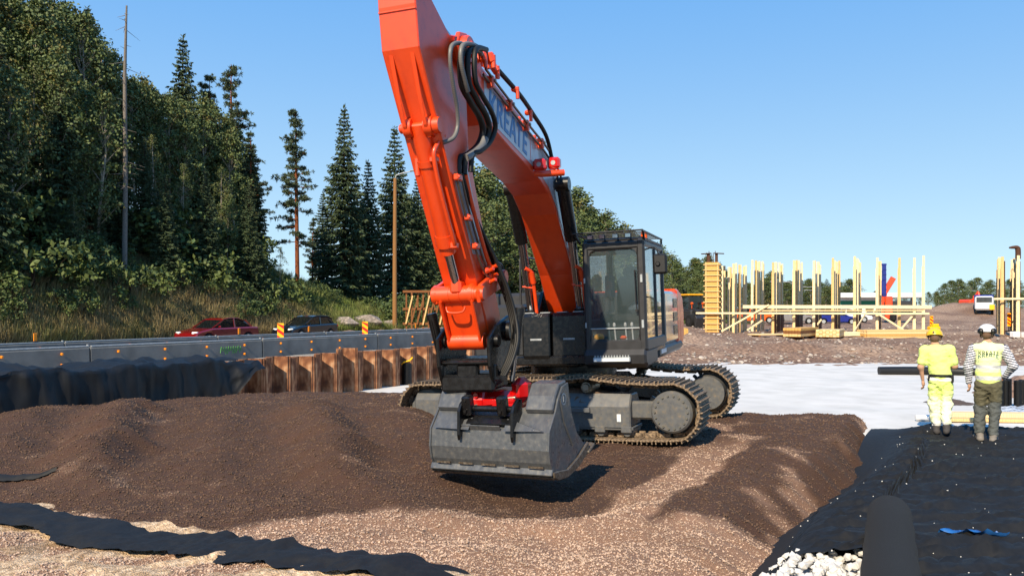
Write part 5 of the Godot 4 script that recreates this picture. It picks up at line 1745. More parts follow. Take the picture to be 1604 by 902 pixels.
func car(called: String, label: String, at: Vector3, turn: float, paint: Material, hatch: bool, group := "") -> Node3D:
	var o := thing(called, label, "car", at, turn, group)
	var b := Mb.new()
	var prof := [[2.2, 0.30], [2.26, 0.5], [2.2, 0.66], [1.9, 0.76], [1.15, 0.90], [-1.6, 0.95], [-2.1, 0.93], [-2.2, 0.8], [-2.22, 0.4], [-2.1, 0.28], [-1.75, 0.26], [-1.68, 0.5], [-1.5, 0.62], [-1.28, 0.62], [-1.1, 0.5], [-1.02, 0.25], [1.02, 0.25], [1.1, 0.5], [1.28, 0.62], [1.5, 0.62], [1.68, 0.5], [1.75, 0.26]]
	if hatch:
		prof[5] = [-1.75, 1.0]
		prof[6] = [-2.0, 0.98]
		prof[7] = [-2.08, 0.85]
		prof[8] = [-2.1, 0.4]
		prof[9] = [-2.02, 0.28]
	b.prism(pv(prof), -0.88, 0.88, 0.07)
	obj("body", b, paint, o)
	b = Mb.new()
	var cab := [[1.05, 0.90], [0.25, 1.36], [-0.1, 1.43], [-0.75, 1.42], [-1.25, 1.28], [-1.85, 0.96], [-1.5, 0.9]] if not hatch else [[1.05, 0.90], [0.2, 1.42], [-0.2, 1.5], [-1.2, 1.48], [-1.75, 1.3], [-1.95, 0.99], [-1.6, 0.9]]
	b.prism(pv(cab), -0.70, 0.70, 0.07)
	obj("window", b, M.car_glass, o)
	b = Mb.new()
	var top := [[0.28, 1.345], [-0.1, 1.415], [-0.75, 1.41], [-1.25, 1.27], [-1.3, 1.29], [-0.75, 1.455], [-0.1, 1.462], [0.26, 1.39]] if not hatch else [[0.22, 1.40], [-0.2, 1.485], [-1.2, 1.47], [-1.75, 1.29], [-1.8, 1.31], [-1.2, 1.52], [-0.2, 1.535], [0.18, 1.45]]
	b.prism(pv(top), -0.715, 0.715, 0.03)
	for s in [-0.705, 0.705]:
		b.beam(Vector3(s, 1.37, 0.25), Vector3(s * 1.1, 0.9, 1.08), 0.05, 0.06)
		b.beam(Vector3(s, 1.42, -0.45), Vector3(s * 1.08, 0.9, -0.5), 0.03, 0.09)
		b.beam(Vector3(s, 1.3, -1.3), Vector3(s * 1.08, 0.94, -1.75), 0.05, 0.1)
		b.box(Vector3(s * 1.36, 0.98, 0.75), Vector3(0.18, 0.12, 0.1), 0.04)
	obj("roof", b, paint, o)
	for s in [-1.0, 1.0]:
		for z in [1.39, -1.39]:
			b = Mb.new()
			b.cyl(Vector3(0.68 * s, 0.32, z), Vector3(0.88 * s, 0.32, z), 0.32, 20, 0.04)
			var w := obj("wheel", b, M.tyre, o)
			b = Mb.new()
			b.cyl(Vector3(0.87 * s, 0.32, z), Vector3(0.895 * s, 0.32, z), 0.2, 14, 0.01)
			obj("rim", b, M.pale_metal, w)
		b = Mb.new()
		b.box(Vector3(0.64 * s, 0.66, 2.13), Vector3(0.36, 0.14, 0.16), 0.04, Basis(Vector3.UP, 0.25 * s))
		obj("headlight", b, M.headlamp, o)
		b = Mb.new()
		b.box(Vector3(0.70 * s, 0.84, -2.12), Vector3(0.26, 0.16, 0.1), 0.03)
		obj("tail_light", b, M.red_lens, o)
	return o


func marker_board(at: Vector3, h: float, label: String, turn := 0.0) -> void:
	var o := thing("marker_board", label, "marker board", at, turn, "striped marker boards")
	var b := Mb.new()
	b.box(Vector3(0, h * 0.25, -0.02), Vector3(0.05, h * 0.5, 0.04))
	b.box(Vector3(0, 0.04, 0), Vector3(0.4, 0.08, 0.3), 0.02)
	obj("stand", b, M.rubber, o)
	b = Mb.new()
	b.box(Vector3(0, h * 0.65, 0), Vector3(0.23, h * 0.7, 0.02), 0.006)
	var board := obj("board", b, M.marker_yellow, o)
	for i in 4:
		b = Mb.new()
		var y := h * (0.37 + i * 0.175)
		var dy := h * 0.085
		b.quad(Vector3(-0.112, y + 0.1, 0.012), Vector3(0.112, y - 0.06, 0.012), Vector3(0.112, minf(y - 0.06 + dy, h * 0.995), 0.012), Vector3(-0.112, minf(y + 0.1 + dy, h * 0.995), 0.012))
		obj("stripe", b, M.marker_red, board)


func build_wall() -> void:
	# sheet piles
	var wall := thing("sheet_pile_wall", "rusty corrugated sheet pile wall below the road barriers", "wall", Vector3(-4.1, 0, -20.3), ALONG)
	var shape := [Vector2(0.0, 0.0), Vector2(0.20, 0.0), Vector2(0.33, -0.27), Vector2(0.56, -0.27), Vector2(0.69, 0.0), Vector2(0.79, 0.0)]
	for i in 22:
		var s := -6.6 + i * 0.79
		var top := 0.98 + rng.randf_range(-0.03, 0.03)
		if i == 8:
			top += 0.13
		var b := Mb.new()
		for k in shape.size() - 1:
			var p: Vector2 = shape[k]
			var q: Vector2 = shape[k + 1]
			var e := (q - p).normalized()
			var nn := Vector2(-e.y, e.x) * -0.03
			var c := Vector3((p.x + q.x) * 0.5, (top - 0.8) * 0.5, (p.y + q.y) * 0.5)
			b.box(Vector3(c.x + nn.x * 0.5, c.y, c.z + nn.y * 0.5), Vector3(p.distance_to(q) + 0.012, top + 0.8, 0.028), 0.004, Basis(Vector3.UP, -atan2(e.y, e.x)))
		for k in [0.03, 0.76]:
			b.cyl(Vector3(k, -0.8, -0.01), Vector3(k, top - 0.01, -0.01), 0.03, 8)
		var o := obj("pile", b, M.pile_rust, wall)
		o.position = Vector3(s, 0, 0)
	# tarpaulin hung over its left end
	var t := Mb.new()
	t.sheet(220, 40, func(u: float, w: float):
		var s := lerpf(-15.0, -2.9, u)
		var end := smoothstep(-4.9, -3.0, s)
		var fold := noise.get_noise_1d(s * 14.0)
		var crest := 1.03 + 0.16 * noise.get_noise_1d(s * 7.0 + 80.0) + 0.05 * fine.get_noise_1d(s * 3.0) - 0.06 * end
		var y := 0.0
		var z := 0.0
		if w < 0.62:
			var f := w / 0.62
			y = lerpf(-0.35 + 1.15 * pow(end, 1.7) * (1.0 - 0.0), crest, f)
			z = 0.06 + 0.20 * (1.0 - f) + 0.16 * fold * (1.1 - f * 0.7) + 0.07 * fine.get_noise_2d(s * 2.2, f * 1.2)
			if end > 0.0:
				z = maxf(z, 0.05)
		else:
			var f := (w - 0.62) / 0.38
			y = crest - 0.08 * f + 0.09 * fine.get_noise_2d(s * 1.6, f * 3.0) + 0.10 * maxf(0.0, noise.get_noise_2d(s * 5.0, f * 12.0 + 30.0)) * sin(PI * f) * 2.0
			z = 0.06 - 1.9 * f
		var p := road_at(s, -z, y)
		return p)
	tag(obj("tarpaulin", t, M.tarp), "black plastic tarpaulin hanging over the left end of the sheet pile wall", "tarpaulin")
	# barriers
	var sec := pv([[-0.22, 0.0], [0.22, 0.0], [0.20, 0.10], [0.11, 0.26], [0.09, 0.78], [0.06, 0.82], [-0.06, 0.82], [-0.09, 0.78], [-0.11, 0.26], [-0.20, 0.10]])
	for row in 2:
		var b := Mb.new()
		b.prism(sec, 0.02, 5.68, 0.008)
		var mb := b.mesh()
		b = Mb.new()
		b.box(Vector3(2.85, 0.835, 0), Vector3(5.6, 0.03, 0.15), 0.006)
		var cap := b.mesh()
		b = Mb.new()
		b.cyl(Vector3(0.0, 0.3, 0), Vector3(0.0, 0.88, 0), 0.035, 10, 0.01)
		var pin := b.mesh()
		b = Mb.new()
		b.box(Vector3(0, 0, 0.03), Vector3(0.05, 0.06, 0.06), 0.01)
		var stud := b.mesh()
		var words := ["first", "second", "third", "fourth", "fifth", "sixth", "seventh", "eighth", "ninth"]
		for i in 9:
			var s := -14.38 + i * 5.7 + (0.0 if row == 0 else 2.2)
			var o := thing("road_barrier", "", "barrier", road_at(s, 5.55 if row == 0 else 9.9, 0.32 if row == 0 else 0.27), ALONG, "grey road barriers behind the sheet pile wall")
			o.set_meta("label", "%s grey barrier from the left in the %s row behind the rusty wall" % [words[i], "front" if row == 0 else "back"])
			mesh_node("wall_panel", mb, M.barrier_steel, o)
			mesh_node("top_rail", cap, M.pale_metal, o)
			mesh_node("joint_pin", pin, M.pale_metal, o)
			for k in 4:
				for y in [0.42, 0.68]:
					var st := mesh_node("reflector", stud, M.reflector, o)
					st.position = Vector3(0.75 + k * 1.4, y, 0.1)
			if row == 0 and i == 2:
				b = Mb.new()
				for k in 9:
					var x := 4.05 + k * 0.09
					b.tube([Vector3(x, 0.48 + 0.05 * sin(k * 2.0), 0.105), Vector3(x + 0.04, 0.66 + 0.04 * sin(k * 3.1), 0.102), Vector3(x + 0.07, 0.5 + 0.05 * cos(k * 1.7), 0.105)], 0.011, 4)
				obj("paint_scribble", b, M.spray_green, o)
	# short reflector posts on the far row
	var wheres := ["beside the boulders at far left", "in front of the red car", "between the red and the navy car", "between the two striped boards"]
	var at_s := [-1.6, 6.0, 9.7, 17.2]
	for i in 4:
		var o := thing("reflector_post", "short orange reflector post on the back barrier, " + wheres[i], "post", road_at(at_s[i], 9.9, 1.12), ALONG, "orange reflector posts")
		var b := Mb.new()
		b.box(Vector3(0, 0.13, 0), Vector3(0.1, 0.26, 0.03), 0.008)
		obj("blade", b, M.reflector, o)
		b = Mb.new()
		b.box(Vector3(0, 0.02, 0), Vector3(0.13, 0.04, 0.1), 0.008)
		obj("foot", b, M.rubber, o)
	marker_board(road_at(6.13, 8.0, 0.15), 1.42, "red and yellow striped marker board in front of the navy car", 0.1)
	marker_board(road_at(10.9, 8.0, 0.15), 1.42, "red and yellow striped marker board left of the wooden lamp pole", 0.1)
	marker_board(road_at(17.2, 8.0, 0.15), 1.42, "striped marker board half hidden behind the excavator stick", 0.1)
	# cars on the road
	var c := car("red_car", "dark red saloon car driving behind the barriers", road_at(16.8, 22.9, 0.145), ALONG - PI / 2, M.car_red, false)
	c = car("navy_car", "dark navy hatchback driving behind the barriers", road_at(25.2, 24.1, 0.145), ALONG - PI / 2, M.car_navy, true)
	# corrugated drain pipe standing by the wall
	var pipe := thing("drain_pipe", "short black corrugated pipe standing by the sheet pile wall with a yellow strap", "pipe", Vector3(-2.88, 0, -22.7))
	var prof := [Vector2(0.0, 0.0)]
	for i in 22:
		prof.append(Vector2(0.135, i * 0.027))
		prof.append(Vector2(0.135, i * 0.027 + 0.014))
		prof.append(Vector2(0.118, i * 0.027 + 0.017))
		prof.append(Vector2(0.118, i * 0.027 + 0.024))
	prof.append(Vector2(0.10, 0.595))
	prof.append(Vector2(0.10, 0.2))
	var b := Mb.new()
	b.lathe(prof, 20)
	obj("ribbed_wall", b, M.pipe_black, pipe)
	b = Mb.new()
	b.tube(smooth_path([Vector3(-0.13, 0.56, 0.04), Vector3(-0.05, 0.63, 0.1), Vector3(0.08, 0.66, 0.08), Vector3(0.15, 0.74, 0.0)]), [0.022, 0.022, 0.022, 0.022, 0.022, 0.022, 0.022, 0.022, 0.022, 0.022, 0.022, 0.022, 0.022, 0.022, 0.022, 0.022, 0.022, 0.022, 0.022], 8)
	obj("strap", b, M.marker_yellow, pipe)


func plank(called: String, label: String, a: Vector3, b_: Vector3, w: float, h: float, m: Material, group := "") -> void:
	var b := Mb.new()
	b.beam(Vector3.ZERO, b_ - a, w, h, 0.006)
	var o := obj(called, b, m)
	o.position = a
	tag(o, label, "timber", group)


func stack(label: String, at: Vector3, turn: float, nx: int, ny: int, sec: Vector2, length: float, mats: Array) -> void:
	var o := thing("lumber_stack", label, "lumber", at, turn, "lumber stacks by the formwork")
	var b := Mb.new()
	b.box(Vector3.ZERO, Vector3(sec.x * 0.96, sec.y * 0.94, length), 0.008)
	var mm := b.mesh()
	b = Mb.new()
	b.box(Vector3.ZERO, Vector3(nx * sec.x, 0.1, 0.12), 0.01)
	for z in [-0.35, 0.35]:
		var k := mesh_node("bearer", b.mesh(), M.wood_brown, o)
		k.position = Vector3(0, 0.05, z * length)
	for j in ny:
		for i in nx:
			var k := mesh_node("plank", mm, mats[(i * 3 + j * 5) % mats.size()], o)
			k.position = Vector3((i - (nx - 1) * 0.5) * sec.x, 0.1 + (j + 0.5) * sec.y, rng.randf_range(-0.04, 0.04))


func stud_row(label: String, at: Vector3, count: int, length: float, h: float, panel: bool, cleats: bool) -> void:
	var o := thing("formwork_row", label, "formwork", at, -atan2(0.435, 0.90), "rows of upright formwork boards")
	var mats := [M.pine_a, M.pine_c, M.pine_b, M.pine_c]
	for i in count:
		var z := -length * i / maxf(1.0, count - 1.0)
		var hh := h + rng.randf_range(-0.12, 0.12)
		var b := Mb.new()
		b.box(Vector3(0, hh * 0.5, 0), Vector3(0.15, hh, 0.06), 0.006)
		b.box(Vector3(-0.05, hh * 0.5 - 0.35, -0.06), Vector3(0.13, hh - 0.7, 0.05), 0.006)
		var k := obj("stud", b, mats[(i + int(at.x)) % 4], o)
		k.position = Vector3(0.05 * sin(i * 2.4 + at.x), 0, z)
	if panel:
		var b := Mb.new()
		b.box(Vector3(0.10, h * 0.47, -length * 0.5), Vector3(0.02, h * 0.94, length), 0.004)
		obj("plywood_panel", b, M.wood_brown, o)
	if cleats:
		var b := Mb.new()
		b.box(Vector3(0.09, 0.8, -length * 0.5), Vector3(0.02, 1.6, length), 0.004)
		obj("plywood_panel", b, M.wood_brown, o)
		var bl := Mb.new()
		bl.box(Vector3.ZERO, Vector3(0.13, 0.09, 0.16), 0.008)
		var bm := bl.mesh()
		for i in 16:
			var k := mesh_node("cleat", bm, mats[i % 4], o)
			k.position = Vector3(-0.03, 0.12 + 1.4 * rng.randf(), -length * rng.randf())


func build_formwork() -> void:
	var us := [[16.06, 60.0, 6, true], [17.4, 59.8, 6, true], [18.75, 59.5, 6, true], [20.1, 59.2, 6, true], [21.4, 58.8, 5, true], [22.65, 58.4, 5, true], [24.0, 57.9, 5, true], [25.3, 57.4, 4, true], [26.6, 57.0, 2, false], [27.45, 56.6, 1, false], [27.95, 56.3, 1, false]]
	var words := ["first", "second", "third", "fourth", "fifth", "sixth", "seventh", "eighth", "ninth", "second last", "last"]
	for i in us.size():
		var q: Array = us[i]
		stud_row("%s row of pale upright formwork boards right of the plywood column mould" % words[i], Vector3(q[0], dirt_y(q[0], q[1]) - 0.05, -q[1]), q[2], 4.8, 5.15 + 0.02 * i, false, q[3] and i > 1)
	# horizontal rails and braces
	var g := "rails and braces of the formwork"
	plank("rail", "upper thick horizontal rail across the upright formwork boards", Vector3(16.6, 2.26, -59.6), Vector3(28.4, 2.22, -56.1), 0.12, 0.24, M.pine_c, g)
	plank("rail", "lower long horizontal rail reaching the plywood column mould", Vector3(13.4, 1.80, -60.4), Vector3(28.2, 1.78, -56.0), 0.10, 0.13, M.pine_c, g)
	plank("rail", "middle horizontal rail just under the thick upper rail", Vector3(17.5, 1.98, -59.2), Vector3(27.8, 1.98, -56.0), 0.06, 0.08, M.pine_a, g)
	var br := [[Vector3(14.9, 0.5, -59.0), Vector3(18.3, 2.4, -59.0), "long diagonal brace leaning right of the plywood column mould"], [Vector3(22.9, 0.55, -55.5), Vector3(24.6, 1.9, -57.5), "diagonal brace beside the pale square lumber stack"],
		[Vector3(24.9, 2.0, -57.2), Vector3(26.3, 0.55, -55.2), "steep diagonal brace leaning down towards the long lumber stack"], [Vector3(26.5, 0.7, -56.5), Vector3(27.4, 1.8, -56.4), "short diagonal brace between the last upright boards"], [Vector3(21.8, 0.6, -60.0), Vector3(22.4, 1.35, -60.0), "short pale prop leaning behind the fifth row of boards"], [Vector3(16.5, 0.6, -58.2), Vector3(17.7, 1.3, -58.6), "short pale prop leaning behind the long diagonal brace"]]
	for q in br:
		plank("brace", q[2], q[0], q[1], 0.05, 0.12, M.pine_c, g)
	# column mould of plywood with walers and rebar
	var at := Vector3(14.55, dirt_y(14.5, 60.5) - 0.1, -60.3)
	var o := thing("column_mould", "tall yellow plywood column mould with horizontal battens and rebar on top", "formwork", at, -0.28)
	var b := Mb.new()
	b.box(Vector3(0, 2.6, -0.5), Vector3(1.0, 5.2, 1.0), 0.01)
	obj("plywood_box", b, M.ply_yellow, o)
	for i in 13:
		b = Mb.new()
		b.box(Vector3(-0.03, 0.35 + i * 0.39, 0.05), Vector3(1.16, 0.07, 0.09), 0.008)
		b.box(Vector3(0.57, 0.35 + i * 0.39, -0.5), Vector3(0.09, 0.09, 1.1), 0.008)
		obj("batten", b, M.pine_b, o)
	for x in [-0.42, 0.40]:
		b = Mb.new()
		b.box(Vector3(x, 2.6, 0.03), Vector3(0.09, 5.2, 0.05), 0.006)
		obj("upright", b, M.pine_b, o)
	for i in 12:
		b = Mb.new()
		var x := -0.38 + (i % 6) * 0.15
		b.cyl(Vector3(x, 5.1, -0.2 - 0.5 * (i / 6)), Vector3(x, 5.95 + 0.1 * sin(i * 2.0), -0.2 - 0.5 * (i / 6)), 0.016, 6)
		obj("rebar", b, M.rebar, o)
	for s in [-1.0, 1.0]:
		b = Mb.new()
		b.box(Vector3(0.03 + s * 0.45, 5.85, -0.3), Vector3(0.75, 0.05, 0.5), 0.02, Basis(Vector3.BACK, s * -0.06))
		b.box(Vector3(0.03 + s * 0.28, 5.5, -0.3), Vector3(0.2, 0.7, 0.2), 0.02)
		obj("bent_plate", b, M.rebar, o)
	stud_row("narrow row of boards close behind the plywood column mould", Vector3(15.35, at.y, -60.6), 4, 3.4, 5.0, false, false)
	# lumber
	var gy := 0.36
	stack("bundle of orange-brown planks with dark open ends, left of the pale square stack", Vector3(17.3, dirt_y(17.3, 49) - 0.02, -49.6), -0.62, 6, 3, Vector2(0.17, 0.17), 3.6, [M.pine_b, M.ply_yellow, M.wood_brown])
	stack("pale square stack of boards in front of the formwork rows", Vector3(19.3, dirt_y(19.3, 50) - 0.02, -50.2), -0.5, 7, 4, Vector2(0.19, 0.11), 2.6, [M.pine_b, M.pine_a])
	stack("low white stack of boards beside the long timber stack", Vector3(20.9, dirt_y(20.9, 51) - 0.03, -51.2), -1.5, 5, 2, Vector2(0.2, 0.12), 2.6, [M.pine_c])
	stack("long stack of timber with orange end at the right of the formwork", Vector3(23.4, dirt_y(23.4, 50.5) - 0.03, -50.8), -1.45, 6, 4, Vector2(0.2, 0.13), 4.2, [M.pine_b, M.pine_a, M.ply_yellow])
	stack("thin loose boards lying before the third formwork row", Vector3(15.6, dirt_y(15.6, 50) - 0.04, -50.4), -1.3, 4, 1, Vector2(0.2, 0.08), 2.4, [M.pine_a])
	b = Mb.new()
	b.box(Vector3(0, 0.3, 0), Vector3(0.34, 0.62, 0.3), 0.01)
	b.box(Vector3(0.2, 0.3, 0.02), Vector3(0.1, 0.56, 0.24), 0.01)
	o = obj("form_box", b, M.ply_yellow)
	o.position = Vector3(9.4, dirt_y(9.4, 45.5), -45.5)
	tag(o, "small plywood form box standing behind the excavator's tail", "box")
	# second mould at the right edge
	for q in [[30.7, 51.8, "dark plywood formwork row at the right edge nearest the white truck"], [31.35, 51.3, "middle dark plywood formwork row at the right edge"], [32.1, 50.9, "rightmost dark plywood formwork row at the picture edge"]]:
		stud_row(q[2], Vector3(q[0], dirt_y(q[0], q[1]) + 0.1, -q[1]), 5, 3.6, 4.9, true, false)
	plank("rail", "horizontal rail across the dark formwork at the right edge", Vector3(30.0, 2.72, -51.6), Vector3(33.5, 2.72, -50.6), 0.06, 0.12, M.pine_c, g)
	for x in [30.9, 31.6, 32.3]:
		b = Mb.new()
		b.box(Vector3(0, 0.16, 0), Vector3(0.42, 0.34, 0.4), 0.02)
		o = obj("concrete_block", b, M.pavement)
		o.position = Vector3(x, dirt_y(x, 51.0) - 0.02, -50.9)
		tag(o, "%s concrete foot block under the formwork at the right edge" % ("left" if x < 31 else ("middle" if x < 32 else "right")), "block", "concrete foot blocks")
	b = Mb.new()
	b.tube(smooth_path([Vector3(0, 4.7, 0), Vector3(0, 5.25, 0), Vector3(-0.1, 5.42, 0), Vector3(-0.55, 5.4, 0)]), [0.16, 0.16, 0.16, 0.16, 0.16, 0.16, 0.16, 0.16, 0.16, 0.15, 0.14, 0.13, 0.12, 0.11, 0.10, 0.09, 0.08, 0.06, 0.05], 8)
	o = obj("bent_rebar_plate", b, M.rebar)
	o.position = Vector3(31.75, dirt_y(31.7, 52.0) + 0.2, -52.0)
	tag(o, "rusty bent steel hook rising above the right edge formwork", "steel hook")


func build_machines() -> void:
	# wheel loader behind the excavator
	var o := thing("wheel_loader", "black wheel loader with yellow roof parked left of the plywood column mould", "loader", Vector3(16.2, dirt_y(16.2, 75.0), -75.0), 0.35)
	var b := Mb.new()
	b.box(Vector3(0, 1.2, -0.4), Vector3(1.5, 0.9, 3.2), 0.12)
	b.box(Vector3(0, 1.5, -1.7), Vector3(1.4, 0.9, 1.2), 0.15)
	obj("chassis", b, M.cab_gray, o)
	b = Mb.new()
	for x in [-0.66, 0.66]:
		for z in [-0.7, 0.75]:
			b.box(Vector3(x, 2.25, z), Vector3(0.1, 1.3, 0.1), 0.02)
	b.box(Vector3(0, 1.65, 0), Vector3(1.4, 0.16, 1.5), 0.04)
	obj("cab_frame", b, M.cab_gray, o)
	b = Mb.new()
	b.box(Vector3(0, 2.27, 0.02), Vector3(1.28, 1.14, 1.42), 0.03)
	obj("cab_window", b, M.car_glass, o)
	b = Mb.new()
	b.box(Vector3(0, 2.98, 0), Vector3(1.6, 0.16, 1.7), 0.06)
	obj("cab_roof", b, M.yellow_plastic, o)
	for x in [-0.85, 0.85]:
		for z in [-1.3, 1.25]:
			b = Mb.new()
			b.cyl(Vector3(x - 0.2, 0.62, z), Vector3(x + 0.2, 0.62, z), 0.62, 24, 0.07)
			var w := obj("wheel", b, M.tyre, o)
			b = Mb.new()
			b.cyl(Vector3(x - 0.21, 0.62, z), Vector3(x + 0.21, 0.62, z), 0.3, 16, 0.02)
			obj("rim", b, M.cab_gray, w)
	for x in [-0.45, 0.45]:
		b = Mb.new()
		b.beam(Vector3(x, 1.75, 0.9), Vector3(x, 0.85, 2.9), 0.14, 0.3, 0.03)
		b.beam(Vector3(x, 0.95, 0.9), Vector3(x, 1.3, 1.9), 0.1, 0.12, 0.02)
		var arm := obj("lift_arm", b, M.cab_gray, o)
		b = Mb.new()
		b.beam(Vector3(x + 0.08, 1.65, 1.2), Vector3(x + 0.08, 1.25, 2.05), 0.012, 0.16)
		obj("stripe", b, M.yellow_plastic, arm)
	b = Mb.new()
	for s in [-1.0, 1.0]:
		b.prism(pv([[2.9, 0.1], [3.05, 0.08], [3.25, 0.9], [3.05, 1.15], [2.9, 1.1]]), minf(0.02 * s, 1.5 * s), maxf(0.02 * s, 1.5 * s), 0.03)
	obj("plough_blade", b, M.cab_gray, o)
	for x in [-0.55, 0.55]:
		b = Mb.new()
		b.tube([Vector3(x, 1.75, 1.0), Vector3(x * 1.05, 2.15, 1.05)], 0.03, 6)
		b.cyl(Vector3(x * 1.05 - 0.09, 2.2, 1.06), Vector3(x * 1.05 + 0.09, 2.2, 1.06), 0.11, 12, 0.02)
		obj("warning_lamp", b, M.marker_orange, o)
	# pile driving rig
	o = thing("piling_rig", "orange piling rig with tall blue mast standing beyond the formwork", "piling rig", Vector3(43.4, dirt_y(43.4, 95.0) - 0.1, -95.0), -0.3)
	b = Mb.new()
	b.box(Vector3(0, 0.5, -0.9), Vector3(0.6, 0.9, 3.4), 0.2)
	b.box(Vector3(0, 0.5, 0.9), Vector3(0.6, 0.9, 3.4), 0.2)
	b.t = Transform3D(Basis(Vector3.UP, PI / 2), Vector3.ZERO)
	obj("crawler", b, M.tyre, o)
	b = Mb.new()
	b.box(Vector3(0.9, 1.7, 0), Vector3(3.4, 1.4, 2.0), 0.15)
	obj("engine_house", b, M.cab_gray, o)
	b = Mb.new()
	b.prism(pv([[-0.3, 1.0], [0.3, 1.0], [0.45, 3.2], [1.4, 4.9], [0.9, 5.2], [0.0, 3.6]]), -0.35, 0.35, 0.05)
	b.t = Transform3D.IDENTITY
	var arm := obj("arm", b, M.orange, o)
	arm.rotation.y = PI / 2
	arm.position = Vector3(-0.9, 0, 0.3)
	b = Mb.new()
	b.box(Vector3(-0.35, 1.6, 1.0), Vector3(0.8, 2.6, 0.8), 0.1)
	obj("cab", b, M.orange, o)
	b = Mb.new()
	b.box(Vector3(-0.75, 4.7, 0.5), Vector3(0.42, 3.6, 0.5), 0.05)
	b.box(Vector3(-0.95, 3.9, 0.5), Vector3(0.6, 1.6, 0.6), 0.06)
	for i in 6:
		b.box(Vector3(-0.75, 3.2 + i * 0.55, 0.78), Vector3(0.46, 0.1, 0.06), 0.01)
	b.box(Vector3(-0.85, 6.55, 0.5), Vector3(0.7, 0.2, 0.5), 0.04)
	obj("mast", b, M.car_blue, o)
	# far orange excavator on the spoil bank
	o = thing("far_excavator", "small distant orange excavator on the spoil bank before the trees", "excavator", Vector3(72.0, dirt_y(72.0, 130.0) + 0.3, -130.0), 0.2)
	b = Mb.new()
	b.box(Vector3(-0.9, 0.4, 0), Vector3(0.5, 0.8, 2.8), 0.2)
	b.box(Vector3(0.9, 0.4, 0), Vector3(0.5, 0.8, 2.8), 0.2)
	obj("crawler", b, M.tyre, o)
	b = Mb.new()
	b.box(Vector3(0, 1.35, -0.3), Vector3(2.1, 1.0, 2.6), 0.2)
	b.box(Vector3(0.6, 1.9, 0.5), Vector3(0.8, 1.1, 0.9), 0.1)
	obj("house", b, M.orange, o)
	b = Mb.new()
	b.beam(Vector3(-0.2, 1.6, 0.6), Vector3(-0.2, 3.0, 1.8), 0.3, 0.4, 0.05)
	b.beam(Vector3(-0.2, 3.0, 1.7), Vector3(-0.1, 1.0, 2.4), 0.25, 0.3, 0.05)
	obj("arm", b, M.orange, o)
	# truck by the right formwork
	o = thing("site_truck", "white truck cab with blue body half behind the spoil at the right", "truck", Vector3(63.8, dirt_y(63.8, 112.0) - 0.1, -112.0), -0.5)
	b = Mb.new()
	b.box(Vector3(0, 1.55, 0), Vector3(2.2, 1.9, 1.7), 0.2)
	obj("cab", b, M.car_white, o)
	b = Mb.new()
	b.box(Vector3(0, 2.0, 0.86), Vector3(1.8, 0.7, 0.05), 0.02)
	obj("windscreen", b, M.car_glass, o)
	b = Mb.new()
	b.box(Vector3(0, 1.9, -3.2), Vector3(2.3, 1.6, 4.2), 0.08)
	b.box(Vector3(0, 0.8, -2.5), Vector3(1.0, 0.4, 5.6), 0.05)
	obj("tipper_body", b, M.car_blue, o)
	b = Mb.new()
	b.box(Vector3(0.9, 1.0, 1.0), Vector3(0.6, 0.7, 0.1), 0.03)
	obj("hazard_plate", b, M.marker_yellow, o)
	for z in [0.0, -3.4, -4.5]:
		for x in [-0.95, 0.95]:
			b = Mb.new()
			b.cyl(Vector3(x - 0.15, 0.5, z), Vector3(x + 0.15, 0.5, z), 0.5, 18, 0.05)
			obj("wheel", b, M.tyre, o)
	# equipment seen between the boom cylinders
	o = thing("warning_trailer", "traffic warning trailer with red and yellow board seen past the excavator boom", "trailer", Vector3(0.72, 0.25, -36.0))
	b = Mb.new()
	b.box(Vector3(0.5, 0.85, 0), Vector3(0.75, 1.5, 0.5), 0.04)
	b.box(Vector3(0.1, 0.4, 0), Vector3(2.2, 0.2, 0.8), 0.03)
	obj("cabinet", b, M.silver_gray, o)
	for i in 5:
		b = Mb.new()
		b.box(Vector3(0.16 + i * 0.17, 1.92, 0.05), Vector3(0.168, 0.55, 0.04), 0.004)
		obj("board_field", b, M.marker_red if i % 2 == 0 else M.marker_yellow, o)
	b = Mb.new()
	b.box(Vector3(-0.5, 1.35, 0.1), Vector3(0.26, 1.3, 0.2), 0.03)
	obj("lamp_panel", b, M.mirror_black, o)
	for i in 4:
		b = Mb.new()
		b.cyl(Vector3(-0.5, 0.9 + i * 0.3, 0.2), Vector3(-0.5, 0.9 + i * 0.3, 0.22), 0.1, 16)
		obj("lamp_disc", b, M.white_plastic, o)
	b = Mb.new()
	b.box(Vector3(-0.12, 1.3, -0.1), Vector3(0.3, 1.2, 0.3), 0.06)
	b.box(Vector3(-0.55, 0.85, 0.3), Vector3(0.3, 0.4, 0.1), 0.02)
	obj("red_panel", b, M.rotator_red, o)
	b = Mb.new()
	b.box(Vector3(-0.5, 2.15, 0.1), Vector3(0.32, 0.3, 0.03), 0.01)
	obj("sign_plate", b, M.white_plastic, o)
	for i in 2:
		b = Mb.new()
		b.cyl(Vector3(-0.9 if i == 0 else 0.9, 0.3, 0.45), Vector3(-0.9 if i == 0 else 0.9, 0.3, 0.62), 0.3, 16, 0.03)
		obj("wheel", b, M.tyre, o)


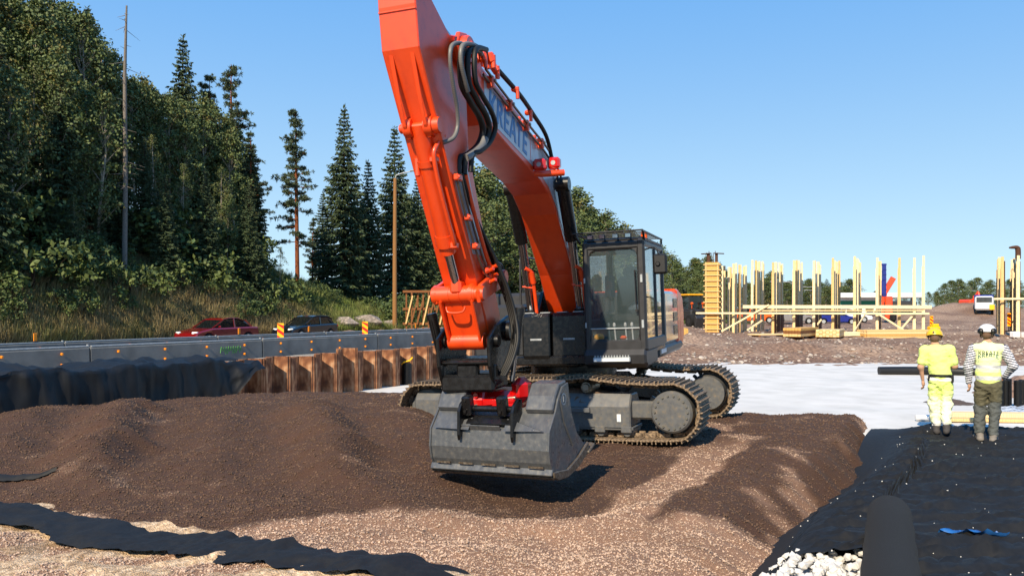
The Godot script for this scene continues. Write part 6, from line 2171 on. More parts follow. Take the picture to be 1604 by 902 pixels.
func build_clutter() -> void:
	# timber trestle left of the stick and pale sheets behind it
	var o := thing("timber_trestle", "dark timber trestle of posts and cross boards behind the stick", "trestle", Vector3(-7.9, 0.1, -62.0))
	for i in 9:
		var b := Mb.new()
		b.box(Vector3(i * 0.42, 1.65, 0.15 * sin(i * 2.0)), Vector3(0.12, 3.3, 0.12), 0.01)
		obj("post", b, M.wood_brown, o)
		b = Mb.new()
		b.beam(Vector3(i * 0.42, 0.9 + 0.1 * sin(i * 1.7), 0.3), Vector3(i * 0.42 + 0.5, 3.0, 0.3), 0.05, 0.1)
		obj("diagonal", b, M.pine_b if i % 3 == 0 else M.wood_brown, o)
	for y in [0.9, 2.0, 3.3]:
		var b := Mb.new()
		b.box(Vector3(1.7, y, 0.12), Vector3(3.9, 0.18, 0.12), 0.01)
		obj("cross_board", b, M.wood_brown, o)
	stack("upright bundle of pale timber seen right of the stick", Vector3(-0.75, 0.3, -47.0), 0.1, 5, 12, Vector2(0.22, 0.19), 2.0, [M.pine_a, M.pine_b, M.pine_c])
	# right-hand clutter on the slab
	var spots := [[10.25, 17.4], [10.42, 17.5], [10.59, 17.35], [10.78, 17.5], [10.95, 17.4], [10.35, 17.75], [10.65, 17.8]]
	var prof := [Vector2(0.0, 0.0)]
	for i in 26:
		for q in [[0.082, 0.0], [0.082, 0.011], [0.070, 0.013], [0.070, 0.02]]:
			prof.append(Vector2(q[0], i * 0.022 + q[1]))
	prof.append(Vector2(0.06, 0.572))
	prof.append(Vector2(0.06, 0.1))
	var pm := Mb.new()
	pm.lathe(prof, 14)
	var mesh := pm.mesh()
	for i in spots.size():
		var t := thing("ribbed_pipe", "black ribbed pipe piece standing in the bundle behind the white-helmeted worker", "pipe", Vector3(spots[i][0], 0.0, -spots[i][1]), 0.0, "black ribbed pipe pieces at the right edge")
		mesh_node("ribbed_wall", mesh, M.pipe_black, t)
		var b := Mb.new()
		b.cyl(Vector3(0, 0.5, 0), Vector3(0, 0.53, 0), 0.062, 14)
		obj("inner_lining", b, M.rubber, t)
	var b := Mb.new()
	b.sheet(40, 20, func(u: float, w: float):
		var x := lerpf(9.65, 11.6, u)
		var e := sin(PI * u) * sin(PI * w)
		return Vector3(x, 0.012 + 0.16 * pow(maxf(e, 0.0), 0.5) * (0.7 + 0.5 * fine.get_noise_2d(x * 5.0, w * 5.0)) + 0.05 * absf(fine.get_noise_2d(x * 9.0, w * 7.0)) * minf(1.0, e * 4.0), -lerpf(16.0, 16.9, w)))
	tag(obj("plastic_film", b, M.plastic_film), "crumpled clear plastic film lying before the black ribbed pipes", "plastic film")
	plank("board", "long pale board lying behind the black fabric, nearest of the two", Vector3(7.9, 0.05, -15.15), Vector3(11.8, 0.05, -14.75), 0.24, 0.06, M.pine_b, "boards lying on the slab")
	plank("board", "long pale board lying behind the black fabric, beyond the nearer one", Vector3(8.2, 0.07, -15.65), Vector3(11.9, 0.07, -15.3), 0.3, 0.1, M.pine_a, "boards lying on the slab")
	b = Mb.new()
	b.cyl(Vector3(0, 0.06, 0), Vector3(0.62, 0.06, 0.06), 0.055, 14, 0.008)
	o = obj("pipe_stub", b, M.white_plastic)
	o.position = Vector3(7.45, 0.0, -15.3)
	tag(o, "short white pipe lying between the two workers' feet", "pipe")
	b = Mb.new()
	b.tube(smooth_path([Vector3(0, 0.12, 0), Vector3(0.9, 0.13, 0.05), Vector3(2.1, 0.12, 0.2), Vector3(3.2, 0.1, 0.6)]), 0.13, 14)
	o = obj("black_pipe", b, M.pipe_black)
	o.position = Vector3(11.6, 0.0, -26.2)
	tag(o, "black pipe lying across the pale slab behind the workers", "pipe")
	plank("stake", "narrow wooden stake leaning between the two workers", Vector3(14.0, 0.0, -25.0), Vector3(14.75, 0.75, -25.6), 0.07, 0.09, M.pine_b)
	b = Mb.new()
	b.col = Color(0.42, 0.29, 0.22)
	b.sheet(50, 30, func(u: float, w: float):
		var x := lerpf(11.0, 15.5, u)
		var d := lerpf(18.6, 21.5, w)
		var e := maxf(0.0, 1.0 - Vector2((u - 0.55) * 2.0, (w - 0.5) * 2.0).length())
		return Vector3(x, -0.03 + 0.75 * pow(e, 0.8) + fine.get_noise_2d(x * 3.0, d * 3.0) * 0.12 * minf(1.0, e * 5.0), -d))
	tag(obj("earth_heap", b, M.dirt), "heap of lumpy brown earth at the right edge behind the workers", "earth")
	b = Mb.new()
	b.col = Color(0.18, 0.16, 0.15)
	b.sheet(30, 16, func(u: float, w: float):
		var e := maxf(0.0, 1.0 - Vector2((u - 0.5) * 2.0, (w - 0.5) * 2.0).length())
		return Vector3(lerpf(9.0, 10.2, u), -0.02 + 0.13 * e + fine.get_noise_2d(u * 9.0, w * 9.0) * 0.03 * minf(1.0, e * 4.0), -lerpf(17.6, 18.8, w)))
	tag(obj("grit_heap", b, M.gravel), "small dark heap of grit on the slab between the workers", "gravel")
	marker_board(Vector3(28.35, dirt_y(28.3, 56.0) - 0.1, -56.0), 1.3, "red and yellow striped marker board beside the last formwork board")
	marker_board(Vector3(31.55, dirt_y(31.5, 52.2) + 0.3, -52.6), 1.2, "striped marker board inside the dark formwork at the right edge")
	b = Mb.new()
	b.box(Vector3(0, 0.28, 0), Vector3(0.7, 0.4, 0.5), 0.06)
	b.box(Vector3(0.1, 0.55, 0), Vector3(0.4, 0.2, 0.3), 0.05)
	o = obj("yellow_box", b, M.marker_yellow)
	o.position = Vector3(28.2, dirt_y(28.2, 55.4) - 0.05, -55.4)
	tag(o, "yellow plastic box at the foot of the last formwork board", "box")
	# low rubble in the earth
	var r := RandomNumberGenerator.new()
	r.seed = 91
	var mm := MultiMesh.new()
	mm.transform_format = MultiMesh.TRANSFORM_3D
	mm.use_colors = true
	mm.mesh = rock_mesh(r, 0.3).mesh()
	mm.instance_count = 1500
	for i in 1500:
		var d := 31.5 + 45.0 * pow(r.randf(), 1.8)
		var x := r.randf_range(0.12, 0.72) * d
		var s := 0.04 + 0.18 * pow(r.randf(), 5.0) + 0.001 * d
		mm.set_instance_transform(i, Transform3D(Basis.from_euler(Vector3(r.randf() * 6.0, r.randf() * 6.0, 0)).scaled(Vector3(s, s * 0.7, s)), Vector3(x, dirt_y(x, d) + s * 0.1, -d)))
		var g := r.randf_range(0.24, 0.48)
		mm.set_instance_color(i, Color(g, g * 0.86, g * 0.74))
	var mi := MultiMeshInstance3D.new()
	mi.name = "rubble"
	mi.multimesh = mm
	mi.material_override = M.grain_stone
	add_child(mi)
	tag(mi, "loose stones strewn over the bare earth of the site", "stones")
	mi.set_meta("kind", "stuff")
	# far side of the junction: service station, cars, lamp posts
	o = thing("service_station", "low white canopy building with a green band far behind the formwork", "building", Vector3(66.0, 1.2, -150.0), -0.15)
	b = Mb.new()
	b.box(Vector3(0, 3.4, 0), Vector3(14.0, 0.9, 7.0), 0.1)
	obj("canopy", b, M.car_white, o)
	b = Mb.new()
	b.box(Vector3(-3.5, 1.5, -1.0), Vector3(7.0, 3.0, 5.0), 0.05)
	obj("wall", b, M.car_white, o)
	b = Mb.new()
	b.box(Vector3(-3.6, 2.1, 1.56), Vector3(6.2, 0.7, 0.08), 0.02)
	obj("green_band", b, M.sign_green, o)
	for x in [2.0, 6.0]:
		b = Mb.new()
		b.box(Vector3(x, 1.5, 0), Vector3(0.35, 3.0, 0.35), 0.03)
		obj("column", b, M.pale_metal, o)
	for i in 3:
		b = Mb.new()
		b.box(Vector3(-5.6 + i * 2.0, 1.0, 1.53), Vector3(1.4, 1.2, 0.06), 0.01)
		obj("window", b, M.car_glass, o)
	var cars := [[24.6, 84.0, M.marker_orange, "orange parked car seen between the second and third formwork rows"], [26.3, 92.0, M.car_white, "white parked car seen above the orange parked car"], [30.0, 88.0, M.silver_gray, "grey parked car seen between the third and fourth formwork rows"], [34.5, 88.0, M.car_blue, "blue parked car seen behind the sixth formwork row"], [37.5, 92.0, M.car_white, "white parked car seen behind the seventh formwork row"], [78.0, 165.0, M.silver_gray, "tiny grey car at the far end of the site track"]]
	for c in cars:
		car("parked_car", c[3], Vector3(c[0], dirt_y(c[0], c[1]), -c[1]), 1.3, c[2], true, "cars parked beyond the formwork")
	for q in [[33.2, 98.0, "far lamp post left of the white canopy, nearest"], [44.5, 120.0, "far lamp post left of the white canopy, middle one"], [52.0, 140.0, "far lamp post beside the white canopy"]]:
		o = thing("lamp_post", q[2], "lamp post", Vector3(q[0], 0.6, -q[1]), 0.0, "far lamp posts")
		b = Mb.new()
		b.tube([Vector3.ZERO, Vector3(0, 4.6, 0)], [0.12, 0.07], 8)
		obj("pole", b, M.pale_metal, o)
		b = Mb.new()
		b.tube([Vector3(0, 4.5, 0), Vector3(-0.4, 4.7, 0), Vector3(-2.2, 4.75, 0)], 0.05, 6)
		b.box(Vector3(-2.3, 4.75, 0), Vector3(0.7, 0.12, 0.3), 0.04)
		obj("lamp_arm", b, M.pale_metal, o)
	# wooden lamp pole on the verge
	o = thing("lamp_pole", "tall wooden pole with a bent grey lamp arm beside the road", "lamp pole", Vector3(-9.62, 0.1, -68.0))
	b = Mb.new()
	b.tube([Vector3.ZERO, Vector3(0, 6.5, 0), Vector3(0.03, 12.7, 0)], [0.2, 0.17, 0.14], 12)
	obj("pole", b, M.pole_wood, o)
	b = Mb.new()
	b.tube(smooth_path([Vector3(0.1, 12.0, 0), Vector3(0.05, 12.8, 0), Vector3(0.35, 13.05, 0), Vector3(1.4, 13.3, 0)]), 0.05, 8)
	obj("lamp_arm", b, M.pale_metal, o)
	b = Mb.new()
	b.box(Vector3(1.55, 13.33, 0), Vector3(0.6, 0.12, 0.25), 0.05)
	obj("lamp_head", b, M.pale_metal, o)


func build_site() -> void:
	build_wall()
	build_formwork()
	build_machines()
	build_clutter()


# ---------------------------------------------------------------- hill, trees and undergrowth
func leaf(b: Mb, p: Vector3, dir: Vector3, len_: float, wide: float, r: RandomNumberGenerator) -> void:
	var side := dir.cross(Vector3(r.randf_range(-1, 1), r.randf_range(-1, 1), r.randf_range(-1, 1))).normalized()
	var nn := dir.cross(side).normalized()
	var m := p + dir * len_ * 0.5
	var tip := p + dir * len_ - nn * len_ * 0.12
	b.tri(p, m + side * wide, tip)
	b.tri(p, tip, m - side * wide)


func any_dir(r: RandomNumberGenerator) -> Vector3:
	return Vector3(r.randfn(), r.randfn(), r.randfn()).normalized()


func tree_proto(called: String, kind: String, seed_: int) -> Node3D:
	var r := RandomNumberGenerator.new()
	r.seed = seed_
	var o := Node3D.new()
	o.name = called
	var trunk := Mb.new()
	var crown := Mb.new()
	var h := 16.0
	var bark: Material = M.birch_bark
	if kind == "birch":
		var lean := Vector3(r.randf_range(-0.6, 0.6), 0, r.randf_range(-0.6, 0.6))
		trunk.tube([Vector3(0, -0.6, 0), Vector3(0, 0.3, 0), lean * 0.3 + Vector3(0, 5, 0), lean + Vector3(0, 10, 0), lean * 0.8 + Vector3(0, 15.4, 0)], [0.22, 0.17, 0.13, 0.08, 0.02], 8)
		for i in 150:
			var f := pow(r.randf(), 0.8)
			var y := lerpf(4.2, 15.6, f)
			var rad := 2.5 * pow(sin(PI * clampf(0.16 + 0.84 * f, 0, 1)), 0.75) * (0.8 + 0.35 * sin(i * 1.3 + seed_))
			var a := r.randf() * TAU
			var out := rad * sqrt(r.randf_range(0.15, 1.0))
			var c := lean * (0.3 + 0.6 * f) + Vector3(cos(a) * out, y, sin(a) * out)
			if i % 3 == 0:
				trunk.tube([lean * (0.2 + 0.6 * f) + Vector3(0, y - 1.1 - out * 0.4, 0), c], [0.045, 0.012], 4, false)
			var tone := r.randf()
			var base := Color(0.070, 0.105, 0.030).lerp(Color(0.115, 0.145, 0.045), tone)
			if r.randf() < 0.09:
				base = Color(0.14, 0.125, 0.028)
			var spread := r.randf_range(0.34, 0.62)
			for k in 26:
				var p := c + any_dir(r) * spread * pow(r.randf(), 0.5) * 1.5 * Vector3(1, 0.8, 1)
				var v := r.randf_range(0.7, 1.25)
				crown.col = Color(base.r * v, base.g * v, base.b * v)
				var d := any_dir(r) + Vector3(0, -0.5, 0)
				leaf(crown, p, d.normalized(), r.randf_range(0.18, 0.34), r.randf_range(0.07, 0.12), r)
	elif kind == "spruce":
		bark = M.spruce_bark
		trunk.tube([Vector3(0, -0.6, 0), Vector3(0, 0.3, 0), Vector3(0, 8, 0), Vector3(0, 15.9, 0)], [0.26, 0.21, 0.13, 0.015], 8)
		var y := 1.2
		while y < 15.7:
			var f := (y - 1.0) / 15.0
			var rad := 2.7 * pow(1.0 - f, 0.78) + 0.12
			var n := 7 if f < 0.75 else 5
			var a0 := r.randf() * TAU
			for i in n:
				var a := a0 + TAU * (i + r.randf_range(-0.25, 0.25)) / n
				var l := rad * r.randf_range(0.62, 1.12)
				var dir := Vector3(cos(a), 0, sin(a))
				var droop := lerpf(0.42, -0.35, f)
				var pts := [Vector3(0, y, 0), dir * l * 0.5 + Vector3(0, y - droop * l * 0.42, 0), dir * l + Vector3(0, y - droop * l * 0.62, 0)]
				trunk.tube(pts, [0.03, 0.02, 0.008], 3, false)
				var steps := int(l / 0.2) + 2
				for k in steps:
					var g := (k + 0.6) / steps
					var p: Vector3 = pts[0].lerp(pts[1], g * 2.0) if g < 0.5 else pts[1].lerp(pts[2], g * 2.0 - 1.0)
					var side := Vector3(-dir.z, 0, dir.x)
					var reach := (0.22 + 0.42 * sin(PI * clampf(g * 0.9 + 0.12, 0, 1))) * clampf(l, 0.5, 1.7) * 0.62
					for s in [-1.0, 1.0, 0.0]:
						var v := r.randf_range(0.65, 1.3)
						crown.col = Color(0.042 * v, 0.068 * v, 0.026 * v).lerp(Color(0.085, 0.11, 0.035), 0.5 * g * r.randf())
						var e: Vector3 = (dir * 0.75 + side * s * 1.0 + Vector3(0, -0.35 - 0.5 * r.randf(), 0) + any_dir(r) * 0.25).normalized()
						leaf(crown, p + any_dir(r) * 0.05, e, reach * r.randf_range(0.8, 1.4), 0.075, r)
			y += r.randf_range(0.36, 0.5) * lerpf(1.0, 0.7, f)
		for k in 14:
			crown.col = Color(0.04, 0.065, 0.02)
			leaf(crown, Vector3(0, 15.2 + k * 0.05, 0), (any_dir(r) + Vector3(0, 1.2, 0)).normalized(), 0.4, 0.05, r)
	elif kind == "pine":
		bark = M.pine_bark
		var lean := Vector3(r.randf_range(-0.3, 0.3), 0, r.randf_range(-0.3, 0.3))
		trunk.tube([Vector3(0, -0.6, 0), Vector3(0, 0.3, 0), lean * 0.5 + Vector3(0, 8, 0), lean + Vector3(0, 15.6, 0)], [0.24, 0.2, 0.15, 0.02], 8)
		var y := 4.4
		while y < 15.6:
			var f := (y - 4.4) / 11.4
			var rad := lerpf(3.0, 0.4, pow(f, 1.1)) * (0.75 + 0.3 * sin(y * 2.1 + seed_))
			var n := r.randi_range(3, 5)
			for i in n:
				if f < 0.3 and r.randf() < 0.3:
					continue
				var a := r.randf() * TAU
				var l := rad * r.randf_range(0.6, 1.15)
				var dir := Vector3(cos(a), 0, sin(a))
				var rise := lerpf(-0.12, 0.55, f)
				var p0 := lean * (y / 16.0) + Vector3(0, y, 0)
				var p1 := p0 + dir * l * 0.6 + Vector3(0, rise * l * 0.25, 0)
				var p2 := p0 + dir * l + Vector3(0, rise * l * 0.7, 0)
				trunk.tube([p0, p1, p2], [0.04, 0.03, 0.01], 4, false)
				for c in int(5 + l * 4.0):
					var g := r.randf_range(0.3, 1.05)
					var q := p0.lerp(p1, g / 0.6) if g < 0.6 else p1.lerp(p2, (g - 0.6) / 0.4)
					q += Vector3(r.randfn() * 0.16, r.randfn() * 0.08, r.randfn() * 0.16)
					var v := r.randf_range(0.7, 1.3)
					for k in 16:
						crown.col = Color(0.055 * v, 0.082 * v, 0.036 * v).lerp(Color(0.095, 0.12, 0.06), r.randf() * 0.4)
						leaf(crown, q, (any_dir(r) + Vector3(0, 0.45, 0) + dir * 0.3).normalized(), r.randf_range(0.2, 0.36), 0.035, r)
			y += r.randf_range(0.4, 0.75)
	elif kind == "snag":
		bark = M.dead_bark
		trunk.tube([Vector3(0, -0.6, 0), Vector3(0.1, 6, 0), Vector3(0.05, 12, 0), Vector3(0.2, 16, 0)], [0.17, 0.13, 0.1, 0.05], 7)
		for i in 40:
			var y := r.randf_range(5.0, 15.8)
			var a := r.randf() * TAU
			var l := r.randf_range(0.3, 1.3)
			crown.tube([Vector3(0.05, y, 0), Vector3(cos(a) * l, y - 0.25 * l + r.randf_range(-0.1, 0.2), sin(a) * l)], [0.022, 0.006], 4, false)
	elif kind == "bush":
		bark = M.spruce_bark
		h = 2.0
		for i in 46:
			var a := r.randf() * TAU
			var out := 1.25 * sqrt(r.randf())
			var c := Vector3(cos(a) * out, r.randf_range(0.15, 1.7) * (1.0 - 0.35 * out), sin(a) * out)
			if i % 3 == 0:
				trunk.tube([Vector3(0, -0.2, 0), c * 0.5 + Vector3(0, 0.1, 0), c], [0.025, 0.016, 0.006], 4, false)
			var base := Color(0.045, 0.075, 0.02).lerp(Color(0.10, 0.13, 0.03), r.randf())
			for k in 22:
				var v := r.randf_range(0.7, 1.3)
				crown.col = Color(base.r * v, base.g * v, base.b * v)
				leaf(crown, c + any_dir(r) * 0.3 * r.randf(), any_dir(r), r.randf_range(0.1, 0.2), 0.05, r)
	else:   # sapling: thin and loose
		var lean := Vector3(r.randf_range(-0.8, 0.8), 0, r.randf_range(-0.8, 0.8))
		trunk.tube([Vector3(0, -0.6, 0), lean * 0.4 + Vector3(0, 6, 0), lean + Vector3(0, 15.4, 0)], [0.15, 0.11, 0.02], 6)
		for i in 70:
			var f := r.randf()
			var y := lerpf(5.0, 15.6, f)
			var a := r.randf() * TAU
			var out := 1.9 * sin(PI * clampf(0.12 + 0.85 * f, 0, 1)) * sqrt(r.randf())
			var c := lean * f + Vector3(cos(a) * out, y, sin(a) * out)
			if i % 2 == 0:
				trunk.tube([lean * f + Vector3(0, y - out * 0.7, 0), c], [0.03, 0.01], 4, false)
			var base := Color(0.065, 0.095, 0.026).lerp(Color(0.125, 0.135, 0.036), r.randf())
			for k in 22:
				var v := r.randf_range(0.7, 1.25)
				crown.col = Color(base.r * v, base.g * v, base.b * v)
				leaf(crown, c + any_dir(r) * 0.5 * pow(r.randf(), 0.5), any_dir(r), r.randf_range(0.15, 0.28), 0.08, r)
	var tr := MeshInstance3D.new()
	tr.name = "trunk"
	tr.mesh = trunk.mesh()
	tr.material_override = bark
	o.add_child(tr)
	var cr := MeshInstance3D.new()
	cr.name = "branches" if kind == "snag" else "crown"
	cr.mesh = crown.mesh()
	cr.material_override = M.dead_bark if kind == "snag" else (M.needle if kind in ["spruce", "pine"] else M.leaf)
	o.add_child(cr)
	o.set_meta("height", h)
	return o


func place_tree(proto: Node3D, called: String, label: String, group: String, at: Vector3, height: float, squash := 1.0, cat := "tree") -> void:
	var o: Node3D = proto.duplicate()
	o.name = numbered(called)
	add_child(o)
	var k: float = height / proto.get_meta("height")
	o.transform = Transform3D(Basis(Vector3.UP, rng.randf() * TAU).scaled(Vector3(k * squash, k, k * squash)), at)
	o.remove_meta("height")
	tag(o, label, cat, group)


func build_vegetation() -> void:
	# hill
	var b := Mb.new()
	b.sheet(150, 80, func(u: float, w: float):
		var s := lerpf(-60.0, 110.0, u)
		var q := 26.0 + 4.0 * w + 80.0 * w * w
		var p := road_at(s, q)
		p.y = hill_y(p.x, -p.z)
		return p,
		func(p: Vector3):
			var k := noise.get_noise_2d(p.x * 1.5, p.z * 1.5)
			var c := Color(0.13, 0.145, 0.05).lerp(Color(0.27, 0.20, 0.11), smoothstep(-0.2, 0.25, k))
			c = c.lerp(Color(0.20, 0.25, 0.06), smoothstep(24.0, 34.0, road_s(p.x, -p.z)) * smoothstep(0.25, -0.05, k))
			return c.lerp(Color(0.30, 0.17, 0.09), smoothstep(0.1, 0.4, noise.get_noise_2d(p.x * 2.0 + 70.0, p.z * 2.0))))
	structure(obj("hill", b, M.hill))
	var protos := {}
	for k in [["birch", 4], ["spruce", 3], ["pine", 3], ["sapling", 2], ["bush", 3], ["snag", 1]]:
		protos[k[0]] = []
		for i in k[1]:
			protos[k[0]].append(tree_proto("proto", k[0], 100 + i * 17 + k[0].length()))
	var says := {"L": "in the dense dark wood on the left slope", "O": "of the wood left of the picture edge", "C": "in the bright belt of trees behind the excavator", "F": "in the far wood behind the formwork rows", "G": "on the low skyline beyond the white canopy", "H": "in the far clump behind the white truck"}
	var kinds := {"birch": "leafy birch", "spruce": "dark spruce", "pine": "slender pine", "sapling": "thin young birch"}
	var single := {"spruce": ["tall dark spruce rising above the left wood", "pointed dark spruce standing between the knoll and the lamp pole", "tall spruce right behind the wooden lamp pole"], "pine": ["rightmost tall pine on the edge of the left wood", "tall pine in the left wood beside the tallest spruce", "lone slender pine with orange trunk on the grassy knoll"]}
	var seen := {}
	for row in TREES:
		var g: String = row[0]
		var kind: String = row[1]
		var list: Array = row[2]
		for i in range(0, list.size(), 3):
			var x: float = list[i]
			var d: float = list[i + 1]
			var y := hill_y(x, d) if g in ["L", "K", "O"] else (maxf(dirt_y(x, d), 0.1) if g != "C" else 0.1)
			var set_: Array = protos[kind]
			var n: int = seen.get(kind, 0)
			seen[kind] = n + 1
			var squash := 1.0
			if g in ["F", "G", "H"]:
				squash = 2.3 if g == "F" else 1.8
			elif g == "C":
				squash = 1.5
			if g == "K":
				var m: int = seen.get("K" + kind, 0)
				seen["K" + kind] = m + 1
				place_tree(set_[n % set_.size()], kind + "_tree", single[kind][m], "", Vector3(x, y - 0.1, -d), list[i + 2])
			else:
				place_tree(set_[n % set_.size()], kind + "_tree", kinds[kind] + " " + says[g], kind + " trees " + says[g], Vector3(x, y - 0.1, -d), list[i + 2], squash)
	var sx := -23.4
	place_tree(protos.snag[0], "dead_tree", "tall bare grey dead trunk rising out of the left wood", "", Vector3(sx, hill_y(sx, 50.0), -50.0), 16.5)
	# bushes along the foot of the slope and on the knoll
	for i in 70:
		var s := rng.randf_range(2.0, 52.0) if i < 44 else rng.randf_range(-5.0, 22.0)
		var q := rng.randf_range(28.5, 34.0) if i < 44 else rng.randf_range(28.2, 31.5)
		var p := road_at(s, q)
		p.y = hill_y(p.x, -p.z)
		place_tree(protos.bush[i % 3], "bush", "low leafy bush along the foot of the left slope", "bushes along the foot of the left slope", p, rng.randf_range(1.1, 2.4), 1.0, "bush")
	for i in 16:
		var p := Vector3(rng.randf_range(-12.5, -5.5), 0.1, -rng.randf_range(70.0, 84.0))
		p.y = hill_y(p.x, -p.z)
		place_tree(protos.bush[i % 3], "bush", "rounded yellow-green bush near the wooden lamp pole", "bushes near the wooden lamp pole", p, rng.randf_range(1.8, 4.0), 1.0, "bush")
	for i in 26:
		var p := Vector3(rng.randf_range(-4.0, 24.0), 0.1, -rng.randf_range(86.0, 96.0))
		place_tree(protos.bush[i % 3], "bush", "bush at the foot of the trees behind the excavator", "bushes behind the excavator", p, rng.randf_range(1.6, 3.4), 1.3, "bush")
	for i in 70:   # young growth under the wood
		var p := road_at(rng.randf_range(-6.0, 31.0), rng.randf_range(29.6, 36.0))
		p.y = hill_y(p.x, -p.z)
		var kind: String = ["spruce", "bush", "sapling", "bush"][i % 4]
		place_tree(protos[kind][i % protos[kind].size()], "undergrowth_" + kind, {"spruce": "small young spruce", "bush": "shady dark bush", "sapling": "small thin sapling"}[kind] + " under the wood on the left slope", kind + " undergrowth on the left slope", p - Vector3(0, 0.1, 0), rng.randf_range(2.2, 5.0), 1.1, "bush" if kind == "bush" else "tree")
	for k in protos:
		for o in protos[k]:
			o.free()
	# grass and weeds
	var r := RandomNumberGenerator.new()
	r.seed = 404
	var tuft := Mb.new()
	for i in 26:
		var a := r.randf() * TAU
		var o := Vector3(cos(a), 0, sin(a)) * r.randf() * 0.22
		var tip := o + Vector3(cos(a) * 0.25 + r.randfn() * 0.1, r.randf_range(0.35, 0.8), sin(a) * 0.25 + r.randfn() * 0.1)
		var side := Vector3(-sin(a), 0, cos(a)) * 0.03
		tuft.tri(o - side, o + side, tip)
	var mm := MultiMesh.new()
	mm.transform_format = MultiMesh.TRANSFORM_3D
	mm.use_colors = true
	mm.mesh = tuft.mesh()
	mm.instance_count = 9000
	for i in 9000:
		var s := r.randf_range(-4.0, 62.0)
		var q := 27.2 + (11.0 if s > 26.0 else 4.5) * pow(r.randf(), 1.5)
		var p := road_at(s, q)
		p.y = hill_y(p.x, -p.z)
		var k := r.randf_range(0.5, 1.3)
		mm.set_instance_transform(i, Transform3D(Basis(Vector3.UP, r.randf() * TAU).scaled(Vector3(k, k, k)), p))
		var green := smoothstep(26.0, 36.0, s) * 0.75 + 0.25 * smoothstep(-0.1, 0.3, noise.get_noise_2d(p.x * 3.0, p.z * 3.0))
		var c := Color(0.29, 0.22, 0.11).lerp(Color(0.15, 0.20, 0.035), clampf(green + r.randf_range(-0.3, 0.3), 0.0, 1.0))
		var v := r.randf_range(0.65, 1.2)
		mm.set_instance_color(i, Color(c.r * v, c.g * v, c.b * v))
	var mi := MultiMeshInstance3D.new()
	mi.name = "grass"
	mi.multimesh = mm
	mi.material_override = M.leaf
	add_child(mi)
	tag(mi, "dry and green grass on the roadside slope", "grass")
	mi.set_meta("kind", "stuff")
	# boulders at the road side
	for q in [[-1.4, 28.2, 2.2, "large pale boulder behind the barriers at the far left"], [-2.6, 28.8, 1.3, "smaller pale boulder above the large one at the far left"], [5.5, 28.0, 0.9, "small grey boulder in dry grass left of the red car"], [33.5, 28.0, 1.5, "grey boulder in the verge right of the navy car"], [36.5, 28.3, 1.7, "dark boulder in the verge left of the wooden lamp pole"], [39.5, 28.2, 1.3, "rightmost dark boulder in the verge near the wooden lamp pole"]]:
		var rb := RandomNumberGenerator.new()
		rb.seed = int(q[0] * 10.0) + 900
		var m := obj("boulder", rock_mesh(rb, 0.25), M.rock)
		var p := road_at(q[0], q[1])
		p.y = hill_y(p.x, -p.z) + q[2] * 0.18
		m.transform = Transform3D(Basis(Vector3.UP, rb.randf() * 6.0).scaled(Vector3(q[2] * 1.5, q[2] * 0.8, q[2])), p)
		tag(m, q[3], "boulder", "boulders along the road side")


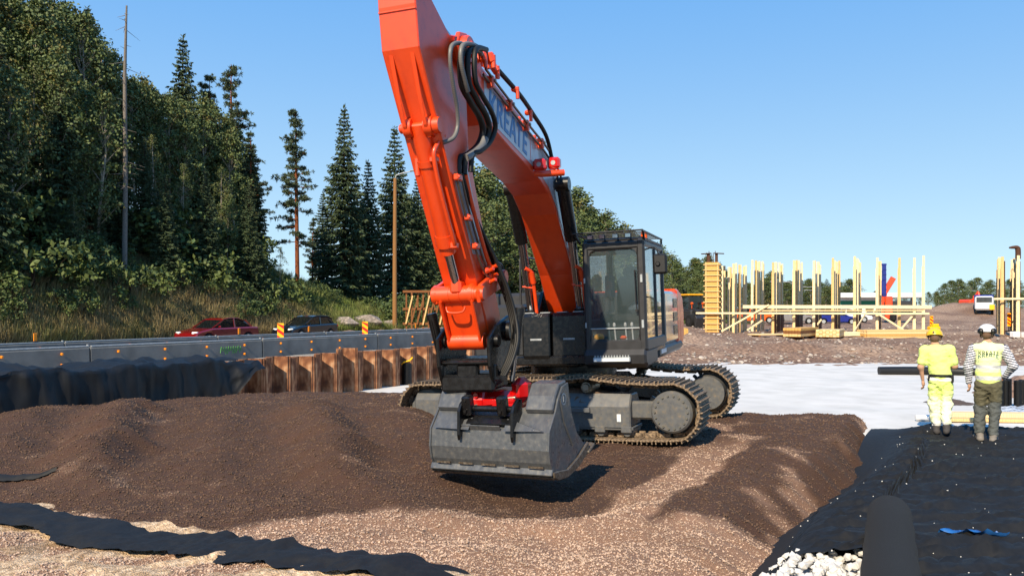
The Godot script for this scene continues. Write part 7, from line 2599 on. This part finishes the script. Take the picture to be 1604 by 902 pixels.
const TREES := [
	["L", "birch", [-33.0, 50.1, 11.9, -31.5, 48.6, 10.9, -30.4, 48.2, 11.7, -32.5, 52.1, 12.9, -32.0, 52.9, 12.3, -29.4, 49.3, 12.1, -28.8, 49.4, 12.1, -28.9, 50.4, 12.0, -28.1, 49.6, 12.8, -30.5, 55.4, 13.1, -28.9, 53.4, 12.5, -27.4, 51.8, 12.7, -27.7, 55.1, 11.9, -26.7, 54.2, 11.1, -28.5, 59.2, 11.7, -26.5, 55.7, 9.8, -26.0, 57.1, 9.6, -25.8, 57.7, 9.8, -26.3, 60.9, 9.8, -25.1, 58.6, 10.1, -24.5, 59.4, 10.3, -24.0, 59.8, 9.9, -24.0, 61.0, 10.0, -24.9, 65.7, 11.7, -23.2, 63.0, 11.4, -23.5, 65.4, 11.9, -22.3, 65.7, 10.9, -21.2, 63.5, 10.6, -26.6, 44.3, 10.5, -26.3, 47.5, 12.0, -25.9, 50.0, 10.0, -24.7, 49.3, 10.5, -25.2, 52.0, 7.4, -20.1, 58.4, 6.2, -36.3, 56.5, 14.9, -33.7, 58.9, 14.4, -31.0, 66.3, 13.0, -30.9, 69.8, 15.2, -26.4, 77.2, 16.3]],
	["L", "spruce", [-28.9, 56.4, 13.2, -21.6, 67.9, 10.8, -20.9, 66.9, 10.1, -28.8, 44.1, 10.5, -27.3, 42.8, 12.5, -28.3, 45.8, 10.6, -25.8, 47.4, 10.7, -24.6, 52.0, 8.3, -23.6, 53.2, 7.4, -22.0, 52.6, 7.1, -20.6, 55.8, 8.0, -18.7, 58.8, 8.1, -34.8, 58.5, 15.0, -34.3, 62.2, 16.5, -32.3, 61.3, 15.2, -34.1, 66.5, 17.8, -26.7, 73.0, 16.2, -25.9, 79.0, 15.9, -13.9, 80.0, 15.3, -9.7, 86.0, 15.9, -18.7, 82.0, 12.0, -16.8, 90.0, 15.9]],
	["L", "sapling", [-27.7, 47.9, 9.2, -23.5, 54.7, 7.9, -22.4, 56.3, 6.7, -20.8, 59.2, 7.6]],
	["L", "pine", [-36.5, 57.9, 15.6, -31.4, 64.0, 14.0, -28.7, 68.4, 13.3, -27.6, 70.2, 14.3, -20.7, 65.5, 10.7, -19.3, 80.0, 8.8]],
	["K", "spruce", [-25.7, 64.7, 16.8, -15.4, 76.0, 18.2, -11.9, 84.0, 20.1]],
	["K", "pine", [-22.5, 66.4, 15.8, -24.4, 67.0, 15.0, -17.6, 68.0, 15.0]],
	["C", "birch", [-7.9, 92.0, 18.2, -12.5, 98.9, 15.7, -11.6, 112.2, 16.2, -7.1, 104.7, 18.9, -5.6, 104.2, 20.9, -4.1, 114.5, 22.1, -2.4, 102.5, 19.4, 0.1, 115.8, 20.0, 1.4, 112.0, 18.6, 4.0, 112.8, 17.8, 7.3, 115.2, 19.2, 7.7, 101.5, 17.0, 9.9, 108.2, 16.0, 11.7, 103.7, 14.6, 13.5, 104.4, 13.1, 15.4, 106.7, 12.2, 18.5, 116.2, 11.7, 19.1, 106.2, 10.7, 19.6, 103.6, 9.1, 22.5, 110.2, 8.3, 24.1, 110.3, 9.1, 26.5, 113.6, 9.6, 28.9, 116.7, 8.9, -10.8, 96.0, 8.2, -10.2, 96.6, 7.9, -8.5, 98.7, 8.4, -6.6, 96.5, 6.2, 0.4, 98.2, 5.6, 1.4, 93.7, 5.0, 3.8, 99.8, 8.6, 5.3, 97.3, 5.5, 7.2, 98.4, 7.3, 10.8, 93.8, 7.6, 14.9, 97.7, 3.3, 16.5, 93.5, 4.7, 17.0, 93.5, 3.7, 22.2, 98.4, 6.3, 22.7, 94.8, 6.7, -8.8, 104.6, 14.2, -8.4, 114.5, 18.6, -7.8, 110.1, 19.3, -6.1, 94.0, 14.5, -6.7, 118.9, 20.7, -4.0, 88.7, 14.0, -3.5, 96.6, 15.1, -2.4, 93.0, 14.2, -2.4, 115.4, 17.1, -1.3, 115.0, 14.6, 0.2, 112.4, 15.8, 0.6, 110.1, 13.4, 1.0, 93.6, 13.3, 2.9, 106.3, 13.5, 3.2, 111.2, 17.1, 4.1, 108.4, 16.9, 5.7, 107.9, 15.7, 7.1, 114.2, 18.0, 6.5, 93.5, 14.4, 7.5, 98.9, 11.8, 9.1, 111.8, 13.1, 10.6, 115.9, 16.5, 11.8, 122.0, 16.5, 11.8, 110.3, 9.9, 11.0, 95.4, 9.3, 15.0, 117.2, 13.8, 14.8, 113.1, 11.8, 15.9, 114.5, 8.4, 13.4, 91.4, 6.0, 17.5, 107.2, 9.7, 17.6, 107.4, 9.6, 16.5, 95.4, 7.4, 16.3, 90.3, 7.8, 23.9, 121.0, 6.9, 21.6, 107.0, 7.1, 22.7, 109.7, 7.4, 24.2, 110.3, 8.9, 21.8, 98.1, 6.7, 26.2, 109.9, 6.2, 24.4, 101.4, 6.5, 26.9, 104.7, 4.9]],
	["O", "pine", [-37.8, 39.2, 16.7, -30.5, 37.2, 17.1, -48.0, 21.2, 18.4, -62.7, 6.5, 16.0, -44.2, 19.1, 15.0, -54.1, 24.1, 19.0, -50.4, 32.4, 15.0]],
	["O", "spruce", [-43.8, 13.3, 18.9, -51.2, 11.3, 17.1, -41.8, 22.8, 14.2, -51.6, 29.5, 16.9, -48.4, 37.3, 14.1, -44.3, 31.5, 18.1, -50.2, 31.2, 18.4, -40.2, 26.8, 17.5, -49.2, 13.7, 14.7, -42.4, 10.8, 18.4, -50.5, 17.8, 15.4, -39.1, 41.6, 16.6, -46.2, 6.9, 15.9, -44.3, 34.1, 13.1, -58.9, 9.8, 13.2, -46.7, 26.7, 17.4, -47.4, 30.1, 16.0, -45.8, 10.5, 16.1, -40.8, 25.5, 13.5, -57.0, 4.5, 13.6, -52.4, 28.4, 18.6, -56.8, 6.7, 17.7, -55.9, 24.8, 18.6]],
	["O", "birch", [-44.1, 34.2, 13.5, -49.3, 9.5, 16.6, -52.1, 22.6, 17.8, -39.1, 42.9, 17.6, -43.3, 9.8, 15.7, -44.6, 25.4, 13.9, -51.5, 5.4, 14.0, -46.6, 7.4, 18.3, -52.2, 30.4, 16.4, -49.9, 13.3, 14.7, -38.8, 33.6, 17.9, -54.5, 21.2, 18.3, -45.1, 40.6, 16.6]],
	["C", "spruce", [-5.4, 98.8, 8.1, -2.9, 98.0, 5.7, -1.8, 92.3, 7.2, 8.4, 96.3, 7.3, 9.4, 92.3, 5.1, 14.1, 99.5, 6.2, 19.5, 96.3, 3.3]],
	["F", "birch", [46.6, 184.5, 9.8, 49.4, 184.5, 7.6, 55.3, 194.2, 6.9, 57.4, 184.3, 9.5, 63.5, 193.9, 5.4, 62.8, 177.6, 6.7, 72.3, 182.1, 7.3, 72.7, 174.1, 4.0, 39.7, 158.2, 5.4, 41.1, 156.8, 6.3, 43.6, 160.9, 6.2, 49.6, 183.0, 6.0, 44.2, 156.2, 5.4, 49.6, 172.6, 6.8, 54.3, 183.2, 7.0, 49.0, 162.0, 7.2, 50.4, 164.2, 6.6, 54.5, 173.9, 7.6, 52.3, 163.1, 6.3, 51.5, 154.6, 6.4, 54.5, 163.2, 6.9, 58.3, 170.1, 6.4, 54.1, 155.5, 6.2, 63.1, 176.3, 7.6, 55.8, 154.4, 6.2, 67.2, 181.6, 7.0, 60.7, 160.8, 5.7, 68.2, 175.5, 6.0, 63.8, 163.1, 6.3, 66.2, 167.1, 5.4, 64.0, 158.0, 5.5, 67.7, 165.0, 7.2]],
	["F", "spruce", [57.9, 193.9, 8.7, 65.8, 193.6, 6.4, 71.6, 193.9, 6.9, 71.3, 187.6, 7.7, 71.8, 176.7, 7.4]],
	["G", "birch", [146.3, 356.7, 7.1, 154.6, 368.8, 6.5, 156.0, 364.2, 7.0, 161.4, 368.8, 8.1, 159.1, 355.9, 6.0, 160.6, 352.0, 7.0, 169.1, 363.3, 7.3, 179.0, 377.1, 6.5, 170.1, 351.6, 7.5, 184.5, 374.1, 6.7, 170.7, 339.9, 7.4, 172.7, 337.6, 6.8, 196.5, 377.4, 6.3, 200.7, 378.7, 7.5]],
	["H", "birch", [118.2, 230.0, 6.0, 113.6, 218.4, 7.8, 119.9, 227.3, 8.9, 120.6, 224.6, 9.2, 123.9, 226.9, 8.6, 128.0, 230.5, 8.9, 133.0, 235.5, 9.9, 136.6, 238.7, 8.7, 138.8, 239.4, 9.5, 127.2, 215.8, 8.4, 140.6, 234.9, 9.4, 138.0, 225.9, 8.7, 143.2, 229.8, 8.1, 108.2, 209.9, 4.3, 109.7, 208.8, 4.3, 111.5, 208.2, 4.6, 114.0, 209.0, 5.7, 113.9, 205.0, 5.5, 117.2, 207.4, 5.3, 119.3, 207.3, 5.1, 120.9, 206.6, 4.4, 124.8, 209.7, 5.9, 124.6, 205.8, 4.5, 127.2, 206.7, 5.0]],
]


func _ready() -> void:
	rng.seed = 20240
	noise.seed = 7
	noise.frequency = 0.11
	noise.fractal_octaves = 3
	fine.seed = 19
	fine.frequency = 0.7
	fine.fractal_octaves = 3
	# camera: held about two metres above the slab, level, with the lens raised a little
	var cam := Camera3D.new()
	cam.name = "camera"
	cam.projection = Camera3D.PROJECTION_FRUSTUM
	cam.near = 0.1
	cam.far = 2500.0
	cam.size = 0.1 * 902.0 / 1300.0
	cam.frustum_offset = Vector2(0.0, 0.1 * 34.0 / 1300.0)
	cam.position = Vector3(0, 2.05, 0)
	add_child(cam)
	cam.current = true
	# sky and air
	var sky_m := ProceduralSkyMaterial.new()
	sky_m.sky_top_color = Color(0.26, 0.535, 0.80)
	sky_m.sky_horizon_color = Color(0.75, 0.86, 0.885)
	sky_m.sky_curve = 0.145
	sky_m.sky_energy_multiplier = 1.0
	sky_m.ground_bottom_color = Color(0.32, 0.27, 0.23)
	sky_m.ground_horizon_color = Color(0.6, 0.64, 0.66)
	sky_m.sun_angle_max = 1.0
	var sky := Sky.new()
	sky.sky_material = sky_m
	var env := Environment.new()
	env.background_mode = Environment.BG_SKY
	env.sky = sky
	env.tonemap_mode = Environment.TONE_MAPPER_LINEAR
	env.tonemap_exposure = 1.46
	env.sdfgi_enabled = true
	env.ssao_enabled = true
	env.ssil_enabled = true
	var we := WorldEnvironment.new()
	we.name = "world_environment"
	we.environment = env
	add_child(we)
	# sun: behind the camera's left shoulder
	var sun := DirectionalLight3D.new()
	sun.name = "sun"
	sun.light_color = Color(1.0, 0.93, 0.81)
	sun.light_energy = 1.6
	sun.light_angular_distance = 0.53
	sun.shadow_enabled = true
	var el := deg_to_rad(37.0)
	var az := deg_to_rad(26.0)
	add_child(sun)
	sun.look_at_from_position(Vector3.ZERO, Vector3(sin(az) * cos(el), -sin(el), -cos(az) * cos(el)))
	make_materials()
	build_ground()
	build_excavator()
	build_people()
	build_fabric()
	build_site()
	build_vegetation()
